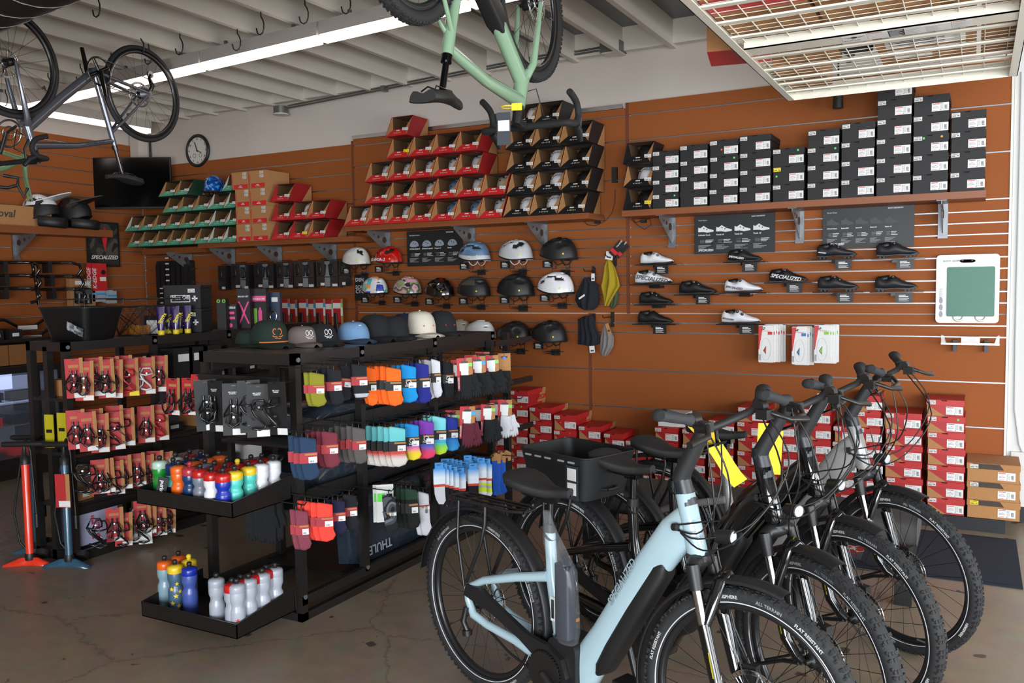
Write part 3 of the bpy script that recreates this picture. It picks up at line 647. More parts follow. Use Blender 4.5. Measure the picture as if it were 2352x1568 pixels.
ob('lettering', text('S-WORKS', .036, WTXT, .2, .001, 'CENTER'), hr_, M=Matrix.Translation((.055, .098, -.035)) @ Matrix.Rotation(PI, 4, 'Z') @ Matrix.Rotation(PI/2-.1, 4, 'X'))
helmet(1090, 585, 'metallic blue helmet right of the black helmet chart', 66, 'sky', V2, accent=HM['silver'], split=lambda u, v: v < .12, strapm='silver')
helmet(1185, 582, 'light grey helmet in the top row', 70, 'silver', V1, strapm='silver')
helmet(1284, 580, 'matt black helmet right in the top row', 76, 'black', V1)
helmet(861, 662, 'pastel patchwork child helmet in the second row', 56, 'patch', V4, Hh=.115)
helmet(936, 662, 'pink and green camouflage child helmet with visor', 60, 'camo', V5, visor=('camo', .045, -.02))
helmet(1010, 666, 'glossy black helmet with small visor in the second row', 62, 'gloss', V5, visor=('gloss', .05, -.01), accent=mat('maroon_patch', '#5a1210', .3), split=lambda u, v: .68 < u < .9 and .55 < v < .8)
helmet(1089, 665, 'smooth gunmetal commuter helmet in the second row', 68, 'gun', V4, accent=HM['black'], split=lambda u, v: v < .3+.3*(u > .72) and u > .2)
helmet(1185, 663, 'matt black helmet with yellow detail in the second row', 76, 'black', V2, visor=('black', .03, -.02))
helmet(1277, 658, 'white road helmet at the right of the second row', 74, 'white', V2)
helmet(1103, 765, 'white helmet with long visor behind the rack end', 66, 'white', V4, visor=('white', .07, .0))
helmet(1182, 768, 'matt black trail helmet with visor in the bottom row', 68, 'black', V5, visor=('black', .06, .01))
helmet(1262, 768, 'matt black half shell helmet with wide visor, bottom right', 72, 'black', V1, visor=('black', .075, .01))
helmet(1056, 756, 'tan helmet mostly hidden behind the black caps', 50, 'tan', V4, sign=False, dot=False)
o = thing('sale_sign', 'small red sale sign beside the white visor helmet', 'sign', onY(1135, 786, -.2)); SL = MB().box(-.019, .019, -.001, 0, -.024, .024).build('sign_card', REDB, o)
ob('lettering', text('SALE', .012, WTXT, 0, .0004, 'CENTER', 'CENTER'), o, loc=(0, -.002, 0), rot=FRONT)
b = thing('helmet', 'glossy blue patterned child helmet on top of the green boxes', 'helmet', (BLUEH[0], BLUEH[1], BLUEH[2]+.055), (0, 0, PI*.6)); ob('helmet_shell', helmet_mesh('blueh', HM['blue'], BLK, V4, Hh=.12), b); ob('retention_straps', cached(('str', None), lambda: straps_mesh(BLK)), b)
# helmets that lie inside the open boxes
HK = {'bk': ('black', V1, 'black'), 'wk': ('white', [(.3+.17*i, .5, .05, .42, 0) for i in range(4)], 'white and black'), 'st': ('white', [(.24+.14*i, .5, .04, .5, .1) for i in range(5)], 'white and black striped'), 'gy': ('silver', V1, 'light grey'),
      'bl': ('sky', V2, 'blue'), 'gr': ('silver', V5, 'grey'), 'kh': ('tan', V1, 'tan'), 'wf': ('white', V4, 'white')}
for i, (x, y, z, w, k, where) in enumerate(HB):
    m, vn, nm = HK[k]; s = min(.85, w/.24)
    t = thing('helmet', '%s helmet inside the %s' % (nm, where), 'helmet', (x, y, z+.03*s), (0, 0, -PI/2+.35), '%s helmets inside open boxes' % nm); t.scale = (s, s, s)
    ob('helmet_shell', helmet_mesh('in'+k, HM[m], BLK, vn, Hh=.11), t)
# full face helmets on the left wall shelf
def fullface(px, shellm, visorm, label, y):
    P = Vector((-7.98, y, 2.245)); t = thing('full_face_helmet', label, 'helmet', (P.x, P.y, P.z+.16), (0, 0, .45)); t.scale = (1.25,)*3
    ob('helmet_shell', helmet_mesh('ff'+label, HM[shellm], BLK, [(.35, .45, .1, .12, .3), (.6, .55, .1, .1, 0), (.8, .5, .06, .12, 0)], Hh=.13, drop=.05, accent=HM['black'], split=lambda u, v: v < .3), t)
    rr = []
    for k in range(13):
        a = -1.9+3.8*k/12; c = Vector((.04+.15*cos(a*.8), .105*sin(a*.83), -.085-.012*cos(a))); rr.append([c+Vector((.018*cos(b_)*cos(a*.8), .018*cos(b_)*sin(a*.8), .04*sin(b_))) for b_ in [2*PI*i/8 for i in range(8)]])
    mb = MB().loft(rr); mb.box(-.12, -.03, -.09, .09, -.1, -.02); mb.build('chin_bar', HM['black'], t)
    ob('visor', visor_mesh(('ffv', visorm), HM[visorm], .12, .05), t, loc=(-.02, 0, .035), scale=(1.25, 1.15, 1.2))
    return t
fullface(95, 'white', 'white', 'full-face helmet with white visor on the left wall shelf', -1.33)
fullface(160, 'black', 'black', 'all black full-face helmet on the left wall shelf', -.98)
P = onX(0, 510, -8.0); t = thing('parts_carton', 'long kraft carton behind the white full-face helmet', 'box', (-8.0, -1.7, 2.246)); MB().box(-.1, .08, -.5, .45, 0, .19).build('carton_body', KRF, t)
ob('lettering', text('roval', .1, PRN, .2, .001), t, M=Matrix.Translation((.082, -.12, .06)) @ Matrix.Rotation(PI/2, 4, 'Z') @ Matrix.Rotation(PI/2, 4, 'X'))
# ------------------------------------------------------------------ shoes
def shoe_meshes(key, upper, lugs=False, dials=2, dm=None):
    def mk():
        b = MB(); rings = []; n = 17; Ls = .275
        for i in range(n):
            t = i/(n-1); x = t*Ls
            w = .034+.012*sin(PI*min(1, t*1.15))*(1 if t > .3 else .8)
            if t > .86: w *= math.sqrt(max(.05, 1-((t-.86)/.15)**2))
            if t < .06: w *= .6+6.6*t
            top = [(0, .075), (.05, .098), (.12, .092), (.2, .075), (.3, .074), (.36, .094), (.42, .102), (.5, .09), (.62, .068), (.75, .054), (.88, .044), (.96, .032), (1, .018)]
            for k in range(len(top)-1):
                if top[k][0] <= t <= top[k+1][0]: f = (t-top[k][0])/(top[k+1][0]-top[k][0]); zt = top[k][1]*(1-f)+top[k+1][1]*f; break
            zb = .006+.012*max(0, (t-.55)/.45)**1.6*1.0+.004*sin(PI*t)
            ring = []
            for a in range(14):
                an = 2*PI*a/14+PI/14; sy = sin(an); cz = -cos(an); ex = .75
                yy = w*math.copysign(abs(sy)**.8, sy)*(1 if cz < 0 else 1-.35*cz**2*(1-.3*t)); zz = zb+(zt-zb)*(cz*.5+.5)
                ring.append((x, yy, zz))
            rings.append(ring)
        b.loft(rings); 
        col = MB().loft([[(x_, .022*s*sin(2*PI*k/10), .078+.012*cos(2*PI*k/10)*0+dz) for k in range(10) for x_ in [.052+.036*cos(2*PI*k/10)]] for s, dz in ((1, .0), (1, .016), (.8, .02))]) if False else MB()
        # collar opening
        rg = [[(.052+.04*cos(2*PI*k/14), r*.024*sin(2*PI*k/14), .084+.014*abs(cos(PI*k/14-.0))**2*(1 if 1 else 0)+dz) for k in range(14)] for r, dz in ((1.12, -.012), (1.08, .006), (.8, .0), (.7, -.02))]
        col.loft(rg)
        so = MB(); pts = [(.004, .004), (.06, 0), (.12, .008), (.17, .004), (.21, .001), (.25, .006), (.272, .016), (.268, .024), (.22, .012), (.15, .014), (.06, .01), (.004, .014)]
        for yy in (-.028,): so.prism(pts, yy, .028)
        if lugs:
            for x in (.02, .045, .19, .215, .24): so.box(x, x+.014, -.028, .028, -.012+(.012 if x > .23 else 0)*.6, .006)
        d = MB()
        for k in range(dials): d.cyl((.115+.034*k, -.026-.004*k, .083-.018*k), (.118+.034*k, -.041, .09-.018*k), .0105, 14, 0).cyl((.118+.034*k, -.041, .09-.018*k), (.1185+.034*k, -.0425, .0905-.018*k), .005, 8, 1)
        lc = MB()
        for k in range(3): lc.tube([(.11+.03*k, -.028, .078-.015*k), (.125+.03*k, -.0, .1-.017*k), (.13+.03*k, .02, .085-.015*k)], .0015, 4)
        return (b.mesh('shoe_upper', upper), col.mesh('shoe_collar', BLK), so.mesh('shoe_sole', BLK), d.mesh('closure_dial', [dm or BLK, SIL]), lc.mesh('lace_wire', BLK))
    return cached(('shoe', key), mk)
ACR = mat('black_acrylic', '#141415', .2)
SHELFM = MB().box(-.03, .31, -.06, .06, -.006, 0).box(.1, .18, .0, .13, -.03, -.006).mesh('shoe_shelf', ACR)
SIGN2 = label_mesh(.108, .068, 'sign').mesh('sign_card', [mat('sign_black', '#0f0f10', .4), WTXT])
US = {'w': mat('shoe_white', '#dcdde2', .35, coat=.2), 'k': mat('shoe_black', '#17171a', .55), 'g': mat('shoe_dark_grey', '#232326', .5)}
def shoe(px0, px1, py, label, m='k', lugs=False, dials=2, txt=None, sign=True, dm=None, tx='SPECIALIZED'):
    Y = -.13; a = onY(px0, py, Y); b_ = onY(px1, py, Y); s = (b_.x-a.x)/.275; s = max(.9, min(1.25, s))
    t = thing('cycling_shoe', label, 'shoe', (a.x, Y, a.z+.001+.012*s*lugs), (0, 0, 0), 'cycling shoes on wall shelves'); t.scale = (s, s, s)
    u, c, so, d, l = shoe_meshes((m, lugs, dials, bool(dm)), US[m], lugs, dials, dm)
    ob('shoe_upper', u, t); ob('shoe_collar', c, t); ob('shoe_sole', so, t); ob('lace_wire', l, t)
    if dials: ob('closure_dial', d, t)
    if txt: ob('lettering', text(tx, .024*txt, WTXT if m != 'w' else PRN, .25, .0006), t, M=Matrix.Translation((.012, -.0475, .034)) @ Matrix.Rotation(.16, 4, 'Y') @ Matrix.Rotation(PI/2, 4, 'X'))
    sh = tag(ob('shoe_shelf', SHELFM, None, loc=(a.x, Y, a.z), scale=s), 'small black shelf carrying the '+label, 'shelf', 'small black shoe shelves')
    if sign: tag(ob('sign_card', SIGN2, None, loc=(a.x+.19*s, Y-.065, a.z-.04)), 'black price sign under the '+label, 'sign', 'black shoe price signs')
GD = mat('grey_dial', '#8a8d90', .3, .6)
shoe(1473, 1549, 608, 'white shoe with grey dials, top left of the shoes', 'w', dm=GD)
shoe(1461, 1545, 653, 'white shoe with large black lettering', 'w', txt=1.75, sign=False, dm=GD)
shoe(1470, 1546, 699, 'black shoe third down in the left column', 'k', sign=False)
shoe(1467, 1546, 743, 'plain black lace shoe bottom of the left column', 'k', dials=0)
shoe(1562, 1646, 676, 'black shoe with two dials beside the left column', 'k')
shoe(1673, 1751, 602, 'black shoe in front of the left chart', 'k', txt=.9, dials=1)
shoe(1666, 1753, 672, 'white shoe with one black dial', 'w', txt=.9, dials=1, sign=False)
shoe(1659, 1748, 743, 'white shoe with two black dials above the insole packs', 'w', txt=.6)
shoe(1768, 1856, 649, 'black shoe with large white lettering', 'k', txt=1.6, dials=1)
shoe(1877, 1969, 596, 'black off-road shoe in front of the right chart', 'g', True, txt=.4)
shoe(1879, 1973, 670, 'black off-road shoe with two dials, lower middle', 'g', True)
shoe(2013, 2112, 594, 'black off-road shoe at the upper right', 'g', True, dials=1)
shoe(2010, 2109, 670, 'black off-road shoe at the lower right', 'g', True, dials=1)
# ------------------------------------------------------------------ printed charts
CHB = mat('chart_black', '#1e2123', .45); GREYP = mat('chart_grey_print', '#9a9da0', .7)
def chart(px0, px1, y0l, y1l, label, n, names, title, kind, corner, foot=None):
    tl = onY(px0, y0l, -.05); bl = onY(px0, y1l, -.05); w = XP(px1, -.05, tl.z)-tl.x; h = tl.z-bl.z
    t = thing('product_chart', label, 'sign', (tl.x, -.05, bl.z), group='black product charts'); MB().box(0, w, 0, .006, 0, h).build('chart_board', CHB, t)
    def tx(s, x, z, sz, m=WTXT, sh=0, bo=0): ob('lettering', text(s, sz, m, sh, bo), t, loc=(x, -.001, z), rot=FRONT)
    tx(title, w*.05, h*.86, h*.045); tx(corner, w*.72 if len(corner) > 9 else w*.8, h*.91, h*.042, bo=.0004)
    if foot: tx(foot, w*.05, h*.06, h*.07, sh=.3, bo=.0006)
    cwid = w*(.92 if n == 4 else .8)/n
    for i in range(n):
        x0 = w*.05+i*cwid; pic = MB()
        if kind == 'h': pic.prism([(x0+cwid*.38-cwid*.36*cos(PI*k/12), h*.58+h*.15*sin(PI*k/12)) for k in range(13)]+[(x0+cwid*.5, h*.55), (x0+cwid*.15, h*.55)], -.002, 0)
        else: pic.prism([(x0, h*.58), (x0+cwid*.0, h*.7), (x0+cwid*.12, h*.68), (x0+cwid*.3, h*.74), (x0+cwid*.55, h*.66), (x0+cwid*.85, h*.62), (x0+cwid*.85, h*.58), (x0+cwid*.5, h*.56), (x0+cwid*.3, h*.58)], -.002, 0)
        if kind != 'd':
            for k in range(2): pic.cyl((x0+cwid*(.32+.16*k), -.003, h*(.67-.03*k)), (x0+cwid*(.32+.16*k), -.001, h*(.67-.03*k)), h*.016, 10, 1)
        pic.build('printed_picture', [{'h': mat('pic_steel', '#8e98a4', .7), 's': WTXT, 'd': mat('pic_dark_shoe', '#4a4c50', .7)}[kind], CHB], t)
        tx(names[i], x0, h*.47, h*.05 if n == 4 else h*.036, bo=.0006)
        ln = MB()
        for k in range(3): ln.box(x0+cwid*.1, x0+cwid*.35, -.001, 0, h*(.36-.035*k), h*(.366-.035*k)).box(x0+cwid*.4, x0+cwid*(.85-.07*((i+k) % 3)), -.001, 0, h*(.357-.035*k), h*(.37-.035*k), 1)
        for k in range(5): ln.box(x0, x0+cwid*(.7-.13*((i*2+k) % 4)), -.001, 0, h*(.22-.025*k), h*(.23-.025*k))
        ln.build('printed_lines', [GREYP, WTXT], t)
chart(934, 1061, 532, 612, 'black helmet chart under the middle shelf', 4, ['S-Works Evade 3', 'S-Works Prevail 3', 'Propero 4', 'Search'], 'Specialized Helmets', 'h', 'SPECIALIZED')
chart(1595, 1780, 497, 584, 'left black shoe chart showing four white shoes', 4, ['S-Works Torch', 'Torch 3.0', 'Torch 2.0', 'Torch 1.0'], 'Torch Shoes', 's', 'BODY.GEOMETRY', 'SPECIALIZED')
chart(1890, 2101, 479, 571, 'right black shoe chart showing five dark shoes', 5, ['S-Works Recon', 'Recon ADV', 'Recon 3.0', 'Recon 2.0', 'Recon 1.0'], 'Recon Shoes', 'd', 'BODY.GEOMETRY', 'SPECIALIZED')
# sticker poster behind the child helmet
tl = onY(814, 632, -.03); t = thing('sticker_poster', 'small black and white poster with hand-drawn lettering behind the patchwork helmet', 'poster', (tl.x, -.03, tl.z-.24)); MB().box(0, .15, 0, .004, 0, .24).build('poster_sheet', CHB, t)
for s, z in (('DSN', .17), ('SOUTH', .1), ('CYC', .06)): ob('lettering', text(s, .05, WTXT, 0, .001), t, loc=(.01, -.001, z), rot=FRONT)
# ------------------------------------------------------------------ foot plate board and clear holder
a = onY(2151, 586, -.06); b_ = onY(2147, 741, -.06); w = XP(2296, -.06, 1.6)-a.x; h = a.z-b_.z
t = thing('foot_measuring_board', 'white board with a large green pressure pad hung on the wall', 'foot board', (a.x, -.06, b_.z))
def rrect(x0, x1, z0, z1, r, n=4):
    out = []
    for cx, cz, s in ((x1-r, z0+r, -PI/2), (x1-r, z1-r, 0), (x0+r, z1-r, PI/2), (x0+r, z0+r, PI)):
        for k in range(n+1): a_ = s+PI/2*k/n; out.append((cx+r*cos(a_), cz+r*sin(a_)))
    return out
MB().prism(rrect(0, w, 0, h, .025), 0, .012).build('board', mat('board_white', '#cfd1d6', .3), t)
GP = mat('green_pressure_film', '#3a6f5c', .45, stretch=(1, 1, 90), var=.12); MB().prism(rrect(w*.175, w*.93, h*.095, h*.82, .01), -.004, 0).build('green_pad', GP, t)
pr_ = MB()
for cx in (.37, .72):
    pr_ = MB(); pr_.torus(w*.075, .008, 16, 6, M=Matrix.Translation((w*cx, -.006, h*.095)), a0=PI, a1=2*PI); pr_.build('heel_cup', mat('cup_white', '#d6d3c6', .35), t)

MB().prism(rrect(w*.38, w*.62, h*.88, h*.93, .018), -.002, 0).build('handle_slot', mat('slot_brown', '#2a1710', .8), t)
for x in (.42, .57): MB().cyl((w*x, -.03, h*.915), (w*x, .05, h*.915), .006).build('hanging_pin', BLK, t)
ob('lettering', text('BODY GEOMETRY', .017, PRN), t, loc=(w*.11, -.001, h*.89), rot=FRONT)
ln = MB()
for i in range(12): ln.box(w*.05, w*(.12-.015*(i % 3)), -.001, 0, h*(.5-.012*i), h*(.505-.012*i))
for i in range(3): ln.prism([(w*.085+.012*cos(2*PI*k/10), h*(.33-.1*i)+.022*sin(2*PI*k/10)) for k in range(10)], -.001, 0)
ln.build('printed_lines', GREYP, t)
a = onY(2162, 770, -.1); x1 = XP(2296, -.1, a.z); w = x1-a.x; CL = mat('clear_acrylic', '#d5d9dd', .08, trans=.75, alpha=.6); z = a.z-.06
t = thing('clear_holder', 'clear acrylic holder on two black brackets below the white foot board', 'holder', (a.x, -.1, z))
MB().box(0, w, -.03, .03, 0, .008).prism([(0, 0), (.0, .065), (.014, .06), (.03, .012), (.03, 0)], -.03, .03).prism([(w, 0), (w, .065), (w-.014, .06), (w-.03, .012), (w-.03, 0)], -.03, .03).box(w*.35, w*.67, -.032, -.02, .008, .055).build('acrylic_tray', CL, t)
MB().box(0, w, -.031, -.029, .001, .012).box(w*.35, w*.67, -.034, -.032, .048, .055).build('bright_edge', SIL, t)
for x in (.24, .78): MB().box(w*x-.012, w*x+.012, .03, .08, -.05, .03).box(w*x-.01, w*x+.01, -.03, .06, -.008, 0).build('bracket', BLK, t)
# ------------------------------------------------------------------ insole packs
def insole_mesh(col):
    w, h = .105, .27; b = MB().prism(rrect(0, w, 0, h, .006, 2), 0, .011)
    b.add([(0, -.001, h*.35), (w*.05, -.001, h*.35), (w*.3, -.001, h-.004), (.004, -.001, h-.004), (0, -.001, h-.01)], [(0, 1, 2, 3, 4)], 1); b.add([(-.0008, .001, h*.25), (-.0008, .010, h*.25), (-.0008, .010, h), (-.0008, .001, h)], [(0, 1, 2, 3)], 1)
    b.add([(w*.32, -.0015, h*.32), (w*.5, -.0015, h*.22), (w*.52, -.0015, h*.45)], [(0, 1, 2)], 2); b.add([(w*.36, -.002, h*.32), (w*.49, -.002, h*.25), (w*.505, -.002, h*.42)], [(0, 1, 2)], 3)
    b.box(w*.62, w*.92, -.0015, -.001, h*.75, h*.83, 3).prism([(w*.3+w*.12*cos(PI*k/8), h*.88+h*.03*sin(PI*k/8)) for k in range(9)], -.002, -.001, 2)
    b.tube([(w*(.5+.33*cos(2*PI*k/24)), -.0015, h*(.36+.3*sin(2*PI*k/24))) for k in range(24)], .0005, 4, 4, closed=True)
    b.box(w*.04, w*.16, -.0015, -.001, h*.06, h*.22, 4); return b.mesh('insole_pack', [WHT, REDB, BLK, col, GREYP])
TXB = text('BODY GEOMETRY', .009, REDB)
for px, py, n, c, nm in ((1743, 745, 6, mat('pack_red', '#c0201c', .5), 'red'), (1819, 749, 4, mat('pack_blue', '#2f6fb0', .5), 'blue'), (1871, 745, 5, mat('pack_green', '#7fb93a', .5), 'green')):
    me = insole_mesh(c); tl = onY(px, py, -.2)
    for k in range(n):
        t = thing('insole_pack', 'white and red insole pack with %s window, %s from the front' % (nm, nth(k)), 'insole pack', (tl.x+.012*k+rnd.uniform(-.003, .003), -.2+.024*k, tl.z-.275-.004*(k % 2)+rnd.uniform(-.004, .004)), (0, 0, .06), '%s window insole packs' % nm)
        ob('pack', me, t, scale=(1, 1, 1)); 
        if k == 0: ob('lettering', TXB, t, loc=(.012, -.002, .225), rot=FRONT)
    tag(MB().tube([(tl.x+.045, -.24, tl.z-.02), (tl.x+.045, -.22, tl.z-.025), (tl.x+.045, -.01, tl.z-.025)], .003, 6).build('display_hook', BLK), 'black peg hook holding the %s window insole packs' % nm, 'hook')
# ------------------------------------------------------------------ clothes hanging between helmets and shoes
def cloth_loft(pts, mats_, name='fabric', nx=14, depth=.03, fold=3, Y=-.14, parent=None, amp=.012):
    # pts: rows of (left px, right px, y px); folds in depth
    rr = []
    for i, (l, r, y) in enumerate(pts):
        a = onY(l, y, Y); b_ = onY(r, y, Y); row_ = []
        for k in range(nx): t_ = k/(nx-1); row_.append((a.x+(b_.x-a.x)*t_, Y-depth/2*math.sin(PI*t_)**.5-amp*sin(t_*PI*2*fold+i*.5), a.z+(b_.z-a.z)*t_))
        for k in range(nx): t_ = 1-k/(nx-1); row_.append((a.x+(b_.x-a.x)*t_, Y+depth/2*math.sin(PI*t_)**.5+.004, a.z+(b_.z-a.z)*t_))
        rr.append(row_)
    return MB().loft(rr).build(name, mats_, parent)
def garment(label, cat, name, pts, m, **k):
    o = cloth_loft(pts, m, name, **k); return tag(o, label, cat)
NVY = mat('dark_navy_fabric', '#12151f', .9, var=.3, scale=90, bump=.1)
garment('black rounded hip bag with white zip pull hanging on a hook', 'bag', 'hip_bag', [(1345, 1352, 637), (1334, 1372, 652), (1324, 1376, 675), (1323, 1377, 690), (1330, 1372, 705), (1343, 1362, 712)], NVY, depth=.09)
tag(MB().bar(onY(1330, 686, -.2), onY(1343, 677, -.2), .006, .014).build('zip_pull', WHT), 'white zip pull on the black hip bag', 'zip pull')
garment('mustard yellow jersey hanging by its tag', 'jersey', 'hanging_jersey', [(1398, 1402, 597), (1390, 1411, 612), (1386, 1420, 638), (1382, 1424, 656), (1388, 1410, 680), (1389, 1398, 702)], mat('mustard_fabric', '#9a8414', .9), depth=.05, fold=2, amp=.02)
garment('olive green jersey behind the mustard one', 'jersey', 'hanging_jersey', [(1398, 1416, 650), (1399, 1421, 680), (1400, 1418, 700), (1404, 1408, 709)], mat('olive_fabric', '#3f4733', .9), depth=.03, Y=-.1)
garment('dark navy sleeveless vest on the lower hook', 'vest', 'hanging_vest', [(1345, 1362, 725), (1328, 1366, 733), (1330, 1368, 750), (1330, 1378, 775), (1329, 1377, 790), (1352, 1366, 793)], NVY, depth=.08, fold=4, amp=.02)
garment('grey cycling cap hanging with its peak down', 'cap', 'hat', [(1391, 1394, 744), (1385, 1401, 755), (1380, 1410, 775), (1379, 1409, 795), (1379, 1402, 808), (1385, 1395, 817)], mat('grey_cap_fabric', '#77706f', .9, var=.15), depth=.05)
def tagcard(pl, pr_x, py0, py1, m, label, Y=-.18, rot=0):
    a = onY(pl, py0, Y); b_ = onY(pr_x, py1, Y); w, h = b_.x-a.x, a.z-b_.z
    o = ob('hang_tag', MB().box(-w/2, w/2, 0, .001, -h/2, h/2, 0).box(-w*.3, w*.3, -.001, 0, -h*.3, -h*.1, 1).mesh('hang_tag', [m, PRN]), None, loc=((a.x+b_.x)/2, Y, (a.z+b_.z)/2), rot=(0, rot, 0)); return tag(o, label, 'tag')
tagcard(1391, 1408, 578, 596, WHT, 'white price tag above the mustard jersey', rot=.2); tagcard(1354, 1366, 794, 810, WHT, 'white tag below the navy vest', rot=-.1)
tagcard(1393, 1401, 742, 767, KRF, 'kraft hang tag on the grey cap', rot=-.3); tagcard(1358, 1366, 628, 645, WHT, 'white hang tag behind the hip bag')
for px, py, l in ((1364, 617, 'black peg hook above the hip bag'), (1413, 583, 'black peg hook for the mustard jersey'), (1364, 725, 'black peg hook for the navy vest'), (1407, 722, 'black peg hook for the grey cap')):
    p = onY(px, py, -.03); tag(MB().box(p.x-.012, p.x+.012, -.04, -.022, p.z-.1, p.z+.02).tube([(p.x, -.04, p.z-.02), (p.x-.01, -.2, p.z-.02), (p.x-.01, -.22, p.z)], .004, 6).build('display_hook', BLK), l, 'hook')
p = onY(1417, 570, -.2)
for i, (dx, l) in enumerate(((0, 'front'), (.03, 'rear'))):
    t = thing('glove_header_card', 'black and red header card, %s one above the mustard jersey' % l, 'header card', (p.x+dx, -.2+.02*i, p.z-.01*i), (0, .75, 0)); MB().box(-.03, .03, 0, .004, -.07, .06).build('card', BLKC, t); MB().box(-.03, .03, -.001, 0, -.05, -.02).build('red_stripes', REDB, t)
    ob('lettering', text('POLARTEC', .014, WTXT, 0, .0004, 'CENTER'), t, M=Matrix.Translation((.0, -.002, .04)) @ Matrix.Rotation(-PI/2, 4, 'Y') @ Matrix.Rotation(PI/2, 4, 'X'))
# power adapter and cables on the wall
for px, py, Y, l, cab in ((1412, 402, -.04, 'black power adapter with cable hanging on the slat wall', [(1413, 435), (1412, 465), (1405, 490), (1390, 507), (1370, 505), (1368, 512)]), (1478, 508, -.06, 'black cable loop under the right shelf', [(1450, 503), (1458, 512), (1475, 506), (1492, 502), (1496, 515), (1480, 527), (1462, 515), (1452, 500)]), (1372, 510, -.05, 'black cable loop under the right end of the middle shelf', [(1340, 508), (1350, 516), (1368, 518), (1386, 510), (1390, 500)])):
    p = onY(px, py, Y); t = thing('power_adapter', l, 'power adapter', p); sm = (px != 1412)
    MB().box(-.02, .02, -.015, .02, -.06 if not sm else -.012, .06 if not sm else .012).build('adapter_body', BLK, t)
    MB().tube([onY(a, b_, Y)-p for a, b_ in cab], .0025, 5).build('cable', BLK, t)
# small shelf connector pieces: track spotlight under the ceiling rack
p = onY(1925, 225, -.2); t = thing('spot_lamp', 'small black cylinder spotlight hanging under the white ceiling rack', 'lamp', p); MB().cyl((0, 0, -.07), (0, 0, .02), .035, 16, 0, .032).build('lamp_body', BLK, t); MB().cyl((0, 0, .02), (0, 0, .5), .006, 8).build('stem', BLK, t)
# wall clock
c = onY(454, 346, -.02); r = .155
t = thing('wall_clock', 'round wall clock with black rim and white dial', 'clock', c); MB().torus(r, .018, 48, 10).build('clock_rim', BLK, t); MB().cyl((0, .015, 0), (0, -.004, 0), r, 48).build('dial', mat('dial_white', '#c9c7c0', .6), t)
MB().bar((0, -.008, 0), (-.035, -.008, .09), .004, .009).bar((0, -.01, 0), (.06, -.01, -.025), .004, .009).cyl((0, 0, 0), (0, -.012, 0), .01).build('clock_hand', BLK, t)
for k in range(12): ob('numeral', text(str(12 if k == 0 else k), .032, PRN, 0, .0005, 'CENTER', 'CENTER'), t, loc=(.122*sin(PI*k/6), -.0055, .122*cos(PI*k/6)), rot=FRONT)
MB().torus(.02, .002, 20, 4, M=Matrix.Translation((-.045, -.005, -.05))).torus(.02, .002, 20, 4, M=Matrix.Translation((.045, -.005, -.05))).build('sub_dial', PRN, t)
# television in the corner
tl = dep(160, 362, 9.0); trr = dep(390, 361, 9.05); bl = dep(174, 480, 9.0)
cx = (tl+trr)/2; wv = (trr-tl).length*1.0; t = thing('television', 'large black wall television across the far corner', 'television', (cx.x, cx.y, bl.z), (0, 0, math.atan2((trr-tl).y, (trr-tl).x)))
hh_ = tl.z-bl.z; MB().box(-wv/2, wv/2, 0, .04, 0, hh_).build('tv_body', BLK, t); MB().box(-wv/2+.008, wv/2-.008, -.002, 0, .02, hh_-.008).build('screen', mat('tv_screen', '#050506', .12), t); MB().box(-.2, .2, .04, .12, .2, .45).box(-.03, .03, .12, .45, .3, .36).build('wall_mount', BLK, t)
# logo poster on the left wall
pa = onX(210, 516, -8.12); pb = onX(275, 600, -8.12); t = thing('logo_poster', 'black framed poster with red S mark and white lettering in the corner', 'poster', (-8.11, -.56, 1.88), (0, 0, PI/2))
SMK = vor_mat('smoke_print', ['#171514', '#2b2724', '#4a443e', '#1c1a18'], 5, .6, 0, cell=False)
MB().box(-.19, .19, -.01, .008, 0, .47).build('poster_frame', BLK, t); MB().box(-.165, .165, -.013, -.01, .02, .45).build('poster_print', SMK, t)
SM = [(.01, .42), (-.05, .31), (-.005, .32), (-.02, .29), (.0, .2), (.012, .16), (.04, .3), (.055, .33), (.02, .335), (.03, .4)]
MB().prism(SM, -.016, -.013).build('s_mark', REDB, t); ob('lettering', text('SPECIALIZED', .055, WTXT, .3, .001, 'CENTER'), t, loc=(0, -.014, .07), rot=FRONT)
# ------------------------------------------------------------------ sock rack
def tr(i, c=(0, 0, 0)): return Matrix.Translation(c)
t = thing('display_rack', 'black steel rack of socks and gloves standing in front of the bicycles', 'rack', (-3.19, -2.5, 0)); O = t.location
X0, X1, Y0_, Y1_, ZT = -3.51, -2.87, -3.46, -1.5, 1.315
def rb(n, x0, x1, y0, y1, z0, z1, m=BLKM, par=None): return MB().box(x0-O.x, x1-O.x, y0-O.y, y1-O.y, z0, z1).build(n, m, par or t)
BOLT = MB().cyl((0, 0, 0), (.006, 0, 0), .012, 10).mesh('bolt', GRY)
for yy in (-3.435, -2.94, -2.235, -1.53):
    for xx in (X0+.02, X1-.02):
        p = rb('post', xx-.02, xx+.02, yy-.02, yy+.02, 0 if yy < -3 or yy > -1.6 else .1, ZT)
        if xx > -3: ob('bolt', BOLT, p, loc=(X1-O.x, yy-O.y, ZT-.03)); ob('bolt', BOLT, p, loc=(X1-O.x, yy-O.y, .12))
for xx in (X0, X1-.03):
    rb('top_rail', xx, xx+.03, Y0_, Y1_, ZT-.055, ZT); rb('base_rail', xx, xx+.03, Y0_, Y1_, .08, .125); rb('base_rail', xx, xx+.03, Y0_, Y1_, 0, .04)
for yy in (Y0_, Y1_-.03): rb('end_rail', X0, X1, yy, yy+.03, ZT-.055, ZT); rb('end_rail', X0, X1, yy, yy+.03, 0, .04)
rb('top_shelf', X0+.03, X1-.03, Y0_+.03, Y1_-.03, ZT-.03, ZT-.004)
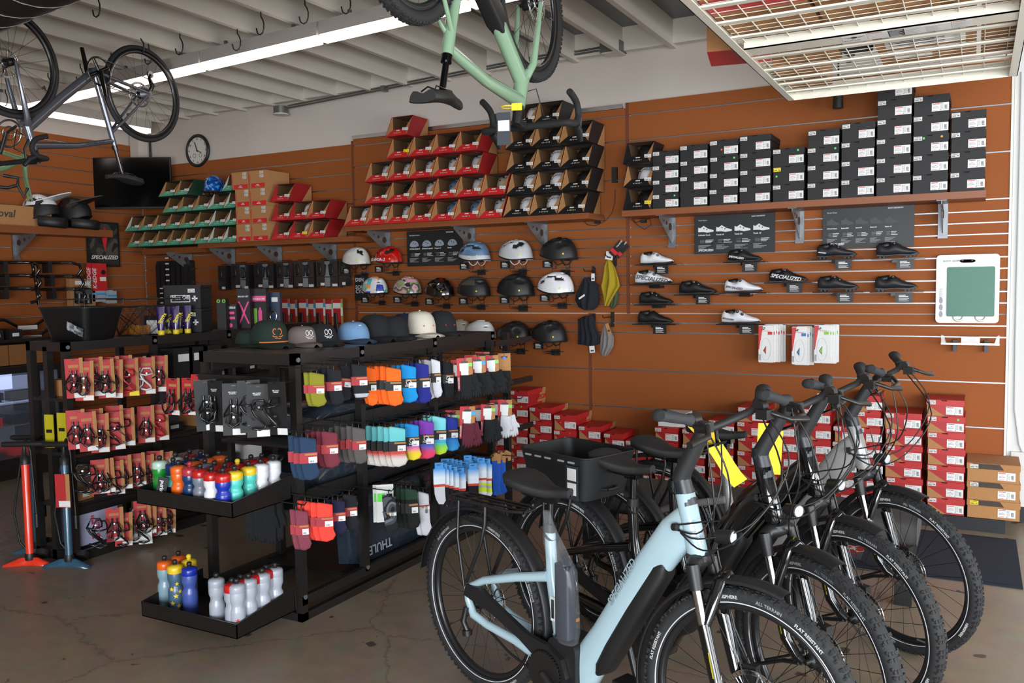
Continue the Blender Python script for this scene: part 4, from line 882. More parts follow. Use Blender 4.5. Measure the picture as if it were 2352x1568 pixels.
for z in (.93, .6): rb('shelf', X0+.03, X1-.12, Y0_+.1, Y1_-.03, z-.10, z-.085)
rb('shelf', X0+.03, X1-.04, Y0_+.4, Y1_-.03, .1, .115)
for z in (1.245, .93, .6):
    rb('hook_rail', X1-.06, X1-.045, Y0_+.03, Y1_, z-.03, z+.03)
    for y in [Y0_+.1+.28*k for k in range(7)]: rb('hook_rail_joint', X1-.046, X1-.042, y, y+.004, z-.03, z+.03)
    rb('hook_rail', X0+.05, X0+.062, Y0_+.03, Y1_, z-.03, z+.03)
rb('hook_rail', X0, X1-.1, Y0_-.012, Y0_, 1.17, 1.2); rb('hook_rail', X0, X1-.1, Y0_-.008, Y0_, 1.13, 1.155)
# far bay with glove hooks
rb('post', -2.89, -2.85, -1.36, -1.32, 0, 1.3); rb('post', -3.45, -3.41, -1.36, -1.32, 0, 1.3)
for z in (1.23, .94, .6): rb('hook_rail', -2.88, -2.865, -1.5, -.95, z-.02, z+.02)
def peg(x0, y0, z, L, ang=0, label='black peg hook', n=[0]):
    d = Vector((cos(ang), sin(ang), 0)); mb = MB().tube([(0, 0, 0), d*L, d*(L+.012)+Vector((0, 0, .015))], .0032, 6)
    o = mb.build('peg_hook', BLK, t); o.location = Vector((x0, y0, z))-O; return o
# ------------------------------------------------------------------ socks
HK2 = MB().tube([(0, 0, -.02), (0, 0, 0), (.0, .008, .016), (0, .02, .014), (0, .024, .004)], .003, 6).box(-.02, .02, -.004, .004, -.03, -.018).mesh('hanger_hook', BLK)
def sock_meshes(key, m, band, w, h, thick=.02, bandz=(.36, .6), seed=0):
    def mk():
        r = random.Random(hash(key) % 999 if False else len(key[0])*7+seed)
        o = [(-.5, -.01), (-.38, 0), (.0, -.03), (.46, -.07), (.5, -.1), (.5, -.4), (.53, -.7), (.66, -.84), (.5, -.95), (.1, -1), (-.25, -.97), (-.38, -.8), (-.47, -.5)]
        o = [(x*w, z*h) for x, z in o]; rings = []
        for yy, s in ((-.5, .86), (-.42, .97), (0, 1.02), (.42, .97), (.5, .86)): rings.append([((x)*s, yy*thick, -h*.5+(z+h*.5)*s) for x, z in o])
        b = MB().loft(rings, 0)
        for k in (-.15, .2): b.add([( -w*.46, thick*k-.0006, 0)]*0 or [(0, 0, 0)], [])
        bd = MB().box(-w*.53, w*.54, -thick*.62, thick*.6, -h*bandz[1], -h*bandz[0])
        pr2 = MB().box(-w*.2, w*.5, -thick*.62-.0012, -thick*.62, -h*(bandz[0]+.06), -h*(bandz[0]+.02), 1).box(-w*.0, w*.5, -thick*.62-.0025, -thick*.62-.0005, -h*(bandz[1]+.0), -h*(bandz[0]+.1), 0)
        for k in range(5): pr2.box(w*(.08+.05*k), w*(.105+.05*k), -thick*.62-.0032, -thick*.62-.0025, -h*(bandz[1]-.02), -h*(bandz[0]+.18), 2)
        return b.mesh('folded_sock', m), bd.mesh('paper_band', band), pr2.mesh('price_label', [WHT, KRF, PRN])
    return cached(('sock', key), mk)
RB = mat('sock_band_red', '#9f2a33', .7); KB = mat('sock_band_black', '#1c1c1e', .7)
def cloth(n, c, **k): return mat(n, c, .95, var=.12, scale=140, bump=.12, **k)
YAW = .72
def socks(px, py, wpx, hpx, n, m, band, desc, X=-2.70, step=.03, bz=(.36, .6), logo=False, ang=YAW, tilt=0):
    P = onX(px, py, X); k = (P-CAM).dot(_f)/CF; w = wpx*k*.95; h = hpx*k
    sm, bd, lb = sock_meshes((desc, ), m, band, w, h, bandz=bz)
    for i in range(n):
        lab = '%s, %s on its hook' % (desc, ('front pair', 'second pair', 'third pair', 'fourth pair', 'fifth pair', 'sixth pair')[i]) if n > 1 else desc
        r = thing('sock_pair', lab, 'socks', (P.x-step*i, P.y-.004*i, P.z+rnd.uniform(-.004, .004)), (0, tilt+rnd.uniform(-.03, .03), ang+rnd.uniform(-.08, .12)+.1*(i > 0)), 'folded socks on the rack')
        ob('folded_sock', sm, r); ob('paper_band', bd, r); ob('hanger_hook', HK2, r, loc=(0, 0, .006))
        if i == 0 or True: ob('price_label', lb, r)
        if logo and i == 0:
            MB().torus(w*.16, w*.03, 20, 6, M=Matrix.Translation((0, -.0138, -h*(bz[0]+.1)))).build('round_logo', WTXT, r)
            ob('lettering', text('DeFeet', w*.16, WTXT, 0, .0003, 'CENTER'), r, loc=(0, -.0135, -h*(bz[1]-.02)), rot=FRONT)
    peg(-2.925, P.y, P.z+.02, P.x+2.925+.02, label='black peg hook')
sp_ = ramp_mat
socks(727, 856, 36, 80, 2, cloth('olive_sock', '#7c7a1e'), RB, 'olive green socks with a red band in the top row')
socks(766, 846, 34, 86, 3, cloth('navy_black_sock', '#13151c'), RB, 'black socks with red band left of the striped pair')
socks(795, 838, 30, 82, 1, cloth('charcoal_sock', '#17181d'), RB, 'charcoal socks with slanted red band behind the black pairs', tilt=.12, X=-2.76)
socks(824, 834, 37, 82, 1, ramp_mat('stripe_sock', 2, [(0, '#15161a'), (.06, '#a9aab0'), (.17, '#15161a')], .9, 0, 'band'), RB, 'black socks with a light grey stripe at the bottom')
socks(851, 842, 26, 90, 1, cloth('orange_sock', '#f0651a'), KB, 'bright orange socks just right of the striped pair', X=-2.8)
socks(903, 842, 37, 90, 5, cloth('orange_sock', '#f0651a'), KB, 'bright orange socks with a black band', step=.036)
socks(938, 838, 37, 88, 3, cloth('sky_blue_sock', '#1187c9'), KB, 'bright blue socks with round logo', logo=True)
socks(968, 833, 34, 94, 3, cloth('royal_blue_sock', '#20267e'), KB, 'royal blue socks with white label')
socks(985, 824, 28, 92, 2, cloth('white_sock', '#c9c9cf'), KB, 'white socks behind the royal blue pairs', X=-2.82)
socks(1000, 824, 22, 90, 1, cloth('white_sock', '#c9c9cf'), KB, 'white socks left of the black pairs')
socks(1028, 828, 26, 84, 2, cloth('dark_sock', '#101116'), KB, 'black socks next to the glove cards', logo=True)
socks(706, 1001, 40, 102, 3, cloth('denim_sock', '#1f3550'), RB, 'navy blue socks beside the near rack post')
socks(756, 989, 38, 86, 4, cloth('maroon_sock', '#6f2a38'), RB, 'maroon socks')
socks(823, 979, 32, 86, 5, cloth('grey_sock', '#565150'), RB, 'brown grey socks', step=.034)
SPK = lambda n, a: ramp_mat(n, 2, a, .9, .35)
socks(912, 980, 40, 94, 6, SPK('red_white_fade', [(.0, '#d2ccc4'), (.22, '#d2ccc4'), (.34, '#c43a30'), (.42, '#c43a30'), (.46, '#5fb9bd'), (1, '#6ec3c6')]), KB, 'aqua socks fading red to white', step=.036)
socks(945, 972, 34, 86, 3, SPK('yellow_pink_fade', [(.0, '#e8dc20'), (.22, '#e8c23a'), (.36, '#d94fa0'), (.44, '#1a86c8'), (1, '#1a86c8')]), KB, 'blue socks fading pink to yellow', logo=True)
socks(979, 966, 36, 90, 3, SPK('blue_red_fade', [(.0, '#e2385a'), (.2, '#d8406a'), (.34, '#2b5fb8'), (.44, '#6c2f9a'), (1, '#7a3aa8')]), KB, 'purple socks fading blue to red', logo=True)
socks(1008, 955, 34, 90, 3, SPK('green_yellow_fade', [(.0, '#cde12a'), (.22, '#7fd04a'), (.36, '#1f9ad0'), (.44, '#62c0cc'), (1, '#7ccfd4')]), KB, 'aqua socks fading blue to yellow')
socks(1036, 957, 32, 80, 3, SPK('royal_sky_fade', [(.0, '#3a9ad6'), (.3, '#2f86c6'), (.44, '#22309a'), (1, '#20308f')]), KB, 'royal blue socks with sky blue foot')
socks(692, 1168, 30, 96, 2, cloth('mauve_sock', '#7a3846'), RB, 'mauve socks half hidden by the near rack post', X=-2.78)
socks(745, 1154, 38, 92, 4, cloth('coral_sock', '#ea4336'), RB, 'coral red socks in the lower row', step=.036)
socks(776, 1146, 32, 82, 2, cloth('indigo_sock', '#1b1838'), RB, 'dark indigo socks in the lower row')
socks(802, 1135, 32, 84, 1, cloth('ink_sock', '#14161f'), RB, 'inky black socks right of the indigo pairs')
CAMO = vor_mat('grey_camo_sock', ['#121317', '#3c3f45', '#63676d', '#17181c', '#4a4d54'], 14, .9, 0, cell=False)
socks(893, 1135, 32, 88, 1, CAMO, mat('camo_tag', '#5a5d63', .8), 'grey camouflage socks on a white card', X=-2.66, bz=(.44, .46))
socks(884, 1138, 24, 84, 1, cloth('dark_sock', '#101116'), KB, 'black socks on the second white card', X=-2.74, bz=(.44, .46))
for dx, nm in ((0, 'front'), (-.045, 'rear')):
    P = onX(884+(0 if nm == 'front' else -8), 1114, -2.72+dx*.6); r = thing('sock_card', 'tall white card with green corner behind the camouflage socks, %s one' % nm, 'card', P, (0, 0, YAW))
    MB().box(-.045, .045, .014, .017, -.2, 0).box(-.04, .0, .0125, .014, -.09, -.045, 1).box(.008, .037, .0125, .014, -.075, -.05, 2).build('card', [WHT, mat('lime_print', '#5fd84a', .6), BLK], r)
socks(943, 1119, 30, 96, 5, ramp_mat('green_black_sock', 2, [(0, '#101312'), (.6, '#101312'), (.72, '#1c3a2a')], .9, 0, 'band'), KB, 'dark green and black socks', step=.028)
socks(972, 1128, 26, 104, 2, cloth('white_sock', '#c9c9cf'), mat('red_band_thin', '#b03030', .7), 'long white socks by the far post', bz=(.3, .33))
# blue carded socks, bottom far row
BLG = ramp_mat('blue_card_print', 2, [(0, '#c23a2e'), (.1, '#c23a2e'), (.11, '#dfe6ec'), (.4, '#d5e4f0'), (.75, '#3a8fd6')], .6)
def bluecard(px, py, X, below, desc, n=1):
    P = onX(px, py, X); r = thing('carded_socks', desc, 'socks', P, (0, 0, YAW+rnd.uniform(-.15, .1)), 'blue carded socks on the lower far hooks')
    w, h = .066, .135
    MB().prism([(-w/2, -h), (w/2, -h), (w/2, -.035), (w*.36, -.03), (w*.36, 0), (-w*.36, 0), (-w*.36, -.03), (-w/2, -.035)], -.008, .008).build('card', BLG, r)
    MB().box(-w*.2, w*.12, -.0095, -.008, -.014, -.009).build('card_slot', BLK, r)
    o = [(-.45, 0), (.45, 0), (.47, -.5), (.5, -.8), (.3, -1), (-.1, -.97), (-.3, -.7), (-.42, -.4)]
    MB().loft([[(x*w, yy, -h+z*.1) for x, z in o] for yy in (-.009, 0, .009)]).build('socks', below, r)
    if n: ob('lettering', text('ASPIRE', .012, WTXT, 0, .0003, 'CENTER'), r, loc=(0, -.009, -.075), rot=FRONT)
blk_, wht_, hv = cloth('dark_sock', '#101116'), cloth('white_sock', '#c9c9cf'), ramp_mat('hi_vis_sock', 2, [(0, '#d2d2d6'), (.3, '#c6dc28'), (.55, '#a9adb2'), (.7, '#c6dc28'), (.85, '#d2d2d6')], .9, 0, 'band')
o_ = [(1008, 1062), (1017, 1064), (1027, 1067), (1040, 1071), (1056, 1074)]
for i, (x, y) in enumerate(o_): bluecard(x, y, -2.62, wht_ if i == 0 else blk_, 'blue carded black socks, %s from the left in the near row' % nth(i) if i else 'blue carded white socks at the left of the near row')
o_ = [(1022, 1053), (1033, 1053), (1042, 1055), (1052, 1057), (1066, 1059), (1086, 1063)]
for i, (x, y) in enumerate(o_): bluecard(x, y, -2.68 if i < 5 else -2.6, blk_, 'blue carded black socks, %s from the left in the middle row' % nth(i))
o_ = [(1074, 1045), (1086, 1047), (1095, 1049), (1104, 1051), (1117, 1053)]
for i, (x, y) in enumerate(o_): bluecard(x, y, -2.68 if i < 3 else -2.6, hv, 'blue carded white and lime socks, %s from the left in the right row' % nth(i))
def hang_socks(px, py, m, desc, card=True, h=.22):
    P = onX(px, py, -2.62); r = thing('long_socks', desc, 'socks', P, (0, 0, YAW+.3)); w = .05
    for s in (-1, 1): MB().loft([[(x*w+s*.014, s*.006+yy, -.03-z_*h) for x, z_ in ((-.4, 0), (.4, 0), (.45, .5), (.35, .8), (.6, .95), (.3, 1), (-.2, .97), (-.3, .5))] for yy in (-.006, .006)]).build('sock', m, r)
    if card: MB().prism([(-.03, -.05), (.03, -.05), (.034, .0), (0, .02), (-.034, .0)], -.01, .01).build('kraft_topper', KRF, r)
hang_socks(1138, 1046, cloth('bright_blue_sock', '#1f55b8'), 'bright blue socks under a kraft topper at the rack end'); hang_socks(1162, 1040, blk_, 'black socks under a kraft topper, furthest right on the rack'); hang_socks(1150, 1044, cloth('bright_blue_sock', '#1f55b8'), 'bright blue socks behind the first bright blue pair')
# gloves
def glove_mesh(m):
    o = [(-.034, 0), (.034, 0), (.036, -.05), (.05, -.07), (.052, -.09), (.04, -.092), (.034, -.085), (.034, -.12), (.03, -.135), (.02, -.135), (.018, -.115), (.015, -.14), (.004, -.14), (.002, -.118), (-.002, -.14), (-.013, -.138), (-.015, -.115), (-.019, -.13), (-.03, -.128), (-.034, -.08)]
    return MB().loft([[(x*s, yy, z*s) for x, z in o] for yy, s in ((-.012, .93), (-.006, 1), (.006, 1), (.012, .93))]).mesh('glove', m)
GLV = {'k': glove_mesh(cloth('black_glove', '#131417')), 'm': glove_mesh(cloth('maroon_glove', '#5c1f30')), 'w': glove_mesh(cloth('white_glove', '#d0d2d8'))}
STR = {c: mat('strip_'+c, h, .6) for c, h in (('green', '#86d05a'), ('blue', '#2f9fe0'))}
def glovecard(px, py, g, strip, desc, X=-2.6, kr=False):
    P = onX(px, py, X); r = thing('glove_card', desc, 'gloves', P, (0, rnd.uniform(-.04, .04), YAW+rnd.uniform(-.1, .1)), 'gloves on red header cards')
    MB().box(-.045, .012, 0, .002, -.19, 0, 0).box(.012, .045, 0, .002, -.16, 0, 1).build('header_card', [mat('glove_red', '#b3262e', .6), KRF], r)
    MB().box(-.03, .022, -.002, 0, -.075, -.03).box(-.022, .02, -.002, 0, -.1, -.075).build('price_label', WHT, r); MB().box(.022, .045, -.002, 0, -.05, -.03).build('colour_strip', STR[strip], r)
    ob('glove', GLV[g], r, loc=(.005, -.016, -.1), rot=(0, .06, 0)); ob('glove', GLV[g], r, loc=(.03, .0, -.1), rot=(0, -.25, .3)); ob('hanger_hook', HK2, r, loc=(0, .002, .0))
    ob('lettering', text('SPECIALIZED', .012, WTXT, .2, .0003), r, M=Matrix.Translation((-.032, -.001, -.18)) @ Matrix.Rotation(-PI/2, 4, 'Y') @ Matrix.Rotation(PI/2, 4, 'X'))
glovecard(1066, 822, 'k', 'green', 'black half-finger gloves on the left red card of the top row'); glovecard(1097, 818, 'k', 'blue', 'black gloves on the middle red card of the top row'); glovecard(1128, 816, 'k', 'green', 'black padded gloves on the right red card of the top row')
P = onX(1158, 811, -2.6); r = thing('kraft_glove_card', 'black full-finger gloves on a big kraft card with blue dot', 'gloves', P, (0, 0, YAW)); MB().box(-.04, .04, 0, .002, -.19, 0).build('header_card', KRF, r); ob('glove', GLV['k'], r, loc=(.0, -.016, -.11)); ob('hanger_hook', HK2, r, loc=(0, .002, 0))
MB().cyl((-.0, -.001, -.03), (-.0, -.003, -.03), .01).build('blue_dot', mat('dot_blue', '#4a7fe0', .6), r)
glovecard(1040, 942, 'k', 'green', 'black gloves half behind the royal blue socks', X=-2.72); glovecard(1074, 933, 'm', 'blue', 'maroon half-finger gloves on a red card'); glovecard(1121, 926, 'k', 'green', 'black half-finger gloves on a red card, second row'); glovecard(1160, 918, 'w', 'green', 'white gloves on a red card at the right rack end')
for i, (x, y) in enumerate(((1083, 815), (1108, 808), (1052, 826), (1100, 930), (1140, 918))): glovecard(x, y, 'k', 'green', 'black gloves on a red card tucked behind, %s of five' % nth(i), X=-2.72)
for px, py, l in ((1070, 812, 1), (1120, 806, 1), (1075, 925, 1), (1140, 912, 1), (1070, 1045, 1), (1125, 1042, 1)):
    P = onX(px, py, -2.7); peg(-2.88, P.y, P.z, .36)
# ------------------------------------------------------------------ carrier bags in plastic
PLS = mat('plastic_wrapped_card', '#29323c', .16, coat=.8, bump=.9, scale=14, var=.35); PLI = mat('clear_plastic_film', '#8f9baa', .12, trans=.6, alpha=.35, bump=.8, scale=18)
def wrapped(name, label, x0, x1, y0, y1, z0, z1, rot=0, sd=1):
    r = thing(name, label, 'package', ((x0+x1)/2, (y0+y1)/2, z0), (0, rot, 0), 'dark plastic-wrapped packages on the rack'); dx, dy, dz = (x1-x0)/2, (y1-y0)/2, z1-z0; q_ = random.Random(sd)
    rings = []; n = 14
    for i in range(n+1):
        yy = -dy+2*dy*i/n; e = .6 if i in (0, n) else 1
        rings.append([(x*dx*(1+q_.uniform(-.02, .02)), yy, zz*dz*e+q_.uniform(-.006, .006)+(1-e)*dz*.2) for x, zz in ((-1, .0), (1, .0), (1.0, .25), (1.02, .5), (1.0, .75), (1, 1), (.4, 1.03), (-.4, 1.0), (-1, 1))])
    MB().loft(rings).build('wrapped_carton', PLS, r); return r
wrapped('wrapped_package', 'plastic-wrapped package lying on the upper rack shelf behind socks', -3.4, -3.0, -3.15, -1.75, .85, 1.0, 0, 2)
wrapped('wrapped_package', 'plastic-wrapped package lying on the lower rack shelf behind socks', -3.4, -2.97, -3.2, -1.7, .535, .72, 0, 5)
r = wrapped('wrapped_package', 'plastic-wrapped bike carrier carton leaning on edge with upside-down lettering', -3.0, -2.93, -3.02, -1.6, .117, .49, 0, 9); r.rotation_euler = (0, -.06, 0)
for s, y, z, sz, m in (('THULE', .62, .04, .07, mat('dull_white_print', '#8f959c', .6)), ('Bike Carrier', .35, .14, .03, WTXT), ('54"', .1, .1, .035, mat('steel_blue_print', '#4d7fa0', .6)), ('Para compra segura', .2, .2, .02, GREYP), ('Portabicicletas', .0, .24, .02, GREYP)):
    ob('lettering', text(s, sz, m, 0, .0008), r, M=Matrix.Translation((.048, -y+.0, z+sz*.8)) @ Matrix.Rotation(PI/2, 4, 'Z') @ Matrix.Rotation(PI/2, 4, 'X') @ Matrix.Rotation(PI, 4, 'Z') @ Matrix.Translation((-.28, 0, 0)))
MB().box(.046, .049, .25, .33, .12, .28).box(.046, .049, .26, .32, .3, .36).build('barcode_label', mat('barcode_label', '#9aa0a8', .5), r)
# ------------------------------------------------------------------ caps on the rack
def cap(px, py, wpx, m, brimm, label, rz, logo=None, lm=None, tall=1, stack=False, piping=None):
    P = onZ(px, py, ZT+.003); k = (P-CAM).dot(_f)/CF; s = wpx*k/.2
    r = thing('cap', label, 'cap', P, (0, 0, rz), 'caps laid on the rack top'); r.scale = (s, s, s)
    rings = []
    for i in range(9):
        v = i/8; e = v*PI/2; rr = cos(e)**.55*.092 if i < 8 else .004; rings.append([(rr*1.08*cos(a), rr*.92*sin(a), .012+.105*tall*sin(e)**.9) for a in [2*PI*q_/24 for q_ in range(24)]])
    MB().loft(rings).build('crown', m, r); MB().lathe([(.006, .0), (.006, .004), (.002, .006)], 8).build('top_button', m, r, ).location = (0, 0, .012+.105*tall)
    rg = []
    for i in range(7):
        x = .06+.118*i/6; hw = .082*math.sqrt(max(.02, 1-(max(0, (i-1.5))/4.6)**2)); rg.append([(x-.012*abs(s_)**2*0, hw*s_, .016-.006*i/6-.014*s_*s_) for s_ in [q_/4-1 for q_ in range(9)]])
    b = MB().loft([[(x, y, z+.004) for x, y, z in q_] for q_ in rg], 0, None, False, False).loft(rg, 0, None, False, False); b.tube([q_[0] for q_ in rg]+rg[-1][1:-1]+[q_[-1] for q_ in rg][::-1], .003, 5, 0); b.build('peak', brimm, r)
    if piping: MB().tube([(.098*cos(a), .088*sin(a), .02) for a in [-.95+1.9*q_/12 for q_ in range(13)]], .003, 6).build('piping', piping, r)
    if logo == 's': MB().prism([(-.004, .03), (-.016, .004), (-.002, .008), (-.004, -.026), (.012, .006), (.002, .004), (.008, .03)], -.001, .001).build('s_logo', lm, r, ).matrix_local = Matrix.Translation((.085, 0, .062)) @ Matrix.Rotation(PI/2, 4, 'Z') @ Matrix.Rotation(-.35, 4, 'X')
    if logo == 'f':
        f = MB()
        for sx in (-1, 1): f.torus(.009, .0018, 16, 5, M=Matrix.Translation((sx*.011, 0, .012)) @ Matrix.Diagonal((1, 1, 1.5, 1)))
        f.tube([(-.024, 0, -.006), (-.016, 0, -.012), (0, 0, -.01), (.016, 0, -.012), (.024, 0, -.006)], .0022, 5); f.tube([(-.014, 0, -.02), (-.004, 0, -.017), (.006, 0, -.021), (.014, 0, -.018)], .0022, 5)
        f.build('embroidery', lm, r).matrix_local = Matrix.Translation((.092, 0, .055)) @ Matrix.Rotation(PI/2, 4, 'Z') @ Matrix.Rotation(-.25, 4, 'X')
    if logo == 't': ob('lettering', text('SPECIALIZED', .012, lm, 0, .0003, 'CENTER'), r, M=Matrix.Translation((.093, 0, .05)) @ Matrix.Rotation(PI/2, 4, 'Z') @ Matrix.Rotation(PI/2-.3, 4, 'X'))
    return r
c_ = lambda n, h: mat('cap_'+n, h, .9, var=.12, scale=120, bump=.08)
A = -.42; ORP = mat('orange_thread', '#e07a3a', .7)
cap(620, 793, 100, c_('green', '#16261f'), c_('green', '#16261f'), 'dark green cap with orange piping at the near rack end', A, 'f', ORP, 1.0, piping=ORP)
cap(572, 792, 70, c_('green', '#16261f'), c_('green', '#16261f'), 'dark green cap tucked behind the orange-piped one', A, tall=.8)
cap(695, 791, 84, c_('taupe', '#6f6260'), c_('taupe', '#6f6260'), 'taupe cap with white eye embroidery', A, 'f', WTXT, .85)
cap(738, 789, 84, c_('black', '#141519'), c_('black', '#141519'), 'black cap with white eye embroidery', A, 'f', WTXT, .9)
cap(812, 783, 84, c_('light_blue', '#6a8fb5'), c_('slate', '#2c4058'), 'light blue cap with white S logo and dark peak', A, 's', WTXT, .9)
cap(862, 778, 92, c_('black', '#141519'), c_('black', '#141519'), 'plain black cap right of the light blue cap', A, tall=1.05)
cap(905, 777, 80, c_('black', '#141519'), c_('black', '#141519'), 'black cap with tall white S logo', A, 's', WTXT, 1.1)
cap(930, 770, 76, c_('blue', '#171d3c'), c_('blue', '#171d3c'), 'navy cap hidden behind the cream cap', A, tall=1.15)
cap(965, 770, 84, c_('cream', '#cfc7b8'), c_('cream', '#cfc7b8'), 'cream white cap with small lettering', A, 't', REDB, 1.15)
cap(1015, 767, 78, c_('black', '#141519'), c_('black', '#141519'), 'black cap at the far end beside the cream cap', A, 't', REDB, 1.2)
# ------------------------------------------------------------------ trays and bottles
def tray(z0, label, zf, zr):
    y0, y1 = -3.853, -3.475; x0, x1 = -3.53, -2.9
    r = thing('bottle_tray', label, 'tray', ((x0+x1)/2, (y0+y1)/2, z0)); dx, dy = (x1-x0)/2, (y1-y0)/2
    mb = MB().box(-dx, dx, -dy, dy, 0, .004).box(-dx, dx, -dy, -dy+.004, 0, zf).box(-dx, dx, dy-.004, dy, 0, zr*.6)
    for s in (-dx, dx-.004): mb.add([(s, -dy, 0), (s, dy, 0), (s, dy, zr), (s, -dy, zf), (s+.004, -dy, 0), (s+.004, dy, 0), (s+.004, dy, zr), (s+.004, -dy, zf)], [(0, 3, 2, 1), (4, 5, 6, 7), (2, 3, 7, 6), (0, 1, 5, 4), (0, 4, 7, 3), (1, 2, 6, 5)])
    mb.build('tray_body', mat('tray_black_steel', '#171514', .35, var=.15), r); MB().tube([(dx, dy, zr), (dx, -dy, zf), (-dx, -dy, zf), (-dx, dy, zr)], .003, 6).build('folded_edge', BLKM, r)
    for x in (-.1, .14): MB().box(x-.02, x+.02, dy-.0, dy+.035, -.05, .02).build('tray_bracket', BLKM, r)
    return r
tray(.613, 'upper black steel tray of short drink bottles at the rack end', .07, .115); tray(.06, 'lower black steel tray of tall drink bottles at the rack end', .07, .12)
def bottle_mesh(kind, body, capm, nozz, tall):
    def mk():
        hb_, r = (.155, .0365) if not tall else (.205, .0365)
        p = [(.03, 0), (r, .006), (r, hb_*.5), (r*.97, hb_*.55), (r*.8, hb_*.62), (r*.8, hb_*.68), (r*.97, hb_*.76), (r, hb_*.8), (r, hb_*.93), (r*.9, hb_)]
        b = MB().lathe(p, 20).mesh('bottle_body', body)
        c = MB().lathe([(r*.99, hb_-.012), (r*1.02, hb_-.01), (r*1.02, hb_+.012), (r*.94, hb_+.02), (r*.55, hb_+.026), (r*.3, hb_+.027)], 20).mesh('bottle_cap', capm)
        n = MB().lathe([(.010, hb_+.025), (.010, hb_+.034), (.0125, hb_+.036), (.0125, hb_+.044), (.009, hb_+.05), (.003, hb_+.052)], 12).mesh('nozzle', nozz)
        return b, c, n
    return cached(('bot', body.name, capm.name, nozz.name, tall), mk)
BC = {n: mat('bottle_'+n, h, .3, trans=0, coat=.2) for n, h in (('green', '#1f8a34'), ('mint', '#b4cfc0'), ('navy', '#172a5c'), ('teal', '#6cc0b8'), ('orange', '#e0621a'), ('red', '#b81c1c'), ('pink', '#b03040'), ('blue', '#142c6a'), ('dblue', '#173a66'), ('aqua', '#4fc2b4'), ('yellow', '#e3bd2a'), ('white', '#e4e6ea'), ('royal', '#1a2f9c'))}
BC['clear'] = mat('bottle_frosted_clear', '#c3cad6', .35, trans=.35, coat=.2); BC['grey'] = mat('bottle_frosted_grey', '#8a8f9c', .35, trans=.3, coat=.2)
BC['wb'] = ramp_mat('bottle_white_black', 2, [(0, '#a8241c'), (.12, '#16161a'), (.42, '#dcdde0')], .3, 0, 'band')
BC['bands'] = ramp_mat('bottle_teal_bands', 2, [(0, '#5a88a0'), (.2, '#16224c'), (.45, '#62c0b8'), (.8, '#16224c')], .3, 0, 'band')
BC['star'] = mat('bottle_slate_blue', '#4b6a86', .35, trans=.2, coat=.2); BC['mist'] = mat('bottle_pale_blue', '#8fb0bf', .35, trans=.2, coat=.2); BC['periw'] = mat('bottle_periwinkle', '#4c62b0', .35, trans=.2, coat=.2)
NZ = {'k': BLK, 'r': mat('nozzle_red', '#a02830', .4), 'y': mat('nozzle_yellow', '#d8c030', .4)}
def bottle(px, py, body, capc, desc, nz='k', tall=False, deco=None):
    z0 = .617 if not tall else .064; ht = (.207 if not tall else .257); P = onZ(px, py, z0+ht)
    if P.x > -2.94: P.x = -2.94
    b, c, n = bottle_mesh('', BC[body], BC[capc], NZ[nz], tall)
    r = thing('drink_bottle', desc, 'bottle', (P.x, max(P.y, -3.81), z0), (0, 0, rnd.uniform(0, 6)), 'drink bottles in the trays')
    ob('bottle_body', b, r); ob('bottle_cap', c, r); ob('nozzle', n, r)
    if deco:
        d = MB(); cm = Matrix.Rotation(math.atan2(CAM.y-P.y, CAM.x-P.x)+PI/2-r.rotation_euler.z, 4, 'Z')
        for (x, z, s, pts) in deco[1]:
            o = []
            for k in range(pts*2): a = PI*k/pts+PI/2; q_ = s*(1 if k % 2 == 0 else .42); o.append((x+q_*cos(a), z+q_*sin(a)))
            n0 = len(o); rr = .0372; front = [(rr*sin(x_/rr), -rr*cos(x_/rr), z_) for x_, z_ in o]+[(rr*sin(x/rr), -rr*cos(x/rr), z)]
            d.add(front, [(k, (k+1) % n0, n0) for k in range(n0)], 0, cm)
        d.build('printed_motif', deco[0], r)
    return r
star = [(-.018, .05, .014, 5), (.012, .035, .013, 5), (.0, .085, .014, 5), (-.02, .12, .013, 5), (.02, .105, .012, 5), (.006, .145, .011, 5)]
